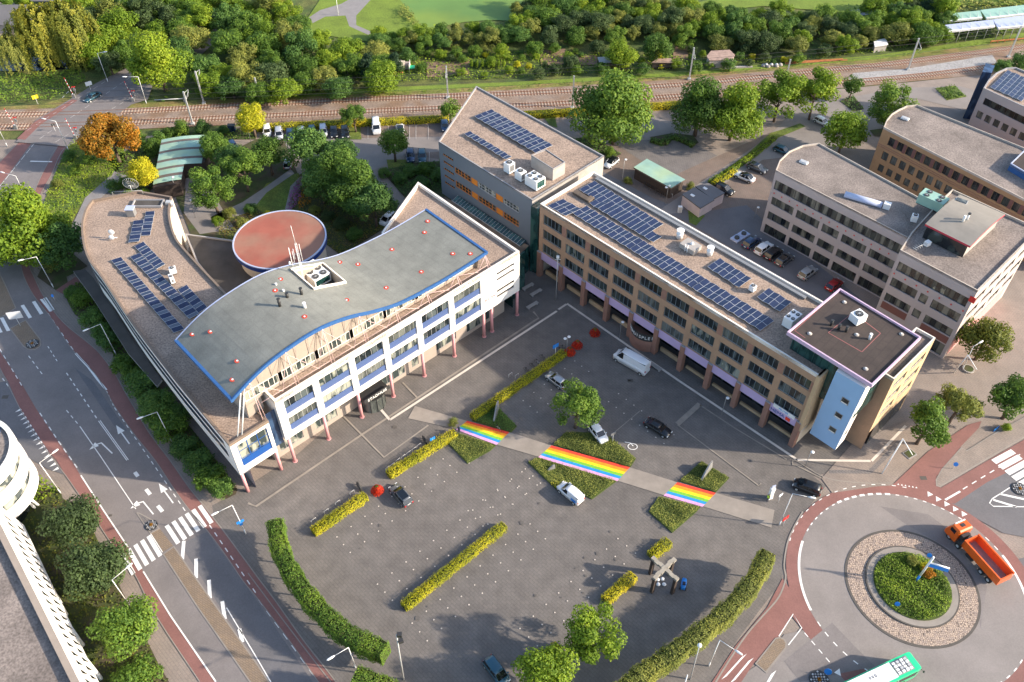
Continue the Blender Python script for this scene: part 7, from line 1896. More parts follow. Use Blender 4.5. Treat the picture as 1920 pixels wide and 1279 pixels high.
# ---------------------------------------------------------------- roof equipment
def ac_unit(x, y, z, lx, ly, lz, fans, label, ang=R(-46), m="white_metal", grille=True, name="cooling_unit"):
 p = W(x, y, z); t = thing(name, label, "cooling unit", tuple(p), ang)
 mb = MB(); mb.box(-lx / 2, lx / 2, -ly / 2, ly / 2, .15, lz); mb.box(-lx / 2 + .05, lx / 2 - .05, -ly / 2 + .05, ly / 2 - .05, 0, .15, 1); mb.build("casing", [m, "dark_metal"], t)
 if grille: mb = MB(); mb.box(lx / 2, lx / 2 + .03, -ly / 2 + .2, ly / 2 - .2, .5, lz - .25); mb.build("grille", "glass_green" if fans > 1 else "grey_metal", t)
 n = max(1, fans); rows = 2 if n >= 4 else 1; cols_ = (n + rows - 1) // rows
 for i in range(cols_):
  for j in range(rows):
   fx_, fy_ = -lx / 2 + lx * (i + .5) / cols_, (-ly / 2 + ly * (j + .5) / rows)
   r_ = min(lx / cols_, ly / rows) * .36; mb = MB(); mb.tube((fx_, fy_, lz), (fx_, fy_, lz + .12), r_, n=16, mi=0); mb.tube((fx_, fy_, lz + .1), (fx_, fy_, lz + .14), r_ * .25, n=8, mi=1)
   for s in range(4): a = s * math.pi / 4; mb.obox((fx_ - math.cos(a) * r_ * .9, fy_ - math.sin(a) * r_ * .9, lz + .125), (2 * math.cos(a) * r_ * .9, 2 * math.sin(a) * r_ * .9, 0), (-.02 * math.sin(a), .02 * math.cos(a), 0), (0, 0, .02), 1)
   mb.build("fan", ["dark_metal", "pale_metal"], t)
 return t
ac_unit(955, 322, gz - .2, 1.5, 1.5, 2.1, 1, "leftmost white cooling unit on the pointed gravel roof"); ac_unit(976, 336, gz - .2, 1.7, 1.4, 1.9, 1, "middle white cooling unit on the pointed gravel roof"); ac_unit(1003, 348, gz - .2, 3.0, 2.3, 2.1, 4, "largest white cooling unit with four fans on the pointed roof")
ac_unit(592, 522, 17.3, 4.6, 3.0, 1.8, 6, "white cooler with six fans sunk in the wavy roof", R(-46))
ac_unit(1482, 608, BZ - .4, 2.6, 1.6, 1.9, 4, "white cooler beside the lavender rimmed roof", R(43)); ac_unit(1410, 545, BZ - .4, .9, .9, 1.1, 1, "small cooler beside the solar block on the brick office")
ac_unit(1606, 602, TZ - .3, 1.9, 1.7, 1.5, 0, "white box vent on the dark brown tower roof", R(30), grille=False, name="roof_vent")
ac_unit(326, 512, zw, 1.1, .9, 1.2, 1, "upper cream cooler on the curved wing roof", R(20)); ac_unit(324, 528, zw, 1.5, .7, 1.2, 1, "lower cream cooler on the curved wing roof", R(-60))
ac_unit(1745, 385, 15.9, 4.6, 2.6, 2.0, 4, "pale green cooler on the grey panel office roof", R(-44), m="teal_metal")
ac_unit(1712, 415, 15.0, 1.0, 1.0, 1.4, 1, "small white cooler near the crimson rimmed penthouse", R(-20))
def simple(name, label, cat, p, parts, ang=0.0):
 t = thing(name, label, cat, tuple(p), ang)
 for nm, fn, m in parts: mb = MB(); fn(mb); mb.build(nm, m, t)
 return t
def cowl(x, y, z, label, h=1.2, r=.3, m="white_metal"):
 return simple("roof_vent", label, "roof vent", W(x, y, z), [("stack", lambda b: b.tube((0, 0, 0), (0, 0, h), r, n=14), m), ("cap", lambda b: b.tube((0, 0, h), (0, 0, h + .1), r * 1.25, n=14), m), ("collar", lambda b: b.tube((0, 0, h * .55), (0, 0, h * .6), r * 1.15, n=14), m)])
cowl(1274, 446, BZ - .4, "left ribbed white vent drum on the brick office roof", 1.6, .55); cowl(1330, 478, BZ - .4, "right ribbed white vent drum on the brick office roof", 1.6, .5)
for i, (x, y, dk) in enumerate([(525, 574, 1), (539, 558, 1), (566, 553, 1), (572, 578, 0), (518, 535, 0), (532, 547, 0)]):
 cowl(x, y, zr_(umi(W2(x, y, 20.5))[0]), ["tall black flue on the wavy roof, lowest of three", "short black flue on the wavy roof", "black flue nearest the sunken cooler", "white flue on the wavy roof with a long shadow", "upper small white cap on the wavy roof", "lower small white cap on the wavy roof"][i], [1.4, .8, 1.3, 1.0, .3, .3][i], .22 if i < 4 else .14, "dark_metal" if dk else "white_metal")
sit = []
for (x, y) in ((361, 627), (395, 622), (445, 677), (436, 712), (571, 594), (526, 524), (516, 545), (637, 492), (671, 496), (650, 563), (724, 540), (735, 468), (796, 436), (802, 415), (849, 476), (882, 476), (790, 510)):
 u_ = umi(W2(x, y, 19.5))[0]; zq = zr_(u_); zq = zr_(umi(W2(x, y, zq))[0])
 p = W(x, y, zq); t = thing("roof_drain", "x", "roof drain", tuple(p), 0, "roof drains on the wavy roof"); mb = MB(); mb.tube((0, 0, .0), (0, 0, .05), .42, n=14); mb.build("ring", "drain_red", t); mb = MB(); mb.tube((0, 0, .05), (0, 0, .1), .15, n=8); mb.build("strainer", "white_metal", t); sit.append((("d",), x, t))
number_off(sit, lambda k, n: "red ringed roof drain on the wavy grey roof, %s" % n)
for i, (x, y) in enumerate([(1583, 567), (1606, 628), (1690, 627), (1623, 692), (1518, 626)]):
 simple("skylight_dome", ["round skylight at the top corner of the brown tower roof", "round skylight inside the pink roof line", "round skylight at the right of the brown tower roof", "round skylight nearest the light blue stair tower", "round skylight at the left of the brown tower roof"][i], "skylight", W(x, y, TZ - .35), [("dome", lambda b: b.ball((0, 0, .05), .38, sz=.4, n=12), "concrete"), ("cap", lambda b: b.tube((0, 0, .15), (0, 0, .24), .12, n=8), "white_metal")])
for i, (x, y) in enumerate([(1558, 610), (1572, 618), (1586, 622), (1630, 636)]):
 cowl(x, y, TZ - .35, ["black flue pair left on the brown tower roof", "black flue by the pink line, left", "black flue by the pink line, right", "white pipe at the lower pink line corner"][i], 1.0, .2, "dark_metal" if i < 3 else "white_metal")
simple("roof_hatch", "raised roof hatch with ladder in the middle of the brick office", "roof hatch", W(1294, 466, BZ - .4), [("box", lambda b: (b.box(-1.5, 1.5, -1.1, 1.1, 0, .9)), "concrete"), ("ladder", lambda b: ([b.box(-.25 + k * .5, -.2 + k * .5, -1.3, -1.15, 0, 1.5) for k in range(2)], [b.box(-.25, .3, -1.25, -1.2, .3 + k * .3, .35 + k * .3) for k in range(4)]), "white_metal"), ("dome", lambda b: b.ball((.1, .2, 1.0), .3, n=10), "white_metal")], R(-46))
simple("roof_step", "low stepped plinth at the top left of the brick office roof", "plinth", W(1092, 370, BZ - .4), [("plinth", lambda b: (b.box(-2.0, 2.0, -.5, .5, 0, .4), b.box(.9, 1.9, .5, 1.2, 0, .3)), "roof_tan_dirty")], R(-46))
simple("skylight", "long barrel skylight on the grey panel office roof", "skylight", W(1618, 377, Z1 - .3), [("glazing", lambda b: b.loft([[(x, .75 * math.cos(a), .1 + .75 * math.sin(a)) for a in [i * math.pi / 6 for i in range(7)]] for x in (-3.4, 3.4)]), "edge_pale_blue"), ("vent_box", lambda b: b.box(3.6, 4.8, -.5, .5, 0, 1.1), "white_metal")], R(-30))
for i, (x, y, z, lab) in enumerate([(1507, 305, Z1 - .3, "white square rooflight on the rounded end of the grey panel roof"), (1697, 223, oz - .3, "white square rooflight on the orange brick office roof")]):
 simple("rooflight", lab, "rooflight", W(x, y, z), [("kerb", lambda b: b.box(-.8, .8, -.5, .5, 0, .25), "white_metal"), ("dome", lambda b: b.box(-.65, .65, -.4, .4, .25, .33), "pale_metal")], R(-40))
simple("lattice_aerial", "lattice aerial frame lying by the step of the grey panel roof", "antenna", W(1728, 464, 16), [("frame", lambda b: ([b.tube((-2 + k * .5, -.5, .6), (-2 + k * .5, .5, .6), .03, n=5) for k in range(6)], b.tube((-2.2, 0, .6), (1.5, 0, .6), .05, n=6), b.tube((-.4, 0, 0), (-.4, 0, .7), .05, n=6)), "pale_metal"), ("box", lambda b: b.box(.8, 1.7, -.4, .4, 0, .8), "white_metal")], R(30))
simple("antenna_mast", "white twin pipe vents with shadows on the crimson rimmed penthouse", "vent pipe", W(1805, 416, 19.2), [("pipe", lambda b: (b.tube((0, 0, 0), (0, 0, 1.3), .2, n=10), b.tube((.9, .5, 0), (.9, .5, 1.2), .16, n=10)), "white_metal"), ("cap", lambda b: (b.tube((.9, .5, 1.2), (.9, .5, 1.45), .26, n=10)), "dark_metal")])
simple("solar_panel_unit", "single grey panel on the crimson rimmed penthouse roof", "roof panel", W(1803, 377, 19.0), [("panel", lambda b: b.box(-.9, .9, -.5, .5, .05, .15), "glass_grey"), ("frame", lambda b: b.box(-1.0, 1.0, -.6, .6, 0, .06), "pale_metal")], R(-35))
# masts and dishes
zq = zr_(umi(W2(568, 540, 20))[0])
def lattice(h, w=.16):
 def f(b):
  for a in range(3):
   x, y = w * math.cos(a * 2.09), w * math.sin(a * 2.09); b.tube((x, y, 0), (x, y, h), .03, n=5)
   x2, y2 = w * math.cos((a + 1) * 2.09), w * math.sin((a + 1) * 2.09); n = int(h / .45)
   for k in range(n): b.tube((x, y, k * .45), (x2, y2, (k + 1) * .45), .02, n=4, cap=False)
 return f
simple("radio_mast", "tall lattice radio mast rising from the sunken cooler", "mast", W(571, 531, 19), [("lattice", lattice(8.2), "white_metal"), ("aerial", lambda b: (b.tube((0, 0, 8), (-.1, 0, 11.5), .035, n=6), b.tube((.5, 0, 4.5), (.5, 0, 8), .04, n=6), b.tube((-.6, 0, 5), (-.6, 0, 7), .06, n=6), b.tube((-.6, 0, 6), (.5, 0, 6), .025, n=5)), "white_metal")])
simple("radio_mast", "shorter white aerial mast with a small dish on the wavy roof", "mast", W(550, 503, 20.5), [("pole", lambda b: (b.tube((0, 0, 0), (0, 0, 4.2), .06, n=6), b.tube((.4, .1, 1), (.4, .1, 3.4), .04, n=6), b.tube((0, 0, 1.2), (.4, .1, 1.2), .03, n=5)), "white_metal"), ("dish", lambda b: b.ball((-.35, -.1, 1.2), .3, sx=.5, n=10), "white_metal")])
def dish(b):
 n = 20; r = 1.5
 for i in range(n):
  a0, a1 = 2 * math.pi * i / n, 2 * math.pi * (i + 1) / n
  for r0_, r1_ in ((.3, .9), (.9, 1.5)):
   P = lambda r_, a: (r_ * math.cos(a), r_ * r_ * .22 - .2 + 1.6, 1.3 + r_ * math.sin(a) * .8)
   b.tube(P(r0_, a0), P(r1_, a0), .02, n=4, cap=False); b.tube(P(r1_, a0), P(r1_, a1), .03 if r1_ > 1 else .02, n=4, cap=False)
 b.tube((0, 1.4, 0), (0, 1.4, 1.3), .09, n=8); b.tube((0, 1.4, 1.3), (0, .6, 1.6), .04, n=6)
simple("satellite_dish", "large mesh satellite dish at the far corner of the curved wing", "satellite dish", W(243, 366, 12), [("dish", dish, "pale_metal"), ("guard_frame", lambda b: (b.tube((-3, -.2, 0), (-3, -.2, .9), .03, n=5), b.tube((-3, -.2, .9), (2.5, .3, .9), .03, n=5), b.tube((2.5, .3, 0), (2.5, .3, .9), .03, n=5)), "pale_metal")])
simple("satellite_dish", "pair of small white dishes on the curved wing roof", "satellite dish", W(213, 447, zw), [("stand", lambda b: (b.tube((0, 0, 0), (0, 0, 1.4), .07, n=6), b.box(-.7, .7, -.1, .1, .1, .2)), "white_metal"), ("reflector", lambda b: (b.ball((.1, -.1, 1.5), .55, sy=.35, n=14), b.ball((-.05, -.5, .6), .5, sy=.4, n=14)), "white_metal")])
simple("roof_box", "grey ventilation box beside the uppermost solar group", "ventilation box", W(248, 403, zw), [("box", lambda b: b.box(-.7, .7, -.6, .6, 0, 1.5), "grey_metal"), ("lid", lambda b: b.box(-.8, .8, -.7, .7, 1.5, 1.65), "edge_pale_blue")])
simple("roof_basin", "sunken dark service deck with chairs at the wing end", "service deck", W(278, 383, zw), [("deck", lambda b: b.box(-2.6, 2.6, -.9, .9, .02, .1), "roof_dark"), ("rim", lambda b: (b.box(-2.8, 2.8, .9, 1.1, 0, .4), b.box(-2.8, 2.8, -1.1, -.9, 0, .4), b.box(-2.8, -2.6, -.9, .9, 0, .4), b.box(2.6, 2.8, -.9, .9, 0, .4)), "coping_grey"), ("unit", lambda b: (b.box(3.4, 4.4, -.3, .5, 0, .6), b.box(4.6, 5.0, -.9, -.5, 0, .5)), "pale_metal")])

# ---------------------------------------------------------------- lamps, masts, signs
def street_lamp(bx_, by_, tx, ty, hx, hy, label, h=8.0, name="street_lamp", arm=None, m="white_metal", r=.068, sign=False):
 """base pixel, elbow pixel, head pixel"""
 p = W(bx_, by_, 0); t = thing(name, label, "street lamp", tuple(p))
 e = W(tx, ty, h); hd = W(hx, hy, h + .15)
 e = Vector((p.x + (e.x - p.x) * .5, p.y + (e.y - p.y) * .5, h)); v = (hd - W(tx, ty, h)); v.z = .12
 if v.length > 3.4: v = v.normalized() * 3.4
 e = e - Vector(p); mb = MB(); mb.tube((0, 0, 0), (e.x * .1, e.y * .1, 1.2), r * 1.5, r * 1.4, 8); mb.tube((e.x * .1, e.y * .1, 1.2), e, r * 1.1, r * .7, 8); mb.build("pole", m, t)
 mb = MB(); mb.tube(e, e + v, r * .6, r * .45, 6); mb.build("arm", m, t)
 u = v.normalized(); s = Vector((-u.y, u.x, 0)); o = e + v
 mb = MB(); mb.loft([[tuple(o + u * a + s * b_ + Vector((0, 0, c_))) for b_, c_ in ((-w_, 0), (-w_ * .6, hh), (w_ * .6, hh), (w_, 0), (0, -.05))] for a, w_, hh in ((-.1, .06, .08), (.3, .17, .14), (.85, .15, .12), (1.0, .06, .06))]); mb.build("lamp_head", "white_metal", t)
 if sign: mb = MB(); mb.cbox((e.x * .4, e.y * .4, 3.2), 1.1, .12, .45, R(35)); mb.cbox((e.x * .4, e.y * .4, 2.6), .5, .12, .5, R(35)); mb.build("direction_sign", "sign_blue", t)
 return t
street_lamp(242, 1134 - 110, 214, 986, 185, 995, "x") if False else None
for a in [((101, 540), (66, 484), (42, 489), "lamp beside the big bright tree and red footpath"), ((218, 665), (187, 611), (165, 620), "lamp over the road in front of the curved wing middle"), ((322, 828), (294, 777), (268, 786), "lamp among the shaded shrubs near the arrows"),
  ((461, 1001), (433, 951), (406, 964), "lamp with blue signs at the left zebra crossing"), ((114, 925), (72, 870), (96, 852), "lamp beside the small green bush at the round white building"), ((242, 1134), (214, 1096), (240, 1074), "lamp among the round trees beside the strut building"),
  ((667, 1252), (655, 1228), (628, 1244), "lamp at the foot of the left curved hedge"), ((1329, 1249), (1351, 1203), (1380, 1222), "lamp standing in the right curved hedge"), ((203, 155), (182, 101), (193, 99), "lamp north of the level crossing by the canal bank"),
  ((129, 283), (104, 230), (85, 226), "lamp in the road verge left of the orange tree"), ((275, 195), (262, 150), (240, 150), "lamp right of the level crossing"), ((14, 275), (-2, 245), (-20, 240), "lamp at the left edge below the tracks"), ((48, 368), (40, 352), (18, 346), "lamp hidden behind the big bright tree"),
  ((1461, 985), (1488, 924), (1518, 930), "lamp with round sign at the plaza exit to the roundabout"), ((1805, 692), (1812, 668), (1822, 662), "leaning lamp under the yellowish tree")]:
 (b0, b1), (e0, e1), (h0, h1), lab = a
 street_lamp(b0, b1, e0, e1, h0, h1, lab, sign="blue signs" in lab)
# slanting light column with wide shaft
for bx_, by_, tx, ty, lab in ((1653, 889, 1693, 823, "broad slanting light column on the pavement by the brick corner"), (1788, 699, 1815, 666, "broad slanting light column under the yellowish tree")):
 p = W(bx_, by_, 0); q = W(tx, ty, 7.5) - p; t = thing("light_column", lab, "light column", tuple(p)); mb = MB(); mb.tube((0, 0, 0), (q.x, q.y, 7.5), .1, .1, 8); mb.build("shaft", "white_metal", t)
 mb = MB(); mb.tube((q.x, q.y, 7.5), (q.x + 1.4, q.y - 1.8, 5.9), .08, .06, 7); mb.build("arm", "white_metal", t)
def mast(bx_, by_, tx, ty, label, h, r=.12, name="mast", extra=None, m="pale_metal"):
 p = W(bx_, by_, 0); q = W(tx, ty, h) - p; q = Vector((q.x * .6, q.y * .6, h)); t = thing(name, label, "mast", tuple(p)); mb = MB(); mb.tube((0, 0, 0), q, r, r * .7, 8); mb.build("pole", m, t)
 if extra: extra(t, q)
 return t
def floods(t, q):
 for k, z in enumerate((0, -1.6)):
  mb = MB(); mb.cbox((q.x + .35, q.y, q.z + z - .3), .6, .5, .55, .4 * k); mb.build("floodlight", "dark_metal", t)
mast(757, 1274, 746, 1189, "tall floodlight mast at the bottom edge of the square", 12.5, .11, extra=floods)
mast(1294, 1274, 1311, 1204, "tall thin pole in front of the right curved hedge", 8.5, .09, extra=lambda t, q: [mb for mb in [MB()] if (mb.ball((q.x, q.y, q.z), .3, n=10), mb.build("lamp_globe", "white_metal", t))])
mast(1042, 562, 1046, 485, "tall mast with cameras at the corner by the benches", 11.5, .1, extra=lambda t, q: [mb for mb in [MB()] if (mb.cbox((q.x, q.y, q.z - .4), .5, .4, .4), mb.tube((q.x - .5, q.y, q.z - .8), (q.x + .5, q.y, q.z - .8), .04), mb.build("camera", "white_metal", t))])
mast(1277, 1305, 1290, 1260, "thin white pole cut by the bottom edge", 5.0, .1, m="white_metal")
def globe(x, y, label, h=4.2, two=False):
 p = W(x, y, 0); t = thing("plaza_lamp", label, "street lamp", tuple(p)); mb = MB(); mb.tube((0, 0, 0), (0, 0, h), .06, .045, 8); mb.build("pole", "grey_metal", t)
 mb = MB(); mb.ball((.25, 0, h + .1), .3, sz=.45, n=12); mb.build("lamp_shade", "white_metal", t)
 if two: mb = MB(); mb.ball((-.4, -.1, h - .25), .3, sz=.45, n=12); mb.build("lamp_shade", "white_metal", t)
globe(1062, 665, "twin headed lamp at the end of the long yellow hedge", 4.4, True); globe(1161, 636, "lamp in front of the curved brick bay"); globe(1353, 778, "lamp before the sixth brick pillar bay"); globe(1509, 876, "lamp on the white line beside the light blue tower", 3.8)
globe(367, 409, "lamp in the courtyard beside the two pale trunks", 4.5); globe(333, 366, "lamp standing at the striped shed roof", 4.5); globe(471, 268, "lamp below the yellow green tree", 5.0, True); globe(1248, 382, "lamp beside the bicycle shed corner", 4.5, True); globe(1166, 344, "lamp behind the white car with black roof", 6); globe(1415, 408, "lamp leaning at the end of the grey panel office", 2.5); globe(1850, 238, "lamp in front of the rounded grey office", 3); globe(1697, 340, "lamp before the orange brick office", 3.5); globe(1636, 510, "lamp at the grey panel office ground floor", 4)
# railway overhead line masts
def catenary(bx_, by_, label, side=1, h=8.6, arm=True):
 p = W(bx_, by_, 0); t = thing("catenary_mast", label, "railway mast", tuple(p), 0, "overhead line masts along the railway"); mb = MB(); mb.box(-.16, .16, -.16, .16, 0, h); mb.cbox((0, 0, 0), .8, .8, .5); mb.build("post", "pale_metal", t)
 if arm:
  mb = MB(); mb.tube((0, 0, h - .4), (0, 3.0 * side, h - 1.2), .05, n=6); mb.tube((0, 0, h - 2.4), (0, 3.0 * side, h - 1.4), .05, n=6); mb.tube((0, 3.0 * side, h - 1.2), (0, 2.0 * side, h - 2.4), .04, n=6); mb.build("bracket", "pale_metal", t)
 return t
catenary(383, 195, "overhead line mast north of the tracks by the wood"); catenary(362, 234, "overhead line mast between the two ball bushes"); catenary(840, 185, "overhead line mast at the tip of the pointed roof", -1); catenary(1073, 204, "overhead line mast left of the huge maple", 1, 8.6, False)
catenary(1292, 150, "overhead line mast above the two merged trees", -1); catenary(1702, 132, "overhead line mast in the grey ballast", -1); catenary(1890, 108, "overhead line mast near the right edge", 1, 8.6, False); catenary(488, 192, "overhead line signal mast striped black and white", 1, 6.5, False); catenary(1474, 146, "low mast behind the two bright trees", 1, 5, False)
mb = MB()
for yy in (((-60, 219), (384, 204), (840, 186), (1292, 160), (1702, 120), (2000, 80)), ((-60, 241), (362, 225), (840, 205), (1292, 182), (1702, 147), (2000, 105))):
 P = [W(x, y, 0) for x, y in yy]
 for i in range(len(P) - 1):
  for zc1 in (5.5, 6.9):
   a, b = P[i] + Vector((0, 0, zc1)), P[i + 1] + Vector((0, 0, zc1)); mid = (a + b) / 2 - Vector((0, 0, .4 if zc1 > 6 else 0)); mb.tube(a, mid, .035, n=4, cap=False); mb.tube(mid, b, .035, n=4, cap=False)
tag(mb.build("overhead_wire", "dark_metal"), "thin overhead contact wires running along the railway tracks", "overhead wire")
# level crossing barriers: raised red and white booms
def barrier(x, y, label, tiltx=-.12, h=4.6):
 p = W(x, y, 0); t = thing("crossing_barrier", label, "barrier", tuple(p)); mb = MB(); mb.cbox((0, 0, 0), .7, .5, 1.2); mb.tube((.6, .3, 0), (.6, .3, 3.0), .07, n=6); mb.box(.3, .9, .2, .35, 2.0, 2.5); mb.build("drive", "grey_metal", t)
 mb = MB(); n = 10
 for k in range(n): a, b = Vector((tiltx * k * h / n, 0, 1 + k * h / n)), Vector((tiltx * (k + 1) * h / n, 0, 1 + (k + 1) * h / n)); mb.tube(a, b, .06, n=6, mi=k % 2)
 mb.build("boom", ["white_metal", "red_paint"], t); mb = MB(); mb.cbox((.6, .3, 2.9), .9, .1, .15, .5); mb.cbox((.6, .3, 2.9), .9, .1, .15, -.5); mb.build("saltire", "red_paint", t)
barrier(140, 185, "raised striped barrier with saltire left of the teal car"); barrier(251, 192, "raised striped barrier right of the level crossing"); barrier(143, 262, "raised striped barrier in front of the orange tree"); barrier(31, 243, "raised striped barrier at the left edge below the tracks")
def post_sign(x, y, h, m, label, sz=.5, name="road_sign", shape='box', ang=R(35)):
 p = W(x, y, 0); t = thing(name, label, "road sign", tuple(p)); mb = MB(); mb.tube((0, 0, 0), (0, 0, h), .045, n=6); mb.build("post", "white_metal", t)
 mb = MB()
 if shape == 'disc': n = Vector((-.3, -.85, .4)).normalized(); mb.tube(Vector((0, -.06, h)) - n * .02, Vector((0, -.06, h)) + n * .03, sz * .6, n=16)
 else: mb.cbox((0, 0, h - sz), sz * 1.5, .08, sz, ang)
 mb.build("sign_plate", m, t); return t
post_sign(72, 197, 2.6, "yellow_sign", "yellow sign left of the level crossing", .9); post_sign(171, 170, 2.4, "white_metal", "white sign board north of the tracks", 1.0); post_sign(105, 248, 2.2, "dark_metal", "small dark signal before the orange tree")
post_sign(103, 563, 1.2, "sign_blue", "blue sign at the upper zebra crossing", .5, shape='disc'); post_sign(39, 612, 3.6, "white_metal", "large white direction board on the small traffic island", 1.6, ang=R(12)); post_sign(1786, 880, 1.4, "sign_blue", "blue disc on the red kerbed island by the roundabout", .6, shape='disc')
post_sign(1679, 1137, .8, "sign_blue", "blue arrow sign in the roundabout planting, lower one", .6, shape='disc'); post_sign(1739, 1046, .8, "sign_blue", "blue arrow sign at the roundabout kerb, upper one", .6, shape='disc'); post_sign(1548, 1266, 1.2, "sign_blue", "blue sign on the traffic island beside the bus", .8, shape='disc')
post_sign(1041, 668, 3.0, "sign_blue", "blue parking sign above the long yellow hedge", .8); post_sign(1148, 830, 2.6, "grey_metal", "grey parking sign beside the single plaza tree", .6); post_sign(1459, 942, 2.2, "white_metal", "short white sign between the charging pillar and lamp", .5); post_sign(812, 832, 1.6, "sign_blue", "small blue sign in the hedge beside the scooter", .6)
post_sign(209, 1046, 2.0, "white_metal", "white sign among the trees beside the zebra crossing", .8); post_sign(1867, 806, .6, "sign_blue", "blue board lying by the right edge tree", .9); post_sign(1468, 985, 2.3, "red_paint", "red sign at the corner lamp of the square", .8)
# colourful planters on the traffic islands
def planter(x, y, label, r=1.0):
 p = W(x, y, .12); t = thing("island_planter", label, "planter", tuple(p)); mb = MB(); cols_ = 7
 mb.prism(circ(r, 20, Vector((0, 0))), 0, .08, 0)
 for i in range(-3, 4):
  for j in range(-3, 4):
   if i * i + j * j < 10: mb.cbox((i * r * .27, j * r * .27, .08), r * .16, r * .16, .07, .78, 1 + (i + j) % 3)
 mb.build("studs", ["dark_metal", "pale_metal", "grey_metal", "concrete"], t); me, r0 = proto('loose', 's'); c = link("flowers", me, t); c.scale = (.13, .13, .1); c.location = (0, 0, .2); c.material_slots[0].link = 'OBJECT'; c.material_slots[0].material = MATS["leaf_orange"]
planter(61, 645, "round studded planter at the tip of the upper traffic island", 1.1); planter(284, 985, "studded planter with yellow flower at the zebra crossing", .9); planter(1912, 917, "round studded planter at the right edge", 1.2); planter(1536, 1275, "round studded planter beside the bus", 1.3)
# crossed beam sculpture
c = W(1222, 1090, 0); t = thing("beam_sculpture", "sculpture of two crossed wooden beams on four dark posts", "sculpture", tuple(c)); zt = 3.7
tops = [W(1226, 1052, zt), W(1262, 1082, zt), W(1260, 1055, zt), W(1227, 1084, zt)]
tops = [W(1225, 1050, zt), W(1267, 1087, zt), W(1262, 1052, zt), W(1228, 1085, zt)]
def beam(a, b, dz, nm="beam"):
 a, b = a - c, b - c; d = (b - a).normalized(); s = Vector((-d.y, d.x, 0)); a = a - d * .3; b = b + d * .3; mb = MB(); n = 7
 for k in range(n):
  p_, q_ = a.lerp(b, k / n), a.lerp(b, (k + 1) / n); o_ = s * (.05 * (-1) ** k); mb.obox(p_ - s * .28 + o_ + Vector((0, 0, dz)), q_ - p_, s * .56, (0, 0, .45))
 mb.build(nm, "wood_grey", t)
beam(tops[0], tops[1], 0); beam(tops[2], tops[3], .06)
for k, v in enumerate(tops):
 v = v - c; mb = MB(); mb.cbox((v.x, v.y, 0), .5, .42, zt, R(40)); mb.build("post", "timber_dark", t)
for k in range(4): mb = MB(); q = W(*[(1233, 1088), (1242, 1087), (1234, 1097), (1245, 1097)][k], 0); st_ = simple("stone_seat", ["upper left", "upper right", "lower left", "lower right"][k] + " white stone under the crossed beams", "stone", q, [("stone", lambda b: b.ball((0, 0, .2), .3, sz=.7, n=10), "white_metal")])
# roundabout sculpture: white leaning mast with blue panel
c = W(1717, 1090, .3); t = thing("mast_sculpture", "white mast sculpture with a blue wing in the roundabout", "sculpture", tuple(c)); zt = 6.6
tp = W(1753, 1047, zt) - c; tp = Vector((tp.x * .5, tp.y * .5, zt)); mb = MB(); mb.tube((0, 0, 0), tp * .25, .16, n=8, mi=1); mb.tube(tp * .25, tp, .16, .14, 8, 0); mb.build("mast", ["white_metal", "sign_blue"], t)
w0_ = tp * .78; w1_ = W(1770, 1079, 5.2) - c; w1_ = Vector((w0_.x + 2.4, w0_.y - .9, w0_.z)); mb = MB(); dd = (w1_ - w0_); mb.obox(w0_, dd, (.0, .1, 0), (0, -.15, -.8), 0); mb.build("wing", "sign_blue", t); mb = MB(); mb.tube(w0_, w1_, .12, n=8); mb.build("spar", "white_metal", t)
# benches
for i, (x, y, lab) in enumerate([(990, 540, "concrete bench nearest the glazed link"), (1005, 551, "middle concrete bench by the city hall corner"), (998, 575, "concrete bench nearest the pink column"), (1228, 690, "long bench behind the white delivery van")]):
 simple("bench", lab, "bench", W(x, y, 0), [("seat", lambda b: [b.box(-1.3, 1.3, -.35 + k * .25, -.15 + k * .25, .4, .5) for k in range(3)], "concrete"), ("leg", lambda b: b.box(-1.1, -.9, -.3, .35, 0, .4), "coping_grey"), ("leg", lambda b: b.box(.9, 1.1, -.3, .35, 0, .4), "coping_grey")], R(40) if i < 3 else R(-46))
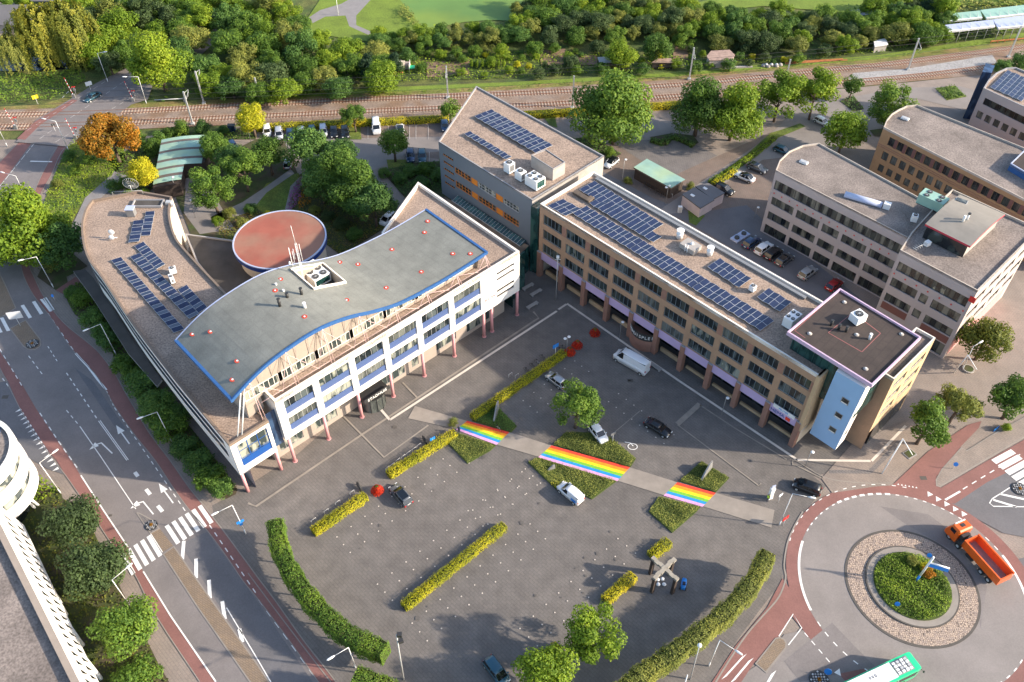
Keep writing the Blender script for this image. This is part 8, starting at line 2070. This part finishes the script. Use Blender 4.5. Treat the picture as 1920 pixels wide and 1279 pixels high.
# bicycle stands and two wheelers
def hoop(b): b.tube((0, -.4, 0), (0, -.4, .8), .03, n=5); b.tube((0, .4, 0), (0, .4, .8), .03, n=5); b.tube((0, -.4, .8), (0, .4, .8), .03, n=5)
hm = MB(); hoop(hm); HM = hm.mesh("hoop", "pale_metal"); sit = []
for gname, pts in (("stands by the first rainbow hedge", [(727, 882), (736, 876), (747, 867), (757, 860), (767, 853), (777, 846), (786, 839)]), ("stands left of the red flower cone", [(589, 979), (613, 962), (634, 946), (661, 927)]), ("stands beside the long yellow hedge", [(957, 706), (969, 708)])):
 for x, y in pts:
  t = thing("bicycle_stand", "x", "bicycle stand", tuple(W(x, y, 0)), R(-46), "steel hoops for bicycles"); link("hoop", HM, t); sit.append(((gname,), x, t))
number_off(sit, lambda k, n: "steel hoop, %s of the %s" % (n, k[0]))
def bike(x, y, ang, label, m="dark_metal", mc=False):
 p = W(x, y, 0); t = thing("motor_scooter" if mc else "bicycle", label, "scooter" if mc else "bicycle", tuple(p), ang); k = 1.25 if mc else 1
 for sx in (-.55, .55):
  mb = MB(); n = 14; rr = .28 if mc else .33
  for i in range(n): a, b = 2 * math.pi * i / n, 2 * math.pi * (i + 1) / n; mb.tube((sx + rr * math.cos(a), 0, rr + rr * math.sin(a)), (sx + rr * math.cos(b), 0, rr + rr * math.sin(b)), .07 if mc else .025, n=5, cap=False)
  mb.build("wheel", "rubber", t)
 mb = MB()
 if mc: mb.loft([[(xx, -w_, z0_), (xx, -w_, z1_), (xx, w_, z1_), (xx, w_, z0_)] for xx, w_, z0_, z1_ in ((-.85, .1, .5, .75), (-.5, .2, .4, .85), (0, .18, .3, .8), (.35, .14, .3, .75), (.55, .18, .4, 1.0), (.7, .1, .6, .95))])
 else: mb.tube((-.55, 0, .33), (-.1, 0, .75), .025, n=5); mb.tube((-.1, 0, .75), (.4, 0, .75), .025, n=5); mb.tube((-.1, 0, .3), (.4, 0, .75), .025, n=5); mb.tube((.4, 0, .95), (.55, 0, .33), .025, n=5); mb.tube((-.2, 0, .95), (-.05, 0, .3), .025, n=5)
 mb.build("frame", m, t); mb = MB(); mb.tube((.4, -.28, 1.0), (.4, .28, 1.0), .03, n=5); mb.build("handlebar", "dark_metal", t); mb = MB(); mb.cbox((-.25, 0, .9 if not mc else .82), .5 if mc else .24, .16, .08); mb.build("saddle", "rubber", t)
bike(797, 829, R(-60), "black and white scooter by the blue sign in the hedge", "dark_metal", True); bike(674, 916, R(-60), "dark scooter beside the red flower cone", "dark_metal", True)
for x, y, lab in ((988, 698, "leftmost bicycle at the long yellow hedge"), (999, 690, "dark bicycle second at the long yellow hedge"), (1008, 683, "bicycle third at the long yellow hedge"), (1018, 674, "bicycle with crate at the long yellow hedge"), (934, 806, "white bicycle lying on the first rainbow crossing"), (1056, 656, "bicycle between blue sign and red flower cone"), (1050, 660, "bicycle nearest the blue parking sign")): bike(x, y, R(-50), lab, "pale_metal" if "white" in lab or "third" in lab else "dark_metal")
for i in range(9): bike(1210 + i * 4.6, 348 + i * 2.6, R(-130), "parked bicycle in the rack at the shed, %s from the left" % ORD[i], "dark_metal")
simple("bicycle_rack", "long open bicycle rack in front of the green roofed shed", "bicycle rack", W(1226, 352, 0), [("bar", lambda b: (b.tube((-5, 0, .9), (5, 0, .9), .04, n=6), [b.tube((-5 + k, 0, 0), (-5 + k, 0, .9), .03, n=5) for k in range(11)]), "pale_metal")], R(-46))
# mobility scooter, charging pillar, worker, stones
simple("cargo_trike", "small blue three wheeler with a rider beside the crossed beams", "three wheeler", W(1281, 1098, 0), [("body", lambda b: (b.loft([[(x, -w, .25), (x, -w, z), (x, w, z), (x, w, .25)] for x, w, z in ((-.8, .3, .7), (-.2, .36, 1.0), (.5, .34, .95), (.9, .2, .6))])), "sign_blue"), ("wheel", lambda b: b.tube((-.6, -.45, .2), (-.6, -.35, .2), .2, n=10), "rubber"), ("wheel", lambda b: b.tube((-.6, .35, .2), (-.6, .45, .2), .2, n=10), "rubber"), ("wheel", lambda b: b.tube((.75, -.05, .2), (.75, .05, .2), .2, n=10), "rubber"), ("seat", lambda b: b.cbox((-.3, 0, 1.0), .4, .4, .3), "dark_cloth")], R(75))
def person(x, y, label, ang, top, legs, hgt=1.75):
 p = W(x, y, 0); t = thing("person", label, "person", tuple(p), ang); me = bpy.data.meshes.new("body")
 V = [(0, 0, .95), (0, 0, 1.25), (0, 0, 1.45), (0, 0, 1.56), (0, .02, 1.7), (.0, .19, 1.42), (.05, .25, 1.15), (.22, .22, .98), (.0, -.19, 1.42), (.05, -.25, 1.15), (.2, -.22, .98), (0, .1, .88), (.05, .11, .48), (-.02, .11, .06), (.16, .12, .03), (0, -.1, .88), (-.06, -.11, .48), (-.12, -.11, .06), (.06, -.12, .03)]
 E = [(0, 1), (1, 2), (2, 3), (3, 4), (2, 5), (5, 6), (6, 7), (2, 8), (8, 9), (9, 10), (0, 11), (11, 12), (12, 13), (13, 14), (0, 15), (15, 16), (16, 17), (17, 18)]
 me.from_pydata(V, E, []); o = link("body", me, t); rad = [.15, .15, .17, .06, .11, .065, .05, .04, .065, .05, .04, .1, .07, .05, .045, .1, .07, .05, .045]
 sk = o.modifiers.new("Skin", 'SKIN'); lay = me.skin_vertices[0].data
 for i, r_ in enumerate(rad): lay[i].radius = (r_, r_)
 lay[0].use_root = True; sb = o.modifiers.new("Sub", 'SUBSURF'); sb.levels = 1; sb.render_levels = 1
 me.materials.append(MATS[legs]); mb = MB(); mb.loft([[(w_ * .75 * math.cos(a), w_ * math.sin(a), z) for a in [k * math.pi / 5 for k in range(10)]] for w_, z in ((.2, .95), (.22, 1.2), (.24, 1.42), (.1, 1.52))]); mb.build("jacket", top, t); mb = MB(); mb.ball((0, 0, 1.72), .115, sz=1.1, n=12); mb.build("hair", "bark", t); mb = MB(); mb.ball((.035, 0, 1.69), .1, sz=1.1, n=12); mb.build("face", "skin", t)
person(1438, 940, "person in a bright yellow vest beside the white charging pillar", R(-140), "hivis", "dark_cloth")
person(861, 812, "person in dark clothes standing at the first rainbow crossing edge", R(60), "dark_cloth", "dark_cloth")
simple("charging_pillar", "white pillar with a blue top beside the concrete band", "pillar", W(1443, 934, 0), [("column", lambda b: b.loft([[(x * s, y * s, z) for x, y in ((-.35, -.25), (.35, -.25), (.35, .25), (-.35, .25))] for s, z in ((1.1, 0), (.9, 1.2), (1, 2.6))], smooth=False), "white_metal"), ("top", lambda b: (b.box(-.3, .3, -.05, .05, 2.7, 3.3), b.tube((0, 0, 2.6), (0, 0, 2.8), .05)), "edge_pale_blue")], R(20))
for x, y, x2, y2, h, lab in ((926, 790, 934, 763, 2.0, "slanted stone slab on the shaded bed"), (1315, 900, 1333, 875, 2.0, "slanted grey stone slab on the third upper bed"), (1027, 882, 1040, 876, .8, "low stone slab on the bed above the small white van")):
 a, b = W(x, y, .3), W(x2, y2, .3); v = b - a; t = thing("stone_slab", lab, "stone slab", tuple(a)); s = Vector((-v.y, v.x, 0)).normalized() * .25; mb = MB(); mb.loft([[tuple(v * k - s * 1 + Vector((0, 0, -.3))), tuple(v * k + s * 1 + Vector((0, 0, -.3))), tuple(v * k + s * .4 + Vector((0, 0, hh))), tuple(v * k - s * .4 + Vector((0, 0, hh)))] for k, hh in ((0, .1), (.3, h * .55), (.7, h * .9), (1, h * .8))], smooth=False); mb.build("slab", "grey_metal", t)
simple("ventilation_grate", "pair of pale ground vents with dark fans in the car park, left", "ground vent", W(1381, 449, 0), [("slab", lambda b: b.box(-1.0, 1.0, -.9, .9, 0, .35), "edge_pale_blue"), ("fan", lambda b: b.tube((0, 0, .35), (0, 0, .7), .5, n=12), "dark_metal")], R(40)); simple("ventilation_grate", "pair of pale ground vents with dark fans in the car park, right", "ground vent", W(1394, 441, 0), [("slab", lambda b: b.box(-1.0, 1.0, -.9, .9, 0, .35), "edge_pale_blue"), ("fan", lambda b: b.tube((0, 0, .35), (0, 0, .7), .5, n=12), "dark_metal")], R(40))
simple("electric_cabinet", "white cabinet beside the concrete huts", "cabinet", W(1274, 398, 0), [("box", lambda b: b.box(-.4, .4, -.3, .3, 0, 1.5), "white_metal"), ("door", lambda b: b.box(-.34, .34, -.33, -.3, .1, 1.4), "pale_metal")])
simple("tree_pit", "square brick tree pit below the dark tree in the planter", "planter", W(1705, 852, 0), [("edge", lambda b: b.box(-.9, .9, -.7, .7, 0, .2), "coping_grey"), ("soil", lambda b: b.box(-.75, .75, -.55, .55, .2, .24), "bed_soil")], R(30)); simple("tree_ring", "round stone ring around the yellowish tree", "planter", W(1815, 693, 0), [("ring", lambda b: b.tube((0, 0, 0), (0, 0, .3), 1.0, n=20), "concrete"), ("soil", lambda b: b.tube((0, 0, .3), (0, 0, .33), .8, n=20), "bed_soil")])
# allotment sheds, greenhouse, bean rows, station canopies, stacks beside the track
def shed(px, h, rm, label, name="allotment_shed", wm="timber_dark"):
 q = ccw(WL(px, h)); c0_ = q[0]; t = thing(name, label, "shed", (c0_[0], c0_[1], 0)); mb = MB(); mb.prism(inset([(x - c0_[0], y - c0_[1]) for x, y in q], .15), 0, h - .05); mb.build("wall", wm, t)
 mb = MB(); mb.prism([(x - c0_[0], y - c0_[1]) for x, y in q], h - .05, h + .12, 0); mb.build("roof", rm, t)
shed([(1325, 106), (1333, 96), (1368, 94), (1378, 104), (1372, 113), (1330, 114)], 2.3, "shed_roof", "large allotment shed with a rusty streaked roof", wm="warm_panel"); shed([(1222, 118), (1230, 111), (1258, 110), (1263, 118)], 1.8, "shed_roof", "low allotment shed with a rusty pink roof"); shed([(1120, 108), (1142, 107), (1148, 118), (1124, 119)], 2.0, "grey_metal", "grey tin allotment hut left of the bright round tree"); shed([(1638, 78), (1660, 72), (1665, 84), (1640, 88)], 1.8, "white_metal", "white topped little shed beside the tracks verge", wm="concrete")
simple("greenhouse", "small cluttered garden greenhouse with terracotta pots and green sheet", "greenhouse", W(752, 130, 0), [("frame", lambda b: (b.box(-2.2, 2.2, -.05, .05, 0, 2), b.tube((-2.2, 0, 2), (2.2, 0, 2), .06), b.tube((0, -1.5, 1.8), (0, 1.5, 1.8), .06), b.box(-2.3, -2.2, -1.5, 1.5, 0, 1.9), b.box(2.2, 2.3, -1.5, 1.5, 0, 1.9)), "lilac_concrete"), ("cover", lambda b: b.loft([[(x, 1.6 * math.cos(a), 1.2 + .9 * math.sin(a)) for a in [i * math.pi / 5 for i in range(6)]] for x in (-2.2, 1.0)]), "wood_grey"), ("sheet", lambda b: b.box(2.0, 3.6, -1.2, .2, .8, 1.0), "paint_green"), ("pots", lambda b: [b.tube((-1.5 + k * .5, -2.2, 0), (-1.5 + k * .5, -2.2, .5), .2, n=8) for k in range(5)], "rust")])
sit = []
for k in range(7):
 x = 885 + k * 10; p = W(x, 128, 0); t = thing("bean_row", "x", "climbing plant", tuple(p), 0, "rows of climbing beans"); mb = MB(); mb.tube((0, 0, 0), (0, 0, 2.1), .05, n=5); mb.build("stick", "bark", t); me, r0 = proto('cone', 's'); c_ = link("foliage", me, t); c_.location = (0, 0, 1.2); c_.scale = (.28, .5, .34); c_.material_slots[0].link = 'OBJECT'; c_.material_slots[0].material = MATS["leaf_bright"]; sit.append((("b",), x, t))
number_off(sit, lambda k, n: "light green climbing bean row in the allotment, %s" % n)
for i, (px, lab) in enumerate([([(1768, 27), (1838, 20), (1842, 34), (1769, 41)], "upper left station canopy with a pale ribbed roof"), ([(1772, 47), (1862, 37), (1866, 50), (1778, 60)], "lower left station canopy with a grey ribbed roof"), ([(1838, 19), (1925, 9), (1935, 26), (1850, 35)], "upper right station canopy at the right edge"), ([(1862, 37), (1930, 28), (1940, 48), (1872, 54)], "lower right station canopy at the right edge")]):
 q = ccw(WL(px, 4)); c0_ = q[0]; t = thing("station_canopy", lab, "station canopy", (c0_[0], c0_[1], 0)); lp = [(x - c0_[0], y - c0_[1]) for x, y in q]; mb = MB(); mb.prism(lp, 3.8, 4.05, 0, 0, True); mb.build("roof", "edge_pale_blue" if i in (1, 3) else "teal_metal", t)
 a_, b_ = min(lp, key=lambda v: v[0] + v[1] * .2), max(lp, key=lambda v: v[0] + v[1] * .2); mb = MB(); lw = sorted(lp, key=lambda v: v[1])[:2]; lw.sort(); mb.obox((*lw[0], 3.7), (lw[1][0] - lw[0][0], lw[1][1] - lw[0][1], 0), (0, .5, 0), (0, 0, .45)); mb.build("fascia", "white_metal", t)
 for k in range(5): f = (k + .5) / 5; xx = lw[0][0] + (lw[1][0] - lw[0][0]) * f; yy = lw[0][1] + (lw[1][1] - lw[0][1]) * f; mb = MB(); mb.tube((xx, yy + 1, 0), (xx, yy + 1, 3.8), .1, n=6); mb.tube((xx, yy + .4, 4.1), (xx + .4, yy + 2.4, 4.5), .06, n=5); mb.build("post", "pale_metal", t)
simple("rail_stack", "stack of rusty rails lying beside the track", "rails", W(1530, 119, 0), [("rail", lambda b: b.obox((-8, -.6, 0), (16.4, 1.9, 0), (-.05, .4, 0), (0, 0, .3)), "rust"), ("rail", lambda b: b.obox((-8, 0, 0), (15.4, 1.8, 0), (-.05, .3, 0), (0, 0, .3)), "rust")]); simple("rail_stack", "orange guard rail lying near the right edge", "rails", W(1890, 80, 0), [("rail", lambda b: b.obox((-5, -.6, .5), (14, 2.4, 0), (0, .15, 0), (0, 0, .3)), "rust"), ("post", lambda b: [b.box(-5 + k * 2, -4.8 + k * 2, -.6 + k * .34, -.4 + k * .34, 0, .7) for k in range(6)], "rust")])
simple("debris_bags", "heap of white bags and stone debris beside the track", "debris heap", W(1449, 126, 0), [("bag", lambda b: [b.ball((-2.4 + k * 1.1, .2 * (-1) ** k + k * .1, .3), .65, sz=.7, n=9) for k in range(5)], "concrete"), ("bag", lambda b: [b.ball((-1.8 + k * 1.3, .1, .7), .45, sz=.7, n=9) for k in range(3)], "pale_metal")]); simple("concrete_trough", "long grey concrete trough lying in the verge", "trough", W(1385, 129, 0), [("trough", lambda b: (b.obox((-3.6, -.4, 0), (7.2, .7, 0), (-.05, .5, 0), (0, 0, .4))), "concrete"), ("lid", lambda b: b.obox((-3.6, .3, 0), (7.2, .7, 0), (-.03, .3, 0), (0, 0, .3)), "coping_grey")])
simple("park_lamp", "slim pole standing on the park path", "lamp post", W(635, 30, 0), [("pole", lambda b: b.tube((0, 0, 0), (0, 0, 6), .08, .06), "white_metal"), ("lamp_head", lambda b: b.ball((0, 0, 6), .22, n=8), "white_metal")]); simple("boom_barrier", "white boom across the side track right of the crossing", "barrier", W(315, 194, 0), [("boom", lambda b: b.tube((-3, 0, .9), (4, .6, 1.0), .08, n=6), "white_metal"), ("post", lambda b: b.cbox((4, .6, 0), .5, .5, 1.2), "grey_metal")])
simple("relay_cabinet", "dark relay cabinet between ball bush and yellow green tree", "cabinet", W(436, 246, 0), [("box", lambda b: b.box(-.8, .8, -.5, .5, 0, 1.6), "glass_blue"), ("lid", lambda b: b.box(-.85, .85, -.55, .55, 1.6, 1.7), "dark_metal")])
# fence between hedge and railway
f0 = [Vector(W2(x, y)) for x, y in ((490, 233), (660, 225), (845, 214))]; t = thing("railway_fence", "thin dark wire fence between golden hedge and tracks", "fence", (*f0[0], 0)); mb = MB(); mbp = MB()
for i in range(2):
 L = (f0[i + 1] - f0[i]).length; d = (f0[i + 1] - f0[i]).normalized(); a = f0[i] - f0[0]
 for z in (.5, 1.0, 1.6): mb.tube((*a, z), (*(a + d * L), z), .02, n=4, cap=False)
 for k in range(int(L / 2.4)): q = a + d * (k * 2.4); mbp.tube((*q, 0), (*q, 1.8), .04, n=5)
mb.build("wire", "dark_metal", t); mbp.build("posts", "dark_metal", t)
